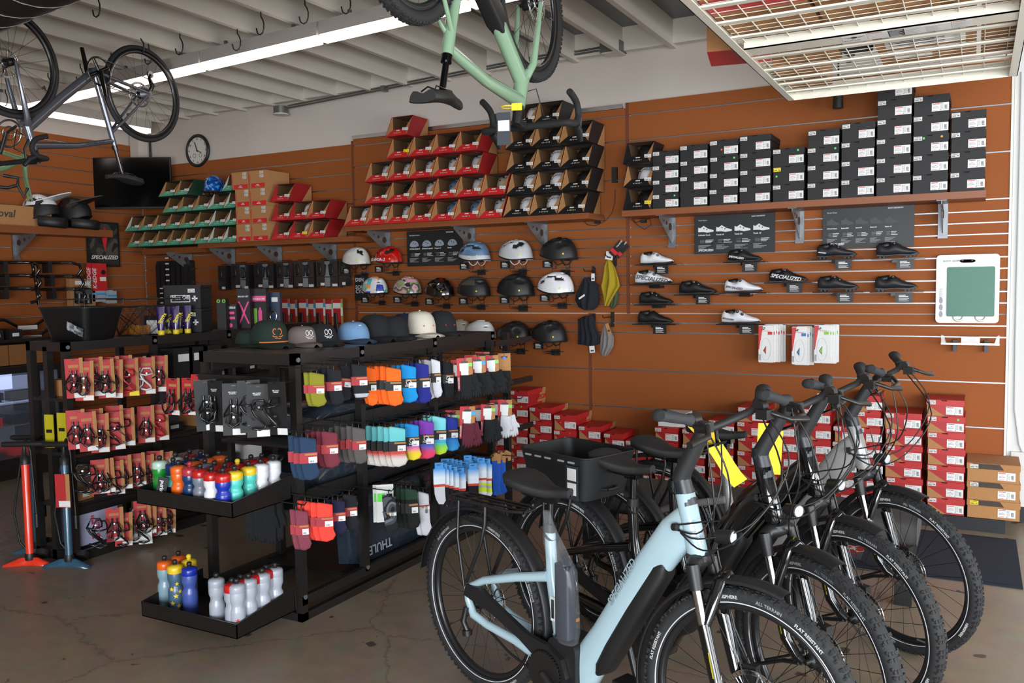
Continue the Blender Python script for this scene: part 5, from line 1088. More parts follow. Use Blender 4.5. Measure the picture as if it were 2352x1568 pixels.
up = [(366, 1045, 'green', 'mint', 'green bottle with pale green cap, leftmost in the upper tray', 'k'), (397, 1050, 'bands', 'navy', 'teal and navy banded bottle with navy cap', 'k'), (402, 1038, 'mint', 'mint', 'pale clear bottle behind the banded bottle', 'k'), (435, 1031, 'red', 'red', 'red capped bottle at the back of the upper tray', 'k'),
 (428, 1043, 'navy', 'navy', 'navy capped bottle with white speckles, left', 'k'), (460, 1034, 'navy', 'navy', 'navy capped bottle with white speckles, right', 'k'), (409, 1056, 'orange', 'orange', 'orange bottle wearing the black hang tag', 'k'), (444, 1047, 'orange', 'orange', 'orange bottle in the second rank, left', 'k'), (475, 1040, 'orange', 'orange', 'orange bottle in the second rank, middle', 'k'), (502, 1034, 'orange', 'orange', 'orange bottle in the second rank, right', 'k'),
 (435, 1059, 'dblue', 'pink', 'dark blue bottle with pinkish red cap', 'r'), (459, 1064, 'grey', 'red', 'clear grey bottle with red cap and flag print', 'k'), (470, 1052, 'grey', 'grey', 'clear grey bottle with clear cap', 'k'), (485, 1070, 'wb', 'red', 'white and black bottle with red cap', 'k'), (492, 1057, 'dblue', 'red', 'red capped bottle behind the white and black one', 'k'),
 (511, 1073, 'royal', 'red', 'royal blue bottle with red cap at the front corner', 'k'), (516, 1062, 'red', 'red', 'red capped bottle behind the royal blue one', 'k'), (521, 1050, 'red', 'red', 'red capped bottle in the middle of the upper tray', 'k'), (545, 1053, 'red', 'red', 'red capped bottle behind the aqua bottles', 'y'), (538, 1068, 'aqua', 'yellow', 'aqua bottle with yellow cap, front one', 'k'),
 (570, 1058, 'aqua', 'yellow', 'aqua bottle with yellow cap, rear one', 'k'), (576, 1043, 'red', 'red', 'red capped bottle at the back right of the upper tray', 'k'), (598, 1052, 'white', 'white', 'white bottle at the right, front one', 'k'), (627, 1045, 'white', 'white', 'white bottle at the right, rear one', 'k'), (601, 1040, 'red', 'red', 'red capped bottle behind the white bottles', 'k')]
for a in up: bottle(*a[:5], nz=a[5])
lo = [(377, 1275, 'mist', 'orange', 'pale blue tall bottle with orange cap and red lines', 'k'), (409, 1264, 'mist', 'orange', 'tall bottle with orange cap at the back left', 'k'), (401, 1284, 'star', 'yellow', 'slate tall bottle with yellow cap and yellow stars', 'k'), (433, 1272, 'mist', 'yellow', 'tall bottle with yellow cap behind the periwinkle one', 'y'), (434, 1289, 'periw', 'royal', 'periwinkle tall bottle with royal blue cap', 'k'),
 (496, 1314, 'clear', 'clear', 'clear tall bottle standing left of the red capped one', 'k'), (521, 1330, 'clear', 'red', 'clear tall bottle with bright red cap in front', 'k'), (548, 1328, 'clear', 'clear', 'clear tall bottle at the front corner of the lower tray', 'k'), (577, 1317, 'clear', 'clear', 'clear tall bottle, second along the right edge', 'k'), (607, 1304, 'clear', 'clear', 'clear tall bottle, third along the right edge', 'k'), (637, 1292, 'clear', 'clear', 'clear tall bottle, last along the right edge', 'k'),
 (551, 1318, 'clear', 'red', 'red capped tall bottle in the inner rank, near', 'k'), (581, 1307, 'clear', 'red', 'red capped tall bottle in the inner rank, middle', 'k'), (610, 1296, 'clear', 'red', 'red capped tall bottle in the inner rank, far', 'k')]
for a in lo:
    dc = (BC['yellow'], star) if a[2] == 'star' else ((REDB, [(0, .04, .02, 3), (0, .07, .012, 6)]) if 'front corner' in a[4] or 'bright red' in a[4] else None)
    bottle(*a[:5], nz=a[5], tall=True, deco=dc)
P = onZ(424, 1112, .68); r = thing('hang_tag', 'black tag with blue and white lettering hanging on the orange bottle', 'tag', (P.x+.01, -3.82, .70), (0, .18, .5)); MB().box(-.024, .024, 0, .001, -.04, .045).build('card', BLK, r)
ob('lettering', text('purist', .026, WTXT, 0, .0006, 'CENTER', 'CENTER'), r, M=Matrix.Translation((0, -.001, 0)) @ Matrix.Rotation(PI/2, 4, 'Y') @ Matrix.Rotation(PI/2, 4, 'X'))
# ------------------------------------------------------------------ black carded cages at the rack end
def cage_mesh(key, m, kind=0):
    def mk():
        b = MB(); r = .0045
        if kind == 0:   # ribbed side-entry cage
            b.tube([(-.012, -.012, .0), (-.014, -.012, -.09), (-.02, -.03, -.115), (0, -.06, -.12), (.02, -.03, -.115), (.014, -.012, -.09), (.012, -.012, .0)], r, 6)
            b.tube([(-.012, -.012, -.02), (-.036, -.035, -.06), (-.036, -.06, -.07), (0, -.075, -.05), (.036, -.06, -.07), (.036, -.035, -.06), (.012, -.012, -.02)], r, 6); b.tube([(-.036, -.035, -.06), (-.03, -.04, -.1), (0, -.06, -.12), (.03, -.04, -.1), (.036, -.035, -.06)], r, 6)
            b.tube([(-.016, -.012, 0), (-.006, -.012, -.035), (.006, -.012, -.035), (.016, -.012, 0)], r*.8, 6)
        else:           # Z shaped cage
            b.tube([(-.03, -.02, -.02), (-.034, -.06, -.03), (.0, -.075, -.035), (.034, -.06, -.03), (.03, -.02, -.02), (.02, -.012, 0), (-.02, -.012, 0)], r, 6, closed=True)
            b.tube([(-.034, -.05, -.03), (-.02, -.05, -.06), (.02, -.045, -.1), (.025, -.03, -.12), (0, -.05, -.125), (-.03, -.03, -.12)], r*1.3, 6, flat=1.6)
        b.cyl((0, -.01, -.03), (0, -.02, -.03), .005, 8, 1).cyl((0, -.01, -.08), (0, -.02, -.08), .005, 8, 1); return b.mesh('bottle_cage', [m, SIL])
    return cached(('cage', key, kind), mk)
CG = {'k': mat('cage_black', '#17181a', .3, coat=.3), 'r': mat('cage_red', '#b01616', .3, coat=.3), 'w': mat('cage_white', '#d8dadc', .3, coat=.3)}
def cagecard(px, py, X, desc, card='r', cg='k', kind=0, yaw=YAW, w=.085, h=.205, onyp=None, txt='RIB CAGE II', lab=WHT, group='bottle cages on red cards'):
    P = onY(px, py, onyp) if onyp else onX(px, py, X)
    r = thing('bottle_cage_card', desc, 'bottle cage', P, (0, rnd.uniform(-.04, .04), yaw+rnd.uniform(-.12, .12)), group)
    if card == 'r': MB().box(-w/2, w*.3, 0, .002, -h, -.004, 0).box(w*.3, w/2, 0, .002, -h, 0, 1).box(-w/2, w*.3, -.0005, .002, -h, -h*.85, 0).box(-w*.3, w*.25, -.001, 0, -h*.24, -h*.17, 1).build('card', [REDC, KRF], r)
    elif card == 'k': MB().box(-w/2, w/2, 0, .002, -h, 0).build('card', BLKC, r)
    else: MB().box(-w/2, w/2, 0, .002, -h, -h*.28, 0).box(-w/2, w/2, 0, .002, -h*.28, 0, 1).cyl((0, -.001, -h*.13), (0, .0, -h*.13), w*.38, 20, 0).build('card', [WHT, BLKC], r)
    MB().prism([(-.012, -.014), (.012, -.014), (.008, -.008), (-.008, -.008)], -.002, -.0005).build('card_slot', BLK, r)
    MB().box(-w*.08, w*.48, -.002, -.0005, -h*.99, -h*.87).build('price_label', lab, r)
    ob('bottle_cage', cage_mesh(cg, CG[cg], kind), r, loc=(0, -.004, -h*.3), scale=1.05)
    if txt: ob('lettering', text(txt, .0075, KRF if card == 'r' else WTXT, 0, .0002, 'CENTER'), r, loc=(-w*.05, -.0015, -h*.215), rot=FRONT)
    return r
for i, (px, py, yaw, kd, tx) in enumerate(((470, 872, .9, 0, ''), (492, 874, .15, 0, 'RIB CAGE II\nCARBON'), (536, 880, .75, 0, 'RIB CAGE II\nCARBON'), (570, 873, .7, 1, ''), (592, 882, .85, 1, 'ZEE CAGE II\nCARBON'), (634, 876, .1, 1, 'ZEE CAGE II\nCARBON'))):
    cagecard(px, py, 0, 'black card with black bottle cage, %s from the left at the rack end' % nth(i), 'k', 'k', kd, yaw, .105, .25, onyp=-3.62+.012*(i % 2), txt=tx, group='bottle cages on black cards')
    P = onY(px, py, -3.6); peg(P.x, -3.47, P.z-.01, .14, -PI/2)
for i, (px, py, k_) in enumerate(((397, 867, 0), (433, 866, 0), (455, 858, 0))): cagecard(px, py, 0, 'red card with black strap bag left of the black cages, %s of three' % nth(i), onyp=-3.35, yaw=.3, txt='')
for i, (px, py) in enumerate(((580, 1215), (600, 1212), (620, 1208))):
    P = onY(px, py, -3.4); r = thing('gloves_pair', 'long black gloves hanging under the upper tray, %s of three' % nth(i), 'gloves', (P.x, -3.4, .58), (0, 0, .3)); 
    ob('glove', GLV['k'], r, scale=(1, 1, 1.7)); ob('glove', GLV['k'], r, loc=(.03, .02, 0), scale=(1, 1, 1.6))
    peg(P.x, -3.44, .595, .06, PI/2)
# ------------------------------------------------------------------ left rack
XL = -4.74
t = thing('display_rack', 'long black steel rack of bottle cages left of the sock rack', 'rack', (-4.93, -2.6, 0)); O2 = t.location
def rc(n, x0, x1, y0, y1, z0, z1, m=BLKM): return MB().box(x0-O2.x, x1-O2.x, y0-O2.y, y1-O2.y, z0, z1).build(n, m, t)
for yy in (-3.34, -2.72, -2.08, -1.5):
    for xx in (-5.09, -4.76): 
        p = rc('post', xx-.02, xx+.02, yy-.02, yy+.02, 0, 1.33)
        if xx > -5: ob('bolt', BOLT, p, loc=(XL-O2.x, yy-O2.y, 1.3))
for xx in (-5.11, -4.77): rc('top_rail', xx, xx+.03, -3.36, -1.48, 1.275, 1.33); rc('base_rail', xx, xx+.03, -3.36, -1.48, 0, .06)
rc('end_rail', -5.11, -4.74, -3.36, -3.33, 1.275, 1.33); rc('end_rail', -5.11, -4.74, -3.36, -3.33, 0, .06); rc('post', -4.95, -4.91, -3.36, -3.32, 0, 1.3)
rc('top_shelf', -5.08, -4.77, -3.34, -1.5, 1.3, 1.326)
for z in (.99, .66, .34, .07): rc('shelf', -5.08, -4.8, -3.34, -1.5, z-.02, z)
for z in (1.2, .86, .6, .3): rc('hook_rail', -4.8, -4.785, -3.34, -1.5, z-.03, z+.02)
# small stock on the rack shelves
rr_ = random.Random(5)
for k, z in enumerate((.991, .661, .341)):
    for i in range(7):
        y = -3.2+.24*i; w = rr_.uniform(.1, .18); h = rr_.uniform(.04, .12); m = (KRF, BLKC, WHT, mat('grey_stock_box', '#5d6067', .7))[rr_.randrange(4)]
        b = thing('stock_box', 'small %s box on the %s shelf of the left rack, %s from the near end' % ({KRF: 'kraft', BLKC: 'black', WHT: 'white'}.get(m, 'grey'), ('upper', 'middle', 'lower')[k], nth(i)), 'box', (-4.95, y, z), (0, 0, rr_.uniform(-.2, .2)), 'stock boxes on the left rack')
        MB().box(-.08, .1, -w/2, w/2, 0, h).build('box_body', m, b); MB().box(.1, .101, -w*.3, w*.2, h*.3, h*.75).build('box_label', WHT, b)
b = thing('leaflet_box', 'white box reading 3.25 in pink on the bottom shelf of the left rack', 'box', (-4.9, -3.18, .072)); MB().box(-.1, .1, -.09, .17, 0, .235).build('box_body', mat('lilac_box', '#a3a6c0', .7), b)
PNK = mat('pink_print', '#c02a5e', .6); ob('lettering', text('3.25"', .075, PNK, 0, .0015), b, M=Matrix.Translation((.102, .05, .02)) @ Matrix.Rotation(PI/2, 4, 'Z') @ Matrix.Rotation(PI/2, 4, 'X') @ Matrix.Rotation(PI/2, 4, 'Z'))
CW = lambda px0, px1, py0, py1, X: None
def lcard(px, py, desc, w=.1, h=.235, cg='k', kind=0, X=-4.6, yaw=.75, lab=WHT, card='r', txt='RIB CAGE II'): return cagecard(px, py, X, desc, card, cg, kind, yaw, w, h, None, txt, lab)
ML = 'left rack'
r1 = [(193, 828, 'front at the near end', 'k', 0), (168, 822, 'tucked behind at the near post', 'k', 0), (214, 820, 'behind the nearest one', 'k', 0), (240, 824, 'second group', 'k', 0), (262, 825, 'turned sideways', 'k', 0), (253, 818, 'behind the second group', 'k', 0), (297, 822, 'holding a red cage with yellow sticker', 'r', 1), (316, 818, 'behind the red cage', 'w', 0), (336, 819, 'turned sideways with white cage', 'w', 1), (366, 815, 'last of the row', 'k', 0), (283, 815, 'behind, middle of the row', 'k', 0)]
for i, (x, y, d, c, kd) in enumerate(r1): lcard(x, y, 'red bottle cage card, top row of left rack, '+d, cg=c, kind=kd, X=-4.58-.04*(d.startswith('beh') or d.startswith('tuck')), lab=YEL if 'yellow' in d else WHT)
r2 = [(198, 945, 'partly hidden second', 'k', 0), (228, 949, 'large front one', 'k', 0), (172, 940, 'by the near post', 'k', 0), (215, 938, 'behind', 'k', 0), (262, 944, 'turned sideways', 'k', 1), (288, 936, 'with black clamp cage', 'k', 1), (334, 931, 'right pair left', 'k', 0), (366, 927, 'with red cage at the right', 'r', 1), (262, 930, 'plain kraft behind', 'k', 0)]
for x, y, d, c, kd in r2: lcard(x, y, 'red bottle cage card, second row of left rack, '+d, cg=c, kind=kd, X=-4.58-.05*('behind' in d or 'near post' in d))
r3 = [(263, 1057, 'front one', 'k', 1), (281, 1045, 'behind the front one', 'k', 0), (240, 1052, 'half behind black parts', 'k', 0), (312, 1040, 'centre', 'k', 0), (334, 1043, 'right of centre', 'k', 0), (356, 1034, 'near the right', 'k', 0), (378, 1036, 'far right', 'k', 0), (228, 1054, 'leftmost', 'k', 0)]
for x, y, d, c, kd in r3: lcard(x, y, 'red bottle cage card, third row of left rack, '+d, cg=c, kind=kd, h=.21)
r4 = [(284, 1176, 'tilted front one', 'k', 1), (262, 1165, 'kraft one behind the tilted one', 'k', 0), (362, 1156, 'right of the black and white card', 'k', 0), (340, 1150, 'behind the black and white card', 'k', 0), (385, 1150, 'furthest right', 'k', 0), (325, 1148, 'top centre', 'k', 0)]
for x, y, d, c, kd in r4: lcard(x, y, 'red bottle cage card, bottom row of left rack, '+d, cg=c, kind=kd, h=.21)
lcard(330, 1170, 'black and white card with round bear emblem and black cage', card='w', cg='k', kind=1, h=.22, txt='', w=.08); lcard(312, 1166, 'second black and white card behind the first', card='w', h=.22, txt='', w=.075, X=-4.64)
for x, y, n_ in ((190, 1066, 'third row by the near post'), (205, 1070, 'third row second'), (220, 1190, 'bottom row near end'), (232, 1195, 'bottom row second'), (382, 1170, 'white clamp at the right')):
    P = onX(x, y, -4.62); o = thing('bottle_cage', ('bare black wire bottle cage, ' if 'white' not in n_ else 'white bottle cage, ')+n_, 'bottle cage', P, (0, 0, .8)); ob('cage_body', cage_mesh('k', CG['w' if 'white' in n_ else 'k'], 1), o, scale=1.2)
for x, y in ((395, 900), (408, 1005)): pass
for i, (x, y) in enumerate(((402, 838), (438, 830), (470, 826))):
    P = onX(x, y, -4.75); b = thing('parts_box', 'black parts box with white sticker on the upper left rack, %s of three' % nth(i), 'box', (P.x, P.y, 1.0)); MB().box(-.1, .08, -.08, .08, 0, .24).build('box_body', BLKC, b); MB().box(.08, .081, -.04, .05, .15, .2).build('price_label', WHT, b)
P = onX(112, 960, -5.05)
for i, (x, y) in enumerate(((111, 952), (140, 948))):
    P = onY(x, y, -3.38); b = thing('yellow_sachet', 'yellow sachet hanging at the rack end, %s one' % ('left', 'right')[i], 'sachet', P, (0, 0, .3)); MB().box(-.03, .03, 0, .006, -.2, 0).box(-.02, .02, -.001, 0, -.11, -.09, 1).build('sachet', [mat('sachet_yellow', '#b5a818', .5), BLK], b)
# ------------------------------------------------------------------ goods on top of the left rack
ZL = 1.331
def topP(px, py): return onZ(px, py, ZL)
# big black mesh basket
P = topP(172, 787); t = thing('bike_basket', 'black metal bicycle basket with grey swing tag on the left rack', 'basket', (-4.93, -3.1, ZL), (0, 0, .12))
def frust(w0, d0, w1, d1, h, n=6):
    r0 = [(x, y, 0) for x, y in rrect(-w0/2, w0/2, -d0/2, d0/2, .04)]; r1 = [(x, y, h) for x, y in rrect(-w1/2, w1/2, -d1/2, d1/2, .04)]; return r0, r1
a, b_ = frust(.3, .24, .4, .32, .2); ai, bi = frust(.29, .23, .39, .31, .2)
MSH = mat('black_mesh_sheet', '#0f0f10', .4, alpha=.93); mb = MB().loft([a, b_], 0, caps=False).loft([[(x, y, z+.002) for x, y, z in ai], bi], 0, caps=False); mb.add(a, [tuple(range(len(a)))]); mb.build('basket_body', MSH, t)
MB().tube(b_, .006, 6, closed=True).tube([(x*1.02, y*1.02, .25) for x, y, z in b_], .003, 5, closed=True).build('rim', BLK, t)
for k in range(0, 20, 2): MB().tube([b_[k], (b_[k][0]*1.02, b_[k][1]*1.02, .25)], .002, 4).build('rim_wire', BLK, t)
b = MB().box(-.06, .06, -.002, 0, -.03, .03).build('swing_tag', vor_mat('grey_tag_print', ['#8a8b90', '#5d5f66', '#a8a9ad', '#3b3c40'], 60, .7, 0), t); b.matrix_local = Matrix.Translation((.1, -.148, .07)) @ Matrix.Rotation(.35, 4, 'X') @ Matrix.Rotation(.45, 4, 'Y')
# wire basket
t = thing('bike_basket', 'open black wire mesh basket beside the solid basket', 'basket', (-4.93, -2.62, ZL), (0, 0, .05)); a, b_ = frust(.26, .3, .32, .38, .19)
MB().tube(b_, .004, 6, closed=True).tube([(x*1.05, y*1.05, .24) for x, y, z in b_], .003, 5, closed=True).tube(a, .004, 6, closed=True).build('rim', BLK, t)
mb = MB()
for k in range(60):
    f = k/60*20; i = int(f) % 20; j = (i+1) % 20; g = f-int(f); p0 = Vector(a[i])*(1-g)+Vector(a[j])*g
    for dk in (-2.2, 2.2):
        f2 = (f+dk) % 20; i2 = int(f2) % 20; g2 = f2-int(f2); p1 = Vector(b_[i2])*(1-g2)+Vector(b_[(i2+1) % 20])*g2; mb.tube([p0, p1], .0012, 3, caps=False)
o = mb.build('wire_mesh', BLK, t); o['kind'] = 'stuff'
for k, (dx, dy, m, l) in enumerate(((-.02, -.05, mat('amber_bag', '#b3701a', .4), 'amber sachet inside the wire basket'), (.02, .06, WHT, 'white labelled packet inside the wire basket'), (-.06, .1, BLKC, 'black packet inside the wire basket'))):
    tag(MB().box(-.05, .05, -.04, .04, 0, .06+.03*k).build('packet', m), l, 'packet').location = (-4.93+dx, -2.62+dy, ZL+.005)
# chamois cream tubes
PUR = mat('purple_tube', '#2c1450', .3, coat=.3)
for i, (px, py) in enumerate(((371, 776), (388, 774), (405, 773), (432, 771), (413, 773))):
    P = topP(px, py); t = thing('cream_tube', 'purple and yellow cream tube, %s from the left on the left rack' % nth((0, 1, 2, 4, 3)[i]), 'tube', (-4.78-.07*(i in (1, 4)), P.y, ZL), (0, 0, .75), 'cream tubes on the rack')
    P.x = t.location.x
    t.location = Vector((onX(px, py, t.location.x).x, onX(px, py, t.location.x).y, ZL))
    MB().loft([[(rx*cos(a_), ry*sin(a_), z) for a_ in [2*PI*k/16 for k in range(16)]] for rx, ry, z in ((.021, .021, .03), (.024, .021, .06), (.027, .014, .12), (.03, .002, .19))]).build('tube_body', PUR, t)
    MB().lathe([(.02, 0), (.021, .002), (.021, .03), (.019, .032)], 16).build('tube_cap', mat('tube_yellow', '#d8c41a', .4), t)
    YT = mat('yellow_print', '#e0cf1c', .6)
    for s, x in (('Chamois', -.004), ("BUTT'R", .012)): ob('lettering', text(s, .017 if s[0] == 'C' else .022, YT, 0, .0006), t, M=Matrix.Translation((x, -.0215, .075)) @ Matrix.Rotation(-.12, 4, 'X') @ Matrix.Rotation(-1.1, 4, 'Y') @ Matrix.Rotation(PI/2, 4, 'X'))
# two stacked black cleaning kit tubs
for k in range(2):
    P = onX(468, 768, -4.78); t = thing('cleaner_tub', 'black tub with white bordered lettering and plus sign, %s of the two stacked' % ('lower', 'upper')[k], 'tub', (-4.92, P.y, ZL+.166*k), (0, 0, .42), 'stacked cleaning kit tubs'); w = .13
    MB().prism(rrect(-w, w, 0, .148, .01), -.09, .09).build('tub_body', BLKC, t); MB().prism(rrect(-w-.006, w+.006, .145, .164, .006), -.096, .096).build('tub_lid', BLKC, t)
    mb = MB(); 
    for x0, x1, z0, z1 in ((-.085, .055, .045, .05), (-.085, .055, .09, .095), (-.085, -.08, .045, .095), (.05, .055, .045, .095), (.08, .095, .05, .055), (.08, .095, .085, .09), (.068, .108, .065, .075), (.083, .093, .05, .09)): mb.box(x0, x1, -.0915, -.09, z0, z1)
    mb.build('white_frame', WTXT, t); ob('lettering', text('Muc-Off', .036, WTXT, 0, .0008, 'CENTER'), t, loc=(-.015, -.0915, .058), rot=FRONT); ob('price_label', LPS, t, loc=(.065, -.09, .125))
def pack(px, py0, py1, wpx, m, desc, deco, D=-4.85, yaw=.45, th=.03):
    P = onX(px, py1, D); k = (P-CAM).dot(_f)/CF; w = wpx*k/.95; h = (py1-py0)*k; t = thing('retail_pack', desc, 'package', (P.x, P.y, max(ZL, P.z) if D < -4.7 else P.z), (0, 0, yaw))
    MB().box(-w/2, w/2, -th, th, 0, h).build('pack_body', m, t); deco(t, w, h, -th-.001); return t
PKM = mat('pink_gloss_print', '#e04a86', .5); 
def d1(t, w, h, y):
    MB().box(-w*.4, w*.4, y, y+.001, h*.82, h*.9).box(-w*.3, w*.3, y, y+.001, h*.6, h*.7, 1).box(-w*.35, w*.35, y, y+.001, h*.4, h*.5, 1).cyl((-w*.1, y, h*.16), (-w*.1, y+.001, h*.16), w*.2, 12, 1).build('printed_shapes', [WTXT, PKM], t); ob('lettering', text('Muc-Off', w*.2, BLK, 0, .0002, 'CENTER'), t, loc=(0, y-.001, h*.83), rot=FRONT)
def d2(t, w, h, y):
    for s in (-1, 1):
        for q_ in (-1, 1): MB().tube([(s*w*.38, y, h*(.4+.28*q_)), (s*w*.12, y, h*(.4+.1*q_)), (0, y, h*.4)], w*.08, 6, flat=.3).build('pink_brush', PKM, t)
    ob('lettering', text('BRUSH SET', w*.17, WTXT, 0, .0003, 'CENTER'), t, loc=(0, y-.001, h*.78), rot=FRONT)
def d3(t, w, h, y):
    MB().box(-w*.48, w*.48, y, y+.001, h*.68, h*.82, 0).box(-w*.2, -.02*w, y, y+.001, h*.1, h*.5, 1).box(w*.05, w*.25, y, y+.001, h*.12, h*.45, 0).box(w*.1, w*.2, y, y+.001, h*.45, h*.52, 0).build('printed_shapes', [PKM, mat('lime_print2', '#6fae3a', .6)], t)
    ob('lettering', text('CLEAN & LUBE', w*.13, WTXT, 0, .0004, 'CENTER'), t, loc=(0, y-.001, h*.71), rot=FRONT)
def d4(t, w, h, y):
    MB().torus(w*.24, w*.05, 24, 6, M=Matrix.Translation((0, y, h*.3)) @ Matrix.Diagonal((1, 1, 1.4, 1))).build('lock_shackle', CHR, t); MB().box(-w*.2, w*.2, y-.004, y, h*.4, h*.58).build('lock_body', BLK, t); MB().box(-w*.1, w*.35, y, y+.001, h*.72, h*.85).build('price_label', WHT, t)
pack(536, 706, 764, 24, BLKC, 'narrow black and pink care pack left of the pink brush pack', d1); pack(565, 676, 766, 28, BLKC, 'black brush set pack with four pink brushes', d2); pack(596, 678, 766, 40, BLKC, 'black clean and lube pack with pink banner', d3); pack(632, 686, 764, 30, mat('blue_blister', '#2c3a55', .3, coat=.5), 'blue blister pack with chrome lock', d4)
pack(514, 695, 766, 20, BLKC, 'black pack with two green rings', lambda t, w, h, y: [MB().torus(.01, .003, 16, 5, M=Matrix.Translation((s*.02, y, h*.93))).build('green_ring', STR['green'], t) for s in (-1, 1)] and None)
# ------------------------------------------------------------------ goods hanging in the corner bay
GLP = mat('smoked_blister', '#26272a', .15, coat=.6)
for i, (px, w_) in enumerate(((508, 24), (540, 30), (560, 26), (592, 28), (616, 30), (642, 22), (661, 30), (684, 28), (708, 32), (735, 26), (762, 34), (785, 20))):
    py = 606-.045*(px-500)-(0 if i % 2 == 0 else 3); P = onY(px, py, -.16-.03*(i % 2)); k = (P-CAM).dot(_f)/CF; w = w_*k
    t = thing('saddle_bag_pack', 'black clear-fronted hanging pack, %s from the left under the far shelf' % nth(i), 'package', P, (0, 0, -.05), 'black hanging packs under the far shelf')
    MB().box(-w/2, w/2, 0, .07, -.27, -.02).build('pack_body', GLP, t); MB().loft([[(-w*.3, -.001, -.05), (0, -.001, -.04), (w*.1, -.001, -.15), (-w*.2, -.001, -.16)], [(-w*.3, -.01, -.06), (0, -.01, -.05), (w*.1, -.01, -.14), (-w*.2, -.01, -.15)]]).build('product', BLK, t)
    MB().box(-w*.45, w*.45, -.004, 0, -.175, -.165).build('strap', BLK, t); MB().box(0, w*.45, -.002, 0, -.26, -.235).build('price_label', WHT, t)
    MB().tube([(0, .0, -.01), (0, .16, -.0)], .003, 5).build('peg_hook', mat('dark_red_hook', '#3a0f0d', .5), t)
for i, (px, st) in enumerate(((641, 'green'), (657, 'blue'), (674, 'blue'), (699, 'blue'), (716, 'blue'), (738, 'blue'), (757, 'green'), (778, 'green'))):
    P = onY(px, 688-(i % 2)*2, -.18-.02*(i % 2)); t = thing('mudguard_card', 'red and kraft header card with black tool, %s from the left' % nth(i), 'header card', P, (0, 0, 0), 'red header cards below the black packs')
    MB().box(-.07, .02, 0, .003, -.22, 0, 0).box(.02, .045, 0, .003, -.24, .0, 1).build('card', [REDC, KRF], t); MB().box(-.07, .02, -.001, 0, -.09, -.04).box(.02, .042, -.001, 0, -.16, -.08).build('white_label', WHT, t); MB().box(.02, .042, -.0015, -.001, -.08, -.04).build('colour_strip', STR[st], t)
    MB().loft([[(-.035+.022*w_*cos(a_), -.012+.008*sin(a_), z) for a_ in [2*PI*k/10 for k in range(10)]] for w_, z in ((.5, -.13), (1, -.15), (1, -.24), (1.6, -.3), (1.6, -.36))]).build('black_tool', BLK, t)
# dark parts board next to the corner
P0 = onY(358, 600, -.1); P1 = onY(440, 690, -.1); t = thing('parts_display', 'black parts display panel hanging in the dark corner', 'display panel', ((P0.x+P1.x)/2, -.1, P1.z)); w = P1.x-P0.x; h = P0.z-P1.z
MB().prism(rrect(-w/2, w/2, 0, h, .03), 0, .06).build('panel', BLK, t)
for k in range(6): MB().box(-w*.45+w*.15*k, -w*.45+w*.15*k+.05, -.03, 0, h*.1, h*.9).build('hanging_part', BLKC, t)
mb = MB()
for k in range(8): mb.box(-w*.15, -w*.05, -.033, -.03, .03+.06*k, .045+.06*k)
mb.build('white_tags', WTXT, t)
for i, (x0, x1, y0, y1, l) in enumerate(((392, 440, 663, 742, 'black tall parts box behind the cleaning tubs'), (360, 392, 690, 742, 'black card with rows of white print behind the tubes'))):
    P0 = onY(x0, y0, -1.0); P1 = onY(x1, y1, -1.0); t = thing('parts_box', l, 'box', (P0.x, -1.0, P1.z)); MB().box(0, P1.x-P0.x, 0, .12, 0, P0.z-P1.z).build('box_body', BLKC, t)
    mb = MB(); 
    for k in range(7): mb.box(.05, .09, -.001, 0, .05+.045*k, .06+.045*k)
    mb.build('printed_lines', WTXT, t)
# stand that carries the two boxes above (dark cabinet behind the left rack)
t = thing('dark_cabinet', 'dark low cabinet behind the left rack near the corner', 'cabinet', (-6.0, -.9, 0)); P = onY(392, 742, -1.0)
MB().box(-.75, .75, -.2, .35, 0, P.z-.002).build('cabinet_body', BLKM, t); MB().box(-.7, -.02, -.205, -.2, .05, P.z-.05).build('cabinet_door', BLKM, t); MB().box(.02, .7, -.205, -.2, .05, P.z-.05).build('cabinet_door', BLKM, t)
# red packs on the left wall etc.
def wallX(px, py, X=-8.05): return onX(px, py, X)
def wl_thing(n, l, c, px, py, X=-8.05, g=None): P = wallX(px, py, X); return thing(n, l, c, P, (0, 0, PI/2), g)
for i, (px, py) in enumerate(((215, 604), (228, 605))):
    t = wl_thing('blister_pack', 'red parts pack with vertical white lettering on the left wall, %s one' % ('left', 'right')[i], 'package', px, py, -8.0+.03*i); MB().box(-.08, .08, 0, .01, -.28, 0).build('card', REDB, t); ob('lettering', text('K-EDGE', .06, WTXT, .2, .001), t, M=Matrix.Translation((-.03, -.001, -.26)) @ Matrix.Rotation(-PI/2, 4, 'Y') @ Matrix.Rotation(PI/2, 4, 'X')); MB().cyl((.04, -.001, -.09), (.04, -.006, -.09), .025, 14).build('mount', BLK, t); MB().box(0, .07, -.002, 0, -.18, -.14).build('price_label', WHT, t)
for i, (px, py) in enumerate(((179, 640), (199, 642))):
    t = wl_thing('seatpost_box', 'tall kraft box with cut-out window on the left wall, %s one' % ('left', 'right')[i], 'box', px, py, -8.0); MB().box(-.09, .09, 0, .06, -.36, 0).build('box_body', KRF, t); MB().prism(rrect(-.05, .05, -.25, -.08, .01), -.001, 0).build('window', BLK, t); MB().tube([(0, -.01, -.24), (0, -.01, -.15)], .012, 8).box(-.03, .03, -.02, 0, -.15, -.1).build('product', GRY, t); MB().box(-.035, .04, -.002, 0, -.06, -.02).build('price_label', WHT, t)
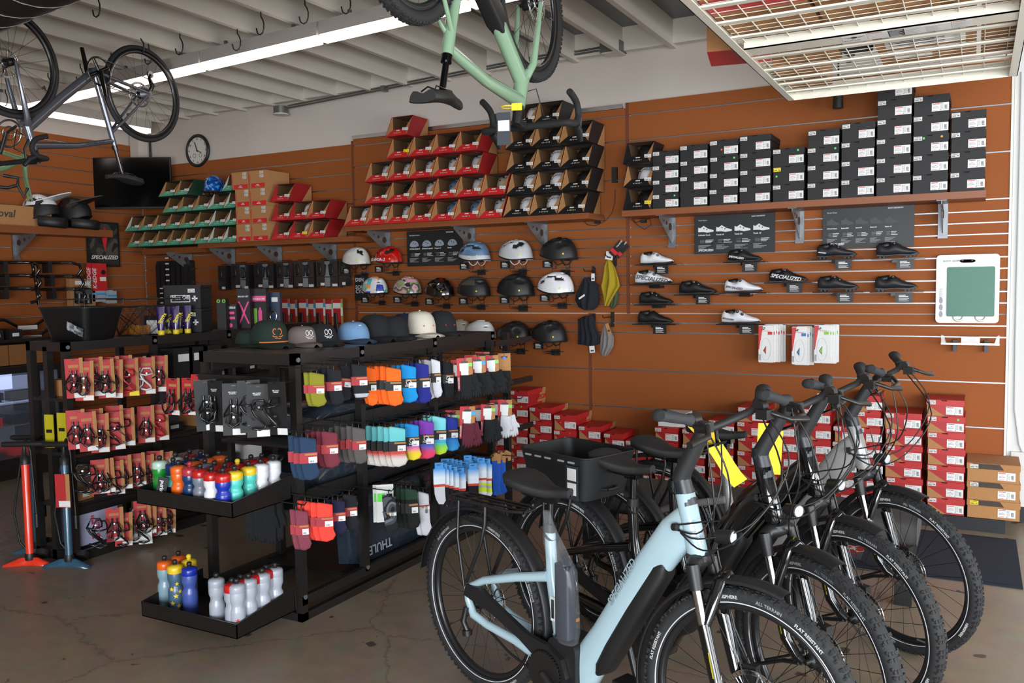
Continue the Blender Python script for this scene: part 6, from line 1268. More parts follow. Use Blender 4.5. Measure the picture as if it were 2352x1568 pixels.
for i, (px, py) in enumerate(((222, 663), (232, 664), (250, 666), (258, 668))):
    t = wl_thing('brake_pad_pack', 'small white and blue parts pack on the left wall, %s one' % nth(i), 'package', px, py, -8.0+.02*(i % 2), 'small white packs'); MB().box(-.05, .05, 0, .04, -.13, 0).box(-.05, .05, -.001, 0, -.06, -.04, 1).build('pack_body', [mat('grey_white_pack', '#a9acb3', .6), STR['blue']], t)
# drop handlebars hung on the left wall
def dropbar(w=.42, reach=.08, drop=.13, r=.014):
    p = []
    for s in (1, -1):
        q_ = [(s*.0, 0, 0), (s*.1, 0, 0), (s*w/2-.02*s, 0, .0), (s*w/2, .02, 0), (s*w/2+.0*s, reach, -.01), (s*w/2, reach+.03, -.05), (s*w/2, reach+.01, -drop*.8), (s*w/2, reach-.04, -drop), (s*w/2, .0, -drop-.01)]
        p = p[::-1]+q_[1:] if p else q_
    P = [Vector(x) for x in p]; out = []   # smooth
    for i in range(len(P)-1):
        for k in range(3):
            t_ = k/3; a = P[max(i-1, 0)]; b = P[i]; c = P[i+1]; d = P[min(i+2, len(P)-1)]; out.append(.5*((2*b)+(c-a)*t_+(2*a-5*b+4*c-d)*t_**2+(3*b-a-3*c+d)*t_**3))
    out.append(P[-1]); return out
BP = [Vector((u, -o, w)) for u, w, o in ((-.19, -.13, .06), (-.22, -.12, .10), (-.235, -.07, .13), (-.23, -.02, .11), (-.2, 0, .05), (-.1, 0, .0), (0, 0, 0), (.1, 0, .0), (.2, 0, .05), (.23, -.02, .11), (.235, -.07, .13), (.22, -.12, .10), (.19, -.13, .06))]
DBM = MB().tube(BP, .014, 8).mesh('drop_bar', mat('bar_gloss_black', '#101012', .25, coat=.5))
for i, (px, py) in enumerate(((10, 602), (112, 603), (14, 632), (118, 634), (12, 662), (122, 664))):
    t = wl_thing('handlebar', 'black drop handlebar on the left wall, %s column, %s row' % (('left', 'right')[i % 2], ('top', 'middle', 'bottom')[i//2]), 'handlebar', px, py, -7.95, 'drop handlebars on the left wall')
    ob('drop_bar', DBM, t, scale=1.05); MB().box(-.02, .02, -.02, .08, -.1, .01).build('wall_clamp', BLK, t)
for i, (px, py, dz) in enumerate(((60, 742, .0), (70, 765, 0))):
    t = wl_thing('handlebar', 'flat riser handlebar on the left wall, %s one' % ('upper', 'lower')[i], 'handlebar', px, py, -7.9); MB().tube([(-.4, .05, .05), (-.2, 0, .04), (-.08, 0, -.03), (.08, 0, -.03), (.2, 0, .04), (.4, .05, .05)], .015, 8).build('riser_bar', mat('bar_gloss_black', '#101012', .25), t); MB().box(-.09, .09, -.03, -.01, -.06, -.02).build('bar_label', WHT, t)
# ------------------------------------------------------------------ lit display case at the left edge
t = thing('display_case', 'glass-fronted lit display case under the left wall', 'display case', (-7.75, -2.9, 0), (0, 0, 0))
MB().box(-.36, .36, -1.6, 1.3, 0, .18).box(-.36, .36, -1.6, 1.3, .92, .98).box(-.36, -.34, -1.6, 1.3, .18, .92).box(-.36, .36, -1.6, -1.57, .18, .92).box(-.36, .36, 1.27, 1.3, .18, .92).build('case_body', BLKM, t)
for z in (.45, .66): MB().box(-.34, .3, -1.57, 1.27, z, z+.01).build('glass_shelf', CL, t)
MB().box(-.335, -.33, -1.57, 1.27, .6, .86).build('light_panel', mat('case_light', '#b9c6f2', emit=1.4), t); MB().box(-.335, -.33, -1.57, 1.27, .2, .58).build('back_panel', mat('case_back', '#8d93a8', .6), t); MB().box(.335, .34, -1.57, 1.27, .18, .92).build('front_glass', mat('case_glass', '#e8eef4', .03, trans=.9, alpha=.25), t)
for y in (-1.0, -.3, .4, 1.1): MB().box(.3, .345, y-.012, y+.012, .18, .92).build('case_mullion', BLK, t)
rr_ = random.Random(9)
for k, z in enumerate((.46, .67, .18)):
    for i in range(9):
        y = -4.0+.3*i; m, nm = ((BLKC, 'black'), (REDB, 'red'), (mat('grey_stock_box', '#5d6067', .7), 'grey'), (mat('navy_pouch', '#1a2136', .6), 'navy'))[rr_.randrange(4)]
        tag(MB().box(-.1, .1, -.11, .11, 0, rr_.uniform(.03, .09)).build('small_box', m), 'small %s box inside the lit display case, %s shelf, %s along' % (nm, ('middle', 'top', 'bottom')[k], nth(i)), 'box', 'boxes in the display case').location = (-7.6, y, z+.001)
t = thing('drawer_unit', 'kraft drawers above the display case at the left edge', 'drawers', (-7.8, -2.9, .985)); MB().box(-.3, .3, -1.6, 1.3, .2, .23).box(-.3, -.28, -1.6, 1.3, 0, .2).build('unit_frame', BLKM, t)
for i in range(7): MB().box(-.25, .32, -1.6+.415*i, -1.6+.41+.415*i-.005, 0.002, .18).build('drawer', mat('kraft_drawer', '#8a5a30', .8), t)
for i, (x, y) in enumerate(((8, 795), (24, 790), (40, 788), (30, 780), (12, 805))):
    P = onX(x, y+8, -7.7); tag(MB().box(-.05, .05, -.06, .06, 0, .08).box(.05, .051, -.03, .03, .02, .05, 1).build('small_box', [BLKC, WHT]), 'small black box on the kraft drawers, %s of five' % nth(i), 'box', 'black boxes on the drawers').location = (-7.6, -1.9-.17*i, 1.216)
# ------------------------------------------------------------------ floor pumps
def pump(px, py, mh, desc, rz, H=.68, lean=0, gauge=True, tagm=False):
    m = mat('pump_'+mh[1:], mh, .3, coat=.4); P = onZ(px, py, 0); t = thing('floor_pump', desc, 'pump', P, (lean, 0, rz), 'floor pumps')
    b = MB(); o = [(-.03, -.02), (-.14, -.05), (-.15, -.02), (-.05, .03), (-.02, .11), (.02, .11), (.05, .03), (.15, -.02), (.14, -.05), (.03, -.02)]
    b.loft([[(x*s, y*s, z) for x, y in o] for z, s in ((0, 1), (.012, .98), (.03, .6), (.045, .35))]); b.build('pump_base', m, t)
    MB().lathe([(.026, .03), (.022, .05), (.022, H-.06), (.018, H-.05)], 20).build('pump_barrel', m, t); MB().lathe([(.027, .03), (.029, .05), (.025, .07)], 16).lathe([(.026, H-.07), (.026, H-.03), (.01, H-.02), (.008, H+.05)], 16).build('pump_collar', BLK, t)
    MB().tube([(-.13, 0, H+.05), (-.11, 0, H+.05), (.11, 0, H+.05), (.13, 0, H+.05)], [.014, .017, .017, .014], 10).build('pump_handle', BLK, t)
    MB().cyl((.03, .07, .03), (.03, .09, .055), .04, 20, 0).cyl((.03, .088, .05), (.03, .092, .056), .034, 20, 1).build('gauge', [BLK, WHT], t)
    MB().tube([(-.02, .05, .04), (-.09, .06, .12), (-.11, .05, .3), (-.07, .04, .5), (-.02, .03, H+.03), (0, .02, H+.08), (.02, .03, H), (.035, .03, .3)], .006, 6).cyl((.035, .03, .3), (.035, .03, .22), .012, 10).build('pump_hose', BLK, t)
    if tagm: MB().box(-.045, .02, -.032, -.03, .36, .56, 0).box(.02, .045, -.032, -.03, .36, .56, 1).box(-.025, .045, -.034, -.032, .365, .4, 2).build('swing_tag', [REDC, KRF, WHT], t)
pump(70, 1296, '#e0341a', 'orange-red floor pump standing at the left rack end', .5, lean=0); pump(160, 1299, '#2b5068', 'slate blue floor pump with red and kraft tag', .4, tagm=True); pump(88, 1268, '#2b5068', 'slate blue floor pump behind the orange-red one', .5)
# ------------------------------------------------------------------ bicycles
WR = .355
def wheel_meshes(key, R, tr_, knob, stripe, disc, spokes=28, rimd=.02, txt=True, cass=False):
    def mk():
        ty = MB().torus(R-tr_, tr_, 96, 12)
        if knob:
            n = 84
            for i in range(n):
                a = 2*PI*i/n; M = Matrix.Rotation(-a, 4, 'Y')
                for yy, tl in ((-.016, .35), (-.004, -.4), (.008, .4), (.018, -.35)): ty.cbox((R-.0012-abs(yy)*.25, yy, .004*(1 if i % 2 else -1)), (.006, .009, .011), 0, M)
        if knob:
            n = 90
            for i in range(n): M = Matrix.Rotation(-2*PI*(i+.5)/n, 4, 'Y'); ty.cbox((R-.009, -.0225, 0), (.01, .005, .008), 0, M); ty.cbox((R-.009, .0225, 0), (.01, .005, .008), 0, M)
        rim = MB(); rr = R-2*tr_+.004
        rim.loft([[( (rr+dx)*cos(a), y, (rr+dx)*sin(a)) for dx, y in ((0, -.014), (0, .014), (-rimd*.7, .012), (-rimd, .004), (-rimd, -.004), (-rimd*.7, -.012))] for a in [2*PI*i/72 for i in range(73)]], 0, None, False)
        sp = MB()
        for i in range(spokes):
            s = 1 if i % 2 else -1; a = 2*PI*i/spokes; b = a+(.9 if (i//2) % 2 else -.9)
            sp.tube([(.024*cos(b), s*.028, .024*sin(b)), ((rr-rimd)*cos(a), s*.002, (rr-rimd)*sin(a))], .0011, 4, caps=False)
        hub = MB().tube([(0, -.05, 0), (0, -.03, 0), (0, -.03, 0), (0, .03, 0), (0, .03, 0), (0, .05, 0)], [.009, .009, .024, .024, .009, .009], 14)
        out = {'tyre': ty.mesh('tyre', RUB), 'rim': rim.mesh('rim', mat('rim_black', '#19191b', .35, coat=.2)), 'spokes': sp.mesh('spokes', mat('spoke_black', '#2a2b2d', .3, .8)), 'hub': hub.mesh('hub', BLK)}
        out['valve'] = MB().cyl((rr-rimd, 0, 0), (rr-rimd-.035, 0, 0), .0035, 8).mesh('valve', GRY)
        if stripe:
            m = MB()
            for s in (-1, 1): m.torus(R-tr_*1.62, .0022, 96, 5, M=Matrix.Translation((0, s*tr_*.78, 0)))
            out['reflective_stripe'] = m.mesh('reflective_stripe', mat('reflective_stripe', '#c9cbd0', .35, emit=0))
        if disc:
            d = MB(); ds = 1 if disc > 0 else -1
            for i in range(36):
                a0 = 2*PI*i/36; pts = [(.078, a0), (.092, a0), (.092, a0+.15), (.078, a0+.15)]
                d.prism([(r_*cos(a), r_*sin(a)) for r_, a in pts], ds*.034, ds*.036)
            d.torus(.09, .0022, 48, 4, M=Matrix.Translation((0, ds*.035, 0))).torus(.078, .002, 48, 4, M=Matrix.Translation((0, ds*.035, 0)))
            for i in range(6):
                a = 2*PI*i/6; d.tube([(.022*cos(a), ds*.035, .022*sin(a)), (.055*cos(a+.35), ds*.035, .055*sin(a+.35)), (.078*cos(a+.3), ds*.035, .078*sin(a+.3))], .004, 5, flat=.4)
            d.torus(.024, .006, 20, 5, M=Matrix.Translation((0, ds*.035, 0))); out['brake_disc'] = d.mesh('brake_disc', CHR)
        if cass:
            c = MB()
            for k in range(8): c.tube([(0, -.028-.0045*k, 0), (0, -.0305-.0045*k, 0)], .055-.0045*k, 24)
            out['cassette'] = c.mesh('cassette', SIL)
        if txt:
            for s, a0, m_, nm in (('HEMISPHERE', 108, WTXT, 't1'), ('ALL TERRAIN', 84, GREYP, 't2'), ('FLAT RESISTANT', 62, WTXT, 't3'), ('HEMISPHERE', -20, WTXT, 't4'), ('FLAT RESISTANT', 170, WTXT, 't5')):
                src = text(s, .014, m_, 0, .0004); me = src.copy()
                for v in me.vertices:
                    x, y = v.co.x, v.co.y; r_ = R-tr_*1.25+y; a = R_(a0)-x/r_; v.co = (r_*cos(a), -tr_*(1-.35*((r_-(R-tr_))/tr_)**2)-.0008, r_*sin(a))
                me.name = 'tyre_lettering'; out['_'+nm] = me
        return out
    return cached(('wheel', key), mk)
def add_wheel(root, name, x, z, meshes, turn=0, y=0, spin=0):
    w = ob(name, meshes['tyre'], root, loc=(x, y, z), rot=(0, spin, turn) if turn else (0, spin, 0))
    for k, m in meshes.items():
        if k != 'tyre': ob(k if k[0] != '_' else 'tyre_lettering', m, w)
    return w
def fender_mesh(R, a0, a1, wd=.038, n=30):
    rr = []
    for i in range(n+1):
        a = R_(a0+(a1-a0)*i/n); sec = [(-wd, -.014), (-wd*.75, -.003), (0, .003), (wd*.75, -.003), (wd, -.014), (wd*.9, -.016), (wd*.7, -.006), (0, 0), (-wd*.7, -.006), (-wd*.9, -.016)]
        rr.append([((R+d)*cos(a), y, (R+d)*sin(a)) for y, d in sec])
    return MB().loft(rr)
def saddle_mesh(w=.088, L=.29):
    rr = []
    for i in range(13):
        t = i/12; x = L*t; hw = w*(1-.04*t) if t < .3 else max(.02, w*(1-((t-.3)/.5)**.9*.72) if t < .8 else w*.27)
        if t < .08: hw *= .75+3*t
        if t > .94: hw *= .7
        zt = .0+.012*math.cos(t*PI*1.6)-.012*t; th = .072-.034*t
        rr.append([(x, hw*math.copysign(abs(sin(a))**.8, sin(a)), zt+(.012*cos(a) if cos(a) > 0 else th*cos(a)*.9*(.35+.65*abs(sin(a)))) ) for a in [2*PI*k/16+.001 for k in range(16)]])
    return MB().loft(rr)
SAD = saddle_mesh().mesh('saddle', mat('saddle_black', '#1c1b1b', .7, bump=.05)); 
SRL = MB()
for s in (-1, 1): SRL.tube([(.04, s*.035, -.03), (.07, s*.022, -.055), (.19, s*.022, -.055), (.25, s*.01, -.022)], .0035, 6)
SRL = SRL.mesh('saddle_rails', GLB)
WE = wheel_meshes('e', WR, .027, True, True, 1)
GRIPM = MB().loft([[(0.012*cos(a)*k+dx, y, .0*1+.012*sin(a)*k2+dz) for a in [2*PI*q_/12 for q_ in range(12)]] for y, k, k2, dx, dz in ((0, 1.3, 1.3, 0, 0), (-.01, 1.6, 1.6, 0, 0), (-.02, 1.25, 1.25, 0, 0), (-.08, 1.4, 1.3, -.002, 0), (-.115, 2.2, 1.3, -.01, 0), (-.135, 2.1, 1.5, -.01, 0), (-.138, 1.2, 1, 0, 0))]).mesh('grip', mat('grip_rubber', '#2a2b2d', .8))
def ebike(front, heading, fm, desc, fs=1.0, tw=0, bt=0, wheel_turn=0, motorm=None, crank=0.9, basket=False, swb=1.21):
    th = heading; f = Vector((front[0], front[1], 0)); d = Vector((cos(th), sin(th), 0)); o = f-d*swb
    t = thing('electric_bicycle', desc, 'bicycle', o, (0, 0, th), 'row of electric city bicycles')
    add_wheel(t, 'rear_wheel', 0, WR, WE, spin=.5); add_wheel(t, 'front_wheel', swb, WR, WE, spin=0)
    def tb(pts, r, seg=12, flat=1): return MB().tube(pts, r, seg, flat=flat)
    fr = MB()
    fr.tube([(.383, 0, .715), (.39, 0, .6), (.397, 0, .54), (.44, 0, .33)], [.0215, .0215, .026, .03], 16)
    for s in (-1, 1):
        fr.tube([(-.018, s*.068, .425), (.08, s*.062, .475), (.25, s*.045, .525), (.385, s*.018, .553)], [.013, .016, .018, .02], 10)
        fr.tube([(-.018, s*.068, .43), (-.012, s*.07, .38), (.02, s*.07, .325), (.1, s*.066, .305), (.25, s*.055, .285), (.36, s*.05, .265), (.42, s*.045, .27)], [.014, .015, .017, .016, .018, .024, .03], 10)
    def ring(cx, cz, ang, h, w, n=20):
        ux, uz = -sin(ang), cos(ang); return [(cx+ux*h*math.copysign(abs(cos(a))**.75, cos(a)), w*math.copysign(abs(sin(a))**.75, sin(a)), cz+uz*h*math.copysign(abs(cos(a))**.75, cos(a))) for a in [2*PI*k/n for k in range(n)]]
    fr.loft([ring(1.0, .865, .55, .058, .026), ring(.95, .815, .72, .064, .034), ring(.86, .70, 1.0, .06, .038), ring(.75, .545, 1.02, .057, .038), ring(.66, .41, 1.03, .057, .04), ring(.585, .3, 1.03, .065, .042), ring(.53, .225, .9, .075, .044), ring(.47, .2, .4, .07, .042)])
    fr.loft([ring(.43, .36, 2.2, .03, .028), ring(.46, .315, 2.4, .045, .034), ring(.52, .27, 2.7, .06, .038), ring(.57, .26, 3.0, .06, .04)])
    fr.tube([(.989, 0, .962), (.989, 0, .955), (1.034, 0, .782), (1.034, 0, .776)], [.028, .031, .033, .03], 18)
    fr.build('frame', fm, t)
    DARK = motorm or BLK
    b = MB().loft([ring(.925, .735, 1.0, .012, .03), ring(.905, .695, 1.0, .034, .0405), ring(.80, .535, 1.02, .036, .042), ring(.70, .375, 1.03, .036, .044), ring(.655, .30, 1.03, .03, .045), ring(.64, .275, 1.03, .012, .04)]); b.build('battery_cover', BLK, t)
    MB().cyl((.44, -.055, .235), (.44, .055, .235), .072, 28).loft([[(x, y, z) for x, z in rrect(.43, .565, .145, .36, .03)] for y in (-.066, -.05, .05, .06)]).build('motor_cover', BLK, t)
    cg = [(-.02, .40), (-.005, .445), (.07, .45), (.18, .405), (.34, .345), (.44, .335), (.515, .3), (.54, .24), (.52, .17), (.45, .14), (.39, .17), (.36, .23), (.38, .275), (.3, .315), (.14, .37), (.05, .385)]
    MB().prism(cg, -.088, -.068).build('chain_guard', BLK, t)
    c = MB().cyl((.44, -.10, .235), (.44, -.094, .235), .075, 36); 
    for k in range(40): a = 2*PI*k/40; c.cbox((.44+.077*cos(a), -.097, .235+.077*sin(a)), (.006, .005, .006))
    for s, a in ((-1, -crank),): c.tube([(.44, s*.105, .235), (.44+.16*cos(a), s*.115, .235+.16*sin(a))], [.017, .012], 8)
    co = c.build('crank', BLKM, t); a = PI-crank; MB().tube([(.44, .105, .235), (.44+.16*cos(a), .115, .235+.16*sin(a))], [.017, .012], 8).build('crank_arm', BLKM, t)
    for s, a in ((-1, -crank), (1, PI-crank)):
        px, pz = .44+.165*cos(a), .235+.165*sin(a); pm = MB().box(px-.045, px+.045, s*.12, s*.21, pz-.009, pz+.012) if s > 0 else MB().box(px-.045, px+.045, -.21, -.12, pz-.009, pz+.012)
        pm.box(px+.0455, px+.047, min(s*.135, s*.195), max(s*.135, s*.195), pz-.005, pz+.008, 1).build('pedal', [BLK, mat('amber_reflector', '#d8881a', .3)], t)
    MB().tube([(.02, -.05, .31), (.2, -.05, .225), (.44, -.05, .165)], .005, 5).tube([(.02, -.05, .39), (.44, -.05, .305)], .005, 5).build('drive_chain', BLKM, t)
    ob('derailleur', cached('der', lambda: MB().tube([(0, -.09, .355), (-.01, -.1, .30), (.01, -.095, .26)], .012, 8).tube([(.01, -.098, .27), (.012, -.098, .25)], .02, 8).mesh('derailleur', BLKM)), t)
    # seat
    MB().tube([(.383, 0, .70), (.388, 0, .705)], .027, 16).tube([(.384, 0, .715), (.386, 0, .745)], .024, 16).build('seat_clamp', BLK, t); MB().tube([(.384, 0, .72), (.39, 0, .835)], .0155, 14).box(.36, .42, -.024, .024, .825, .845).build('seatpost', GLB, t)
    so = ob('saddle', SAD, t, loc=(.2, 0, .895), rot=(0, .03, 0)); ob('saddle_rails', SRL, so)
    # fork
    MB().tube([(1.036, 0, .772), (1.04, 0, .757)], .034, 18).tube([(1.05, -.062, .752), (1.045, -.04, .762), (1.04, 0, .762), (1.045, .04, .762), (1.05, .062, .752)], [.022, .024, .03, .024, .022], 12).build('fork_crown', BLK, t)
    for s in (-1, 1):
        MB().tube([(1.052, s*.062, .765), (1.068, s*.062, .69)], .021, 14).build('fork_top', BLK, t); MB().tube([(1.066, s*.062, .70), (1.097, s*.062, .57)], .0155, 14).build('stanchion', CHR, t)
        MB().tube([(1.093, s*.062, .59), (1.096, s*.062, .58), (1.14, s*.064, .42), (1.18, s*.058, .37), (swb-.005, s*.052, WR)], [.021, .0215, .02, .018, .014], 14).build('fork_leg', GLB, t)
        if s < 0: MB().add([(1.12, -.0835, .515), (1.125, -.0835, .515), (1.143, -.0845, .44), (1.138, -.0845, .44)], [(0, 1, 2, 3)]).build('caution_sticker', mat('dull_yellow', '#a39a1c', .6), t)
    MB().tube([(1.1, -.062, .59), (1.13, -.03, .72), (1.135, 0, .745), (1.13, .03, .72), (1.1, .062, .59)], [.018, .02, .022, .02, .018], 10, flat=.7).build('fork_arch', GLB, t)
    MB().box(1.17, 1.215, .045, .075, WR+.03, WR+.1).tube([(1.19, .06, .45), (1.13, .07, .55), (1.08, .06, .75), (1.04, .05, .95)], .003, 5).build('brake_caliper', BLKM, t)
    # mudguards
    o_ = fender_mesh(.392, -12, 172).build('rear_mudguard', mat('mudguard_black', '#171719', .5), t); o_.location = (0, 0, WR)
    o_ = fender_mesh(.385, 72, 205, .036).build('front_mudguard', mat('mudguard_black', '#171719', .5), t); o_.location = (swb, 0, WR)
    a = R_(205); st = MB()
    for s in (-1, 1): st.tube([(swb+.39*cos(a), s*.03, WR+.39*sin(a)), (swb-.1, s*.055, WR-.03), (swb-.01, s*.062, WR+.0)], .0075 if s < 0 else .005, 6, flat=1.5)
    st.build('mudguard_stay', BLK, t)
    # rear rack
    rk = MB(); 
    for s in (-1, 1):
        rk.tube([(-.14, s*.05, .768), (.22, s*.055, .775), (.275, s*.03, .777)], .0065, 8)
        rk.tube([(-.035, s*.072, .43), (-.075, s*.068, .62), (-.085, s*.05, .768)], .0065, 8); rk.tube([(-.02, s*.072, .45), (.07, s*.07, .62), (.085, s*.06, .70), (.08, s*.052, .77)], .0075, 8)
        rk.tube([(-.06, s*.06, .7), (.07, s*.055, .69)], .004, 6)
    rk.tube([(.275, -.03, .777), (.28, 0, .777), (.275, .03, .777)], .0065, 8)
    for x in (-.14, -.04, .08, .2): rk.box(x-.012, x+.012, -.05, .05, .765, .772)
    for y in (-.02, .02): rk.tube([(-.13, y, .77), (.25, y, .777)], .004, 6)
    rk.box(-.155, -.14, -.035, .035, .745, .775); rk.build('rear_rack', mat('rack_satin_black', '#18181a', .4), t)
    MB().box(-.162, -.155, -.035, .035, .748, .772).build('rear_reflector', mat('red_reflector', '#7a1010', .3), t)
    # cockpit
    MB().tube([(1.0, 0, .92), (.976, 0, 1.0), (.974, 0, 1.02)], [.031, .028, .026], 18).build('headset_spacer', mat('spacer_blueblack', '#20252c', .4), t)
    MB().tube([(.972, 0, 1.005), (.985, 0, 1.04), (1.062, 0, 1.172), (1.072, 0, 1.19)], [.03, .027, .023, .021], 12).build('stem', mat('stem_black', '#1d1d1f', .6), t)
    hb = MB().tube([(1.06, .32, 1.26), (1.12, .22, 1.245), (1.135, .14, 1.225), (1.08, .04, 1.185), (1.07, 0, 1.18), (1.08, -.04, 1.185), (1.135, -.14, 1.225), (1.165, -.2, 1.245), (1.16, -.3, 1.277)], .0125, 12).build('handlebar', mat('stem_black', '#1d1d1f', .6), t)
    for s in (-1, 1):
        g = ob('grip', GRIPM, hb, loc=(1.165 if s < 0 else 1.13, s*.19, 1.243), rot=(-.22, 0, .04 if s < 0 else PI+.55)); 
        MB().tube([(1.15, s*.17, 1.235), (1.2, s*.16, 1.225), (1.235, s*.2, 1.205), (1.24, s*.29, 1.195)], [.008, .008, .007, .009], 8, flat=1.3).cyl((1.155, s*.15, 1.24), (1.155, s*.18, 1.24), .02).box(1.16, 1.2, min(s*.13, s*.17), max(s*.13, s*.17), 1.205, 1.235).build('brake_lever', BLKM, hb)
    MB().prism([(1.0, 1.09), (1.08, 1.125), (1.085, 1.135), (1.0, 1.1)], .03, .09).tube([(1.07, .06, 1.12), (1.07, .05, 1.18)], .006, 6).build('display', GLB, hb)
    MB().cyl((1.10, 0, .85), (1.155, 0, .855), .02, 16, 0, .023).cyl((1.155, 0, .855), (1.157, 0, .855), .019, 16, 1).tube([(1.1, 0, .83), (1.09, 0, .8), (1.05, 0, .775)], .007, 6).build('headlight', [BLK, mat('lens', '#b8bcc4', .1)], t)
    cb = [[(1.18, -.16, 1.22), (1.25, -.15, 1.1), (1.2, -.08, .95), (1.08, -.04, .9), (.985, -.035, .87)], [(1.18, .16, 1.22), (1.27, .14, 1.08), (1.2, .05, .9), (1.06, -.03, .84), (.985, -.036, .86)], [(1.19, -.17, 1.22), (1.22, -.17, 1.0), (1.15, -.1, .86), (1.07, .05, .72), (1.13, .07, .52), (1.18, .065, .45)], [(1.09, .05, 1.13), (1.12, .0, 1.0), (1.08, -.04, .87), (.98, -.04, .855)], [(1.17, .15, 1.21), (1.3, .05, 1.05), (1.22, -.05, .88), (1.1, -.06, .82), (1.0, -.04, .85)]]
    for i, p in enumerate(cb):
        P = [Vector(x) for x in p]; out = []
        for k in range(len(P)-1):
            for j in range(5): tt = j/5; A_, B_, C_, D_ = P[max(k-1, 0)], P[k], P[k+1], P[min(k+2, len(P)-1)]; out.append(.5*((2*B_)+(C_-A_)*tt+(2*A_-5*B_+4*C_-D_)*tt**2+(3*B_-A_-3*C_+D_)*tt**3))
        out.append(P[-1]); MB().tube(out, .0028, 5).build('cable', BLK, t)
    MB().tube([(.973, -.043, .855), (.99, -.043, .858)], .012, 10).build('cable_port', BLK, t)
    L = ob('lettering', text('SPECIALIZED', .036, mat('tone_lettering_'+fm.name, '#87979e' if 'blue' in fm.name else '#24262a', .3), .2, .0005), t, M=Matrix.Translation((.72, -.0405, .53)) @ Matrix.Rotation(-1.02, 4, 'Y') @ Matrix.Rotation(PI/2, 4, 'X'))
    MB().tube([(.44, .07, .2), (.38, .1, .1), (.34, .16, .01)], .008, 8).build('kickstand', BLK, t)
    if basket:
        a, b_ = frust(.34, .27, .42, .32, .185); ai, bi = frust(.33, .26, .41, .31, .185)
        mb = MB().loft([a, b_], 0, caps=False).loft([[(x, y, z+.004) for x, y, z in ai], bi], 0, caps=False); mb.add(a, [tuple(range(len(a)))]); mb.tube(b_, .004, 6, closed=True)
        bk = mb.build('rear_basket', mat('basket_black', '#161718', .55), t, label='black plastic basket'); bk.location = (.07, 0, .735)
        for x, y, r_ in ((-.14, -.157, 0), (-.08, -.157, 0), (-.02, -.157, 0), (.06, -.157, 0), (.12, -.157, 0)): MB().prism(rrect(x-.02, x+.02, .158, .166, .004, 2), y-.0025, y+.001).build('basket_slot', mat('slot_light', '#8f9297', .8), bk)
        MB().box(-.035, .035, 0, .002, -.1, .04, 0).box(-.025, .025, -.001, 0, -.02, .03, 1).box(-.025, .025, -.001, 0, -.08, -.03, 1).build('price_tag', [mat('tag_slate', '#2a2f36', .6), WHT], bk).location = (.13, -.165, .11)
    fs2 = (.957*fs-.355)/.602; ax = Vector((-.247, 0, .969)); pv = Vector((1.143, 0, .355))
    def turn(deg): return Matrix.Translation(pv) @ Matrix.Rotation(R_(deg), 4, ax) @ Matrix.Translation(-pv)
    for o in t.children:
        n = o.name.split('.')[0]
        if n not in ('rear_wheel', 'front_wheel', 'rear_mudguard', 'front_mudguard', 'mudguard_stay', 'kickstand', 'rear_rack', 'rear_reflector', 'rear_basket'):
            M0 = Matrix.LocRotScale(o.location, o.rotation_euler, o.scale)
            S0 = Matrix.Translation((0, 0, WR*(1-fs2))) @ Matrix.Diagonal((1, 1, fs2, 1)) 
            if n != 'lettering': o.matrix_local = S0 @ M0
            else: o.location.z += (o.location.z-WR)*(fs2-1)
        k = tw if n in ('front_wheel', 'front_mudguard', 'mudguard_stay', 'fork_crown', 'fork_top', 'stanchion', 'fork_leg', 'fork_arch', 'caution_sticker', 'brake_caliper', 'headlight') else (bt if n in ('handlebar', 'display', 'stem') else (bt*.5 if n == 'cable' else 0))
        if k: 
            M0 = o.matrix_local.copy() if n not in ('front_wheel', 'front_mudguard', 'mudguard_stay') else Matrix.LocRotScale(o.location, o.rotation_euler, o.scale)
            o.matrix_local = turn(k) @ M0
    return t
LBL = mat('pale_blue_paint', '#a3bcc5', .25, coat=.6, var=.03); BKG = mat('piano_black_paint', '#07080a', .12, coat=.9); SVP = mat('silver_grey_paint', '#9a9a9a', .3, .3, coat=.5)
b1 = ebike((-.59, -4.04), R_(-19), LBL, 'pale blue step-through electric bicycle in front', 1.01, 6, -3, crank=.55)
b2 = ebike((-.445, -3.60), R_(-20.5), BKG, 'glossy black electric bicycle with rear basket, second from the front', 1.02, -16, 4, basket=True, crank=1.2)
b3 = ebike((-.367, -3.137), R_(-14.3), BKG, 'glossy black electric bicycle without basket, third from the front', 1.02, -18, -3, crank=2.0)
b4 = ebike((-.255, -2.53), R_(-9), SVP, 'silver grey electric bicycle, furthest back in the row', 1.02, -22, -3, crank=.4)
# stickers and bag on the pale blue bicycle
s_ = MB().box(.41, .432, -.0285, -.027, .40, .49, 0).box(.414, .428, -.0292, -.028, .41, .48, 1); s_.build('frame_sticker', [WHT, BLK], b1)
bg = thing('plastic_bag', 'clear plastic bag with a dark battery pack hanging by the pale blue seat tube', 'bag', b1.matrix_world @ Vector((0, 0, 0)) if False else (0, 0, 0)); bg.location = b1.location; bg.rotation_euler = b1.rotation_euler
MB().loft([[(cx+rx*cos(a)*(1+.12*sin(3*a+z*30)), -.055+ry*sin(a), z) for a in [2*PI*k/18 for k in range(18)]] for cx, rx, ry, z in ((.42, .012, .012, .815), (.435, .025, .02, .76), (.46, .045, .03, .70), (.50, .06, .035, .62), (.515, .06, .035, .5), (.515, .055, .035, .4), (.52, .045, .03, .36))]).build('film', mat('clear_bag_film', '#e4e8ee', .08, trans=.5, alpha=.10, bump=.4, scale=25, coat=1), bg)
MB().loft([[(x, y, z) for x, y in rrect(.475, .545, -.078, -.03, .012)] for z in (.375, .64)]).tube([(.49, -.05, .63), (.5, -.05, .66), (.53, -.05, .655), (.535, -.05, .63)], .006, 6).build('battery_pack', mat('battery_dark', '#1a2230', .4), bg)
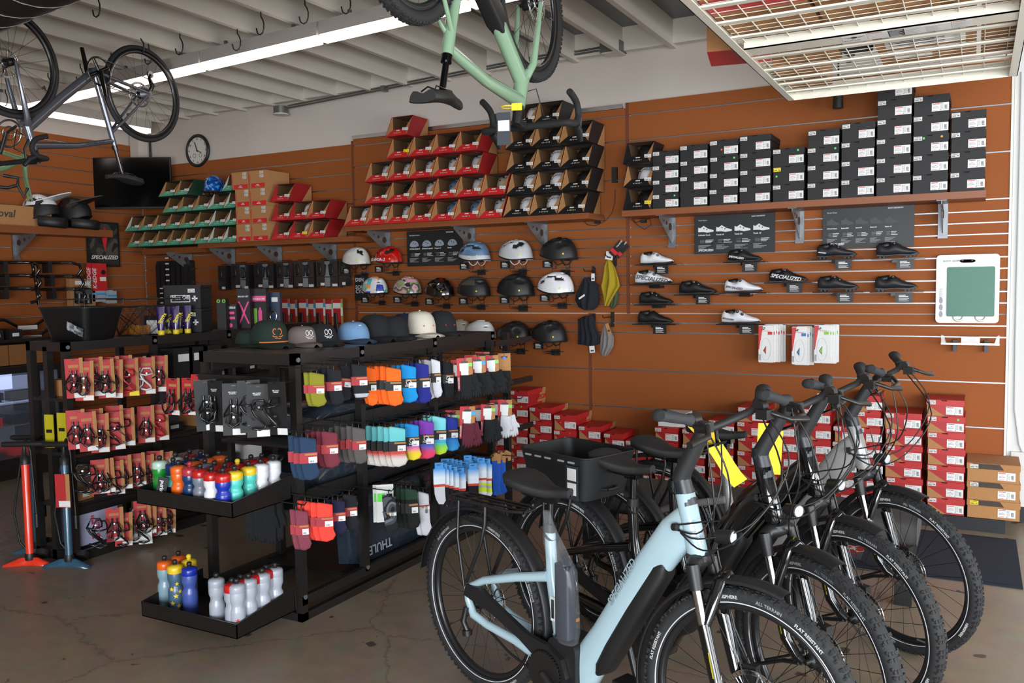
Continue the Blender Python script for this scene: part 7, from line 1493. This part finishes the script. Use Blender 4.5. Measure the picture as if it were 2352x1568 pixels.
# yellow paper tags
def strip(label, pts, w, D, m, seg=8):
    P = [dep(x, y, D) for x, y in pts]; c = P[0]; t = thing('hang_tag', label, 'tag', c)
    ax = (P[-1]-P[0]).normalized(); sd = ax.cross(_f).normalized(); mb = MB(); n = len(P)
    vs = [p-c+sd*w/2-_f*.01*math.sin(PI*i/(n-1)) for i, p in enumerate(P)]+[p-c-sd*w/2-_f*.01*math.sin(PI*i/(n-1))+_f*.012 for i, p in enumerate(P)]
    mb.add(vs, [(i, i+1, n+i+1, n+i) for i in range(n-1)]); o = mb.build('paper_strip', m, t)
    md = o.modifiers.new('thickness', 'SOLIDIFY'); md.thickness = .001; return t
YP = mat('yellow_paper', '#f0c81a', .6, var=.04)
strip('long yellow curled paper tag hanging from the pale blue handlebar', [(1592, 966), (1610, 985), (1632, 1012), (1652, 1040), (1672, 1072), (1688, 1095), (1702, 1110)], .048, 2.75, YP)
P = dep(1771, 972, 3.35); t = thing('hang_tag', 'flat yellow paper tag hanging from the second bicycle handlebar', 'tag', P, (0, .06, .55)); MB().box(-.05, .05, 0, .001, -.2, 0).cyl((.0, -.001, -.012), (.0, .002, -.012), .004, 8, 1).build('paper', [YP, BLK], t)
P = dep(1893, 910, 3.55); t = thing('hang_tag', 'small pale blue grey tag on the third bicycle handlebar', 'tag', P, (0, .5, .5)); MB().box(-.03, .03, 0, .001, -.075, 0).build('paper', mat('pale_tag', '#93a2b5', .5), t)
# ------------------------------------------------------------------ hanging drop-bar bicycles
def roadbike(desc, rear, front, zc, fm, R=.345, tr_=.021, knob=False, stack=.56, carbon_bar=True, batt=False, sad_x=.0, stem_len=.09, fat=1.0, post=.2):
    rear = Vector((rear[0], rear[1], zc)); front = Vector((front[0], front[1], zc)); wb = (front-rear).length; d = (front-rear).normalized()
    th = math.atan2(d.y, d.x); M = Matrix.Translation(rear) @ Matrix.Rotation(th, 4, 'Z') @ Matrix.Rotation(PI, 4, 'X')
    t = thing('hanging_bicycle', desc, 'bicycle', group='bicycles hung upside down', M=M)
    wm = wheel_meshes('r%s%s' % (R, knob), R, tr_, knob, False, 1, 24, .03, False, True); wf = wheel_meshes('rf%s%s' % (R, knob), R, tr_, knob, False, 1, 24, .03, False, False)
    add_wheel(t, 'rear_wheel', 0, 0, wm); add_wheel(t, 'front_wheel', wb, 0, wf)
    BB = Vector((.41, 0, -.07)); ST = Vector((.27, 0, .40)); HT = Vector((wb-.135, 0, stack*.92)); HBt = Vector((wb-.095, 0, stack*.66))
    f = MB().tube([BB, BB*.5+ST*.5, ST], [.022*fat, .019*fat, .018*fat], 14).tube([ST-Vector((0, 0, .03)), (HT*.5+ST*.5)-Vector((0, 0, .012)), HT-Vector((.0, 0, .03))], [.017*fat, .019*fat, .026*fat], 14).tube([BB, (BB+HBt)*.5, HBt+Vector((0, 0, .02))], [.032*fat, .031*fat, .03*fat], 16, flat=.85).tube([HT, HBt], [.024*fat, .029*fat], 16)
    f.tube([BB-Vector((0, .035, 0)), BB+Vector((0, .035, 0))], .03, 16)
    for s in (-1, 1):
        f.tube([(0, s*.062, 0), (.2, s*.05, -.03), BB+Vector((0, s*.025, 0))], [.01, .012, .014], 10); f.tube([(0, s*.062, .005), (.2, s*.035, .22), ST+Vector((.02, s*.012, -.09))], [.008, .009, .011], 10)
    f.build('frame', fm, t)
    k = MB()
    for s in (-1, 1): k.tube([HBt+Vector((.005, s*.02, -.0)), HBt+Vector((.03, s*.045, -.06)), (wb-.02, s*.055, .1), (wb, s*.056, 0)], [.02, .018, .012, .01], 10)
    k.tube([HBt+Vector((.01, -.035, -.02)), HBt+Vector((.01, .035, -.02))], .022, 10); k.build('fork', fm, t)
    sp = ST+(ST-BB).normalized()*post; MB().tube([ST-(ST-BB).normalized()*.01, sp], .0135, 12).tube([ST, ST+(ST-BB).normalized()*.03], .022, 14).build('seatpost', GLB, t)
    so = ob('saddle', SAD, t, loc=(sp.x-.14, 0, sp.z+.045), scale=(.95, .85, .9)); ob('saddle_rails', SRL, so)
    su = (HT-HBt).normalized(); s0 = HT+su*.07; s1 = s0+Vector((stem_len, 0, .01)); MB().tube([HT, s0+su*.015], [.024, .02], 14).tube([s0, s1], .019, 12).build('stem', BLK, t)
    p = [Vector((s1.x+q_.y, q_.x, s1.z+q_.z)) for q_ in dropbar(.44, .075, .125)]; hb = MB().tube(p, .0155, 10).build('handlebar', mat('bar_tape', '#161617', .8), t)
    for s in (-1, 1): MB().tube([(s1.x+.085, s*.215, s1.z+.0), (s1.x+.125, s*.213, s1.z+.02), (s1.x+.155, s*.21, s1.z+.06)], [.018, .019, .012], 10).tube([(s1.x+.14, s*.21, s1.z+.02), (s1.x+.15, s*.213, s1.z-.04), (s1.x+.12, s*.215, s1.z-.1)], .006, 6, flat=1.6).build('brake_hood', BLK, hb)
    c = MB().torus(.09, .006, 48, 6, M=Matrix.Translation((BB.x, -.05, BB.z)) @ Matrix.Diagonal((1, .5, 1, 1))); 
    for q_ in range(4): a = PI/2*q_+.5; c.tube([(BB.x, -.05, BB.z), (BB.x+.085*cos(a), -.05, BB.z+.085*sin(a))], .012, 6, flat=.5)
    for q_ in range(48): a = 2*PI*q_/48; c.cbox((BB.x+.096*cos(a), -.05, BB.z+.096*sin(a)), (.005, .003, .005))
    for s, a in ((-1, PI/2+.1),): c.tube([(BB.x, s*.06, BB.z), (BB.x+.17*cos(a), s*.085, BB.z+.17*sin(a))], [.02, .015], 8, flat=.7)
    cr0 = c.build('crank', GLB, t); MB().tube([(BB.x, .06, BB.z), (BB.x+.17*cos(-PI/2+.1), .085, BB.z+.17*sin(-PI/2+.1))], [.02, .015], 8, flat=.7).build('crank_arm', GLB, t)
    MB().tube([(.0, -.052, .035), (.2, -.052, .03), (BB.x, -.052, BB.z+.09)], .0035, 5).tube([(-.02, -.052, -.1), (.2, -.052, -.14), (BB.x, -.052, BB.z-.09)], .0035, 5).build('drive_chain', GRY, t)
    MB().tube([(.0, -.075, -.02), (-.01, -.085, -.05), (.01, -.08, -.1), (.0, -.08, -.13)], [.014, .018, .012, .014], 8).cyl((.0, -.085, -.13), (.0, -.072, -.13), .025).build('derailleur', GLB, t)
    cbl = MB()
    for s in (-1, 1): cbl.tube([(s1.x+.08, s*.18, s1.z), (s1.x+.1, s*.05, s1.z-.06), (s1.x+.06, s*.03, s1.z-.18), HBt+Vector((.03, 0, .06))], .0028, 5)
    cbl.build('cable', BLK, t)
    if batt: mid = (BB+HBt)*.5; dv_ = (HBt-BB).normalized(); MB().loft([[tuple(BB+dv_*u+Vector((0, 1, 0))*y+dv_.cross(Vector((0, 1, 0)))*-z) for y, z in rrect(-.032*k_, .032*k_, -.04*k_, .035*k_, .015)] for u, k_ in ((.02, .8), (.05, 1.15), (.36, 1.15), (.42, .85))]).build('battery_cover', BLK, t)
    L = ob('lettering', text('SPECIALIZED', .028, PRN, .2, .0004), t, M=Matrix.Translation((ST+(HT-ST)*.15)+Vector((0, -.021, -.04))) @ Matrix.Rotation(-math.atan2((HT-ST).z, (HT-ST).x), 4, 'Y') @ Matrix.Rotation(PI/2, 4, 'X'))
    for x in (0, wb):   # rubber-coated hook that holds the wheel
        q_ = M @ Vector((x, 0, -R+.045)); hkx = thing('bike_hook', 'black hook holding the %s of the %s' % ('rear wheel' if x == 0 else 'front wheel', desc.split(',')[0]), 'hook', q_)
        MB().tube([(0, 0, 3.42-q_.z), (0, 0, .1), (.03, 0, .06), (.03, 0, .01), (.0, 0, -.01), (-.025, 0, .01)], .005, 6).build('hook_body', BLK, hkx)
    return t
SAGE = mat('sage_green_paint', '#7f9c80', .25, coat=.7, var=.03); STL = mat('steel_grey_paint', '#6b6f78', .2, .6, coat=.6)
hg1 = roadbike('sage green gravel bicycle with black tyres, upside down', (-1.80, -3.99), (-1.835, -2.96), 2.915, SAGE, .347, .026, True, batt=True, stack=.53, fat=1.3, post=.15)
hg2 = roadbike('steel grey racing bicycle, upside down', (-5.324, -2.253), (-5.261, -3.273), 3.04, STL, .34, .016, False)
P = dep(1157, 290, 3.75); t = thing('hang_tag', 'black tag with white price sticker on the green gravel handlebar', 'tag', P, (0, 0, .3)); MB().box(-.03, .03, 0, .002, -.08, .06, 0).box(-.025, .025, -.001, 0, -.02, .025, 1).build('card', [mat('tag_slate', '#2a2f36', .6), WHT], t)
P = dep(1175, 243, 3.7); t = thing('hang_tag', 'yellow cable tie tag on the green gravel stem', 'tag', P, (0, 0, .3)); MB().torus(.03, .003, 20, 5, M=Matrix.Translation((-.02, .02, 0)) @ Matrix.Rotation(PI/2, 4, 'X')).box(.0, .045, 0, .002, -.02, .01).build('tie', YEL, t)
# bare green frame and bars on the left, partly out of frame
LGP = mat('lime_chameleon_paint', '#8fb58a', .2, .5, coat=.6)
D0 = 7.2; f = lambda x, y, D=D0: dep(x, y, D)
c = f(55, 362); t = thing('bicycle_frameset', 'light green bicycle frame with fork hanging at the left edge', 'frame', c)
MB().tube([f(-40, 345)-c, f(5, 350)-c, f(50, 365)-c], .018, 12).tube([f(-60, 405)-c, f(15, 385)-c, f(52, 366)-c], .022, 12).tube([f(54, 352)-c, f(58, 385)-c], .024, 14).tube([f(-60, 405)-c, f(-40, 345)-c], .016, 10).build('frame', LGP, t)
MB().tube([f(58, 385)-c, f(60, 410)-c, f(74, 462)-c], [.018, .014, .009], 10).tube([f(56, 388, 7.3)-c, f(57, 412, 7.3)-c, f(66, 462, 7.3)-c], [.018, .014, .009], 10).build('fork', LGP, t)
c = f(20, 306, 6.6); t = thing('crankset', 'silver and black chainring with crank at the left edge', 'crank', c, (0, 0, .4)); MB().torus(.1, .008, 40, 6).torus(.05, .006, 30, 6).build('chainring', SIL, t); MB().tube([(.0, -.03, .0), (-.06, -.03, -.16)], .014, 8).tube([(0, -.02, 0), (.08, -.02, .05)], .01, 6).build('crank_arm', BLK, t)
c = f(38, 425, 6.8); t = thing('handlebar', 'black drop handlebar dangling under the green frame', 'handlebar', c, (0, 0, .5)); MB().tube([f(-30, 428, 6.8)-c, f(20, 432, 6.8)-c, f(40, 425, 6.8)-c, f(42, 408, 6.8)-c, f(12, 404, 6.8)-c], .014, 8).tube([f(40, 425, 6.8)-c, f(52, 452, 6.8)-c, f(60, 430, 6.8)-c], .012, 8).build('drop_bar', BLK, t)
# ------------------------------------------------------------------ overhead storage rack
ZR = 2.7; XL_, XR_ = -1.015, .175; YF, YN = -1.17, -3.75
t = thing('ceiling_rack', 'white wire overhead storage rack hanging at the upper right', 'rack', (-.42, -2.4, ZR)); OR = Vector(t.location)
def rk(n, x0, x1, y0, y1, z0, z1, m=WFR): return MB().box(x0-OR.x, x1-OR.x, y0-OR.y, y1-OR.y, z0-OR.z, z1-OR.z).build(n, m, t)
for x in (XL_, XR_-.004): rk('side_rail', x, x+.004, YN, YF, ZR, ZR+.085)
rk('side_flange', XL_, XL_+.04, YN, YF, ZR, ZR+.004); rk('side_flange', XR_-.04, XR_, YN, YF, ZR, ZR+.004); rk('front_rail', XL_, XR_, YF-.004, YF, ZR, ZR+.085); rk('front_rail', XL_, XR_, YN, YN+.004, ZR, ZR+.085)
cr_ = rk('cross_beam', XL_+.04, XR_-.04, -2.45, -2.32, ZR+.006, ZR+.012); rk('cross_beam', XL_+.04, XR_-.04, -2.45, -2.445, ZR+.006, ZR+.05)
for y in (-1.3, -1.52, -1.66, -1.9, -2.18, -2.6, -2.85, -3.1, -3.4): rk('deck_bar', XL_+.02, XR_-.02, y-.018, y+.018, ZR+.022, ZR+.03)
n = 0
for i in range(39): y = YN+.067*i; MB().tube([(XL_+.02-OR.x, y-OR.y, .045), (XR_-.02-OR.x, y-OR.y, .045)], .0022, 5).build('deck_wire', WFR, t)
for i in range(12): x = XL_+.05+.098*i; MB().tube([(x-OR.x, YN-OR.y, .04), (x-OR.x, YF-OR.y, .04)], .003, 5).build('deck_wire', WFR, t)
for x in (XL_+.01, XR_-.01):
    for y in (YF-.02, -2.4, YN+.02): rk('hanger_post', x-.02, x+.02, y-.015, y+.015, ZR+.05, 3.42)
wn = MB()
for dy, dz in ((0, .02), (.03, .05), (.1, .02), (.13, .05), (.06, .08)): wn.tube([(XL_-OR.x-.0, -2.4-OR.y+dy, dz), (XL_-OR.x-.015, -2.4-OR.y+dy, dz)], .006, 6).box(XL_-OR.x-.022, XL_-OR.x-.012, -2.4-OR.y+dy-.018, -2.4-OR.y+dy+.018, dz-.004, dz+.004)
wn.build('wing_nut', GRY, t)
# warning labels on the cross beam (underside)
def under(s, x, y, sz, m=PRN): ob('lettering', text(s, sz, m, 0, .0003), cr_, M=Matrix.Translation((x-OR.x, y-OR.y, .0052)) @ Matrix.Rotation(PI, 4, 'X'))
for x0, w, m in ((-.55, .1, WHT), (-.445, .085, WHT), (-.36, .065, BLK), (-.295, .08, WHT), (-.215, .1, WHT), (-.11, .075, WHT)): MB().box(x0-OR.x, x0+w-OR.x, -2.44-OR.y+.01, -2.32-OR.y-.01, .0054, .006).build('warning_label', m, cr_)
under('WARNING', -.44, -2.425, .012, PNK); under('877-655-3443', -.545, -2.345, .012); under('WARNING', -.105, -2.425, .01, REDB); under('FALLING OBJECTS', -.357, -2.42, .007, WTXT); under('SAFETY INSTRUCTIONS', -.292, -2.425, .006, mat('blue_print', '#2f6fa0', .6))
for s in (-1, 1): MB().prism([(-.5-OR.x+s*.01, .0), (-.5-OR.x+s*.045, .012), (-.5-OR.x+s*.02, -.008)], 0, .0005).build('wing_emblem', GRY, cr_, ).matrix_local = Matrix.Translation((0, -2.4-OR.y, .005)) @ Matrix.Rotation(PI/2, 4, 'X')
MB().cyl((-.5-OR.x, -2.4-OR.y, .0045), (-.5-OR.x, -2.4-OR.y, .0054), .013, 20).build('round_emblem', BLK, cr_)
ln = MB()
for x0 in (-.355, -.29, -.21, -.105):
    for k in range(8): ln.box(x0-OR.x, x0+.055-OR.x-.01*(k % 3), -2.41-OR.y+.01*k, -2.406-OR.y+.01*k, .005, .0054)
ln.build('printed_lines', GREYP, cr_)
# cartons lying on the rack
zt = ZR+.05
bx = [(-1.12, -.78, -3.7, -3.2, .3, 'rw', 'red and kraft carton at the near left of the overhead rack'), (-.75, -.3, -3.7, -3.1, .25, 'k', 'kraft carton near the front of the overhead rack'), (-.28, .15, -3.72, -3.15, .22, 'r', 'red carton at the near right of the overhead rack'), (-1.0, -.62, -3.1, -2.55, .28, 'rw', 'red striped carton in the middle of the overhead rack'), (-.6, -.15, -3.05, -2.5, .24, 'k', 'kraft carton over the cross beam'), (-.1, .15, -3.05, -2.5, .2, 'k', 'kraft carton by the right side rail'),
 (-.86, -.62, -2.3, -1.85, .2, 'k', 'flat kraft carton left of the handlebar'), (-.45, -.02, -2.25, -1.5, .16, 'p', 'long kraft carton with white printed panels on the overhead rack'), (.0, .15, -2.3, -1.5, .2, 'k', 'kraft carton at the far right of the overhead rack'), (-.98, -.75, -1.8, -1.25, .12, 'k', 'kraft carton at the far left of the overhead rack')]
for x0, x1, y0, y1, h, k, l in bx:
    b = thing('carton', l, 'box', (x0, y0, zt), group='cartons on the overhead rack'); w, d = x1-x0, y1-y0; mb = MB().box(0, w, 0, d, 0, h, 0)
    if 'r' in k: mb.box(0, w, 0, d*.35, -.001, 0, 1).box(-.001, 0, 0, d*.7, 0, h*.6, 1)
    if k == 'p': mb.box(w*.1, w*.9, d*.08, d*.45, -.001, 0, 2).box(w*.1, w*.9, d*.5, d*.62, -.001, 0, 2).box(w*.15, w*.55, d*.67, d*.75, -.001, 0, 2)
    mb.build('carton_body', [KRF, REDB, WHT], b)
    if k == 'p': ob('lettering', text('Dash', .1, PRN, 0, .001), b, M=Matrix.Translation((w*.4, d*.12, -.002)) @ Matrix.Rotation(PI, 4, 'X')); 
    if k == 'p': mb = MB(); [mb.box(w*.15, w*(.8-.1*(q_ % 3)), d*(.25+.03*q_), d*(.262+.03*q_), -.002, -.001) for q_ in range(5)]; mb.build('printed_lines', PRN, b)
P = Vector((-.6, -1.9, zt+.02)); t2 = thing('handlebar', 'black handlebar and stem lying on the overhead rack', 'handlebar', P); MB().tube([(-.05, -.25, .02), (0, -.05, .0), (.02, .1, .0), (-.02, .3, .02)], .015, 8).tube([(0, 0, 0), (.12, .05, .02)], .02, 8).build('bar_body', BLK, t2)
# red and kraft box hanging over the left edge of the rack
b = thing('carton', 'red carton sticking out over the left rail of the overhead rack', 'box', (-1.19, -2.3, zt+.01), (0, 0, .2), 'cartons on the overhead rack'); MB().box(0, .3, 0, .3, 0, .2, 0).box(-.001, 0, 0, .2, 0, .2, 1).box(0, .3, .0, .3, -.001, 0, 1).build('carton_body', [KRF, REDB], b)
# ------------------------------------------------------------------ ribbed bench behind the bicycles
RIB = mat('ribbed_grey_cover', '#4a4848', .8); x0, x1, y0, y1 = -2.05, -.235, -2.0, -1.55
t = thing('padded_bench', 'long bench with grey ribbed cushion behind the bicycles', 'bench', ((x0+x1)/2, (y0+y1)/2, 0)); dx, dy = (x1-x0)/2, (y1-y0)/2
rr = []; n = 110
for i in range(n+1):
    x = -dx+2*dx*i/n; e = .004*(i % 2); rr.append([(x, (dy-e)*math.copysign(abs(cos(a))**.35, cos(a)), .37+(.07-e)*math.copysign(abs(sin(a))**.5, sin(a))) for a in [2*PI*k/20 for k in range(20)]])
MB().loft(rr).build('cushion', RIB, t)
for sx in (-1, 1):
    for sy in (-1, 1): MB().box(sx*(dx-.06)-.04, sx*(dx-.06)+.04, sy*(dy-.06)-.03, sy*(dy-.06)+.03, 0, .3).build('leg', BLK, t)
MB().box(-dx+.05, dx-.05, -.03, .03, .25, .3).build('bench_rail', BLK, t)
# folded red cloth under the bench
o = MB(); q_ = random.Random(4); o.loft([[(x, y+.05*sin(x*9), .006+.03*abs(sin(x*7+y*5))) for y in (-.12, -.06, 0, .06, .12)] for x in [-.2+.04*k for k in range(11)]], 0, None, False, False)
ro = o.build('folded_cloth', vor_mat('red_pattern_cloth', ['#a02020', '#c9c4bc', '#a02020', '#3a5a60'], 16, .9, 0, cell=False)); tag(ro, 'red and white patterned cloth on the floor mat under the bench', 'cloth'); ro.location = (-.75, -1.35, .011)
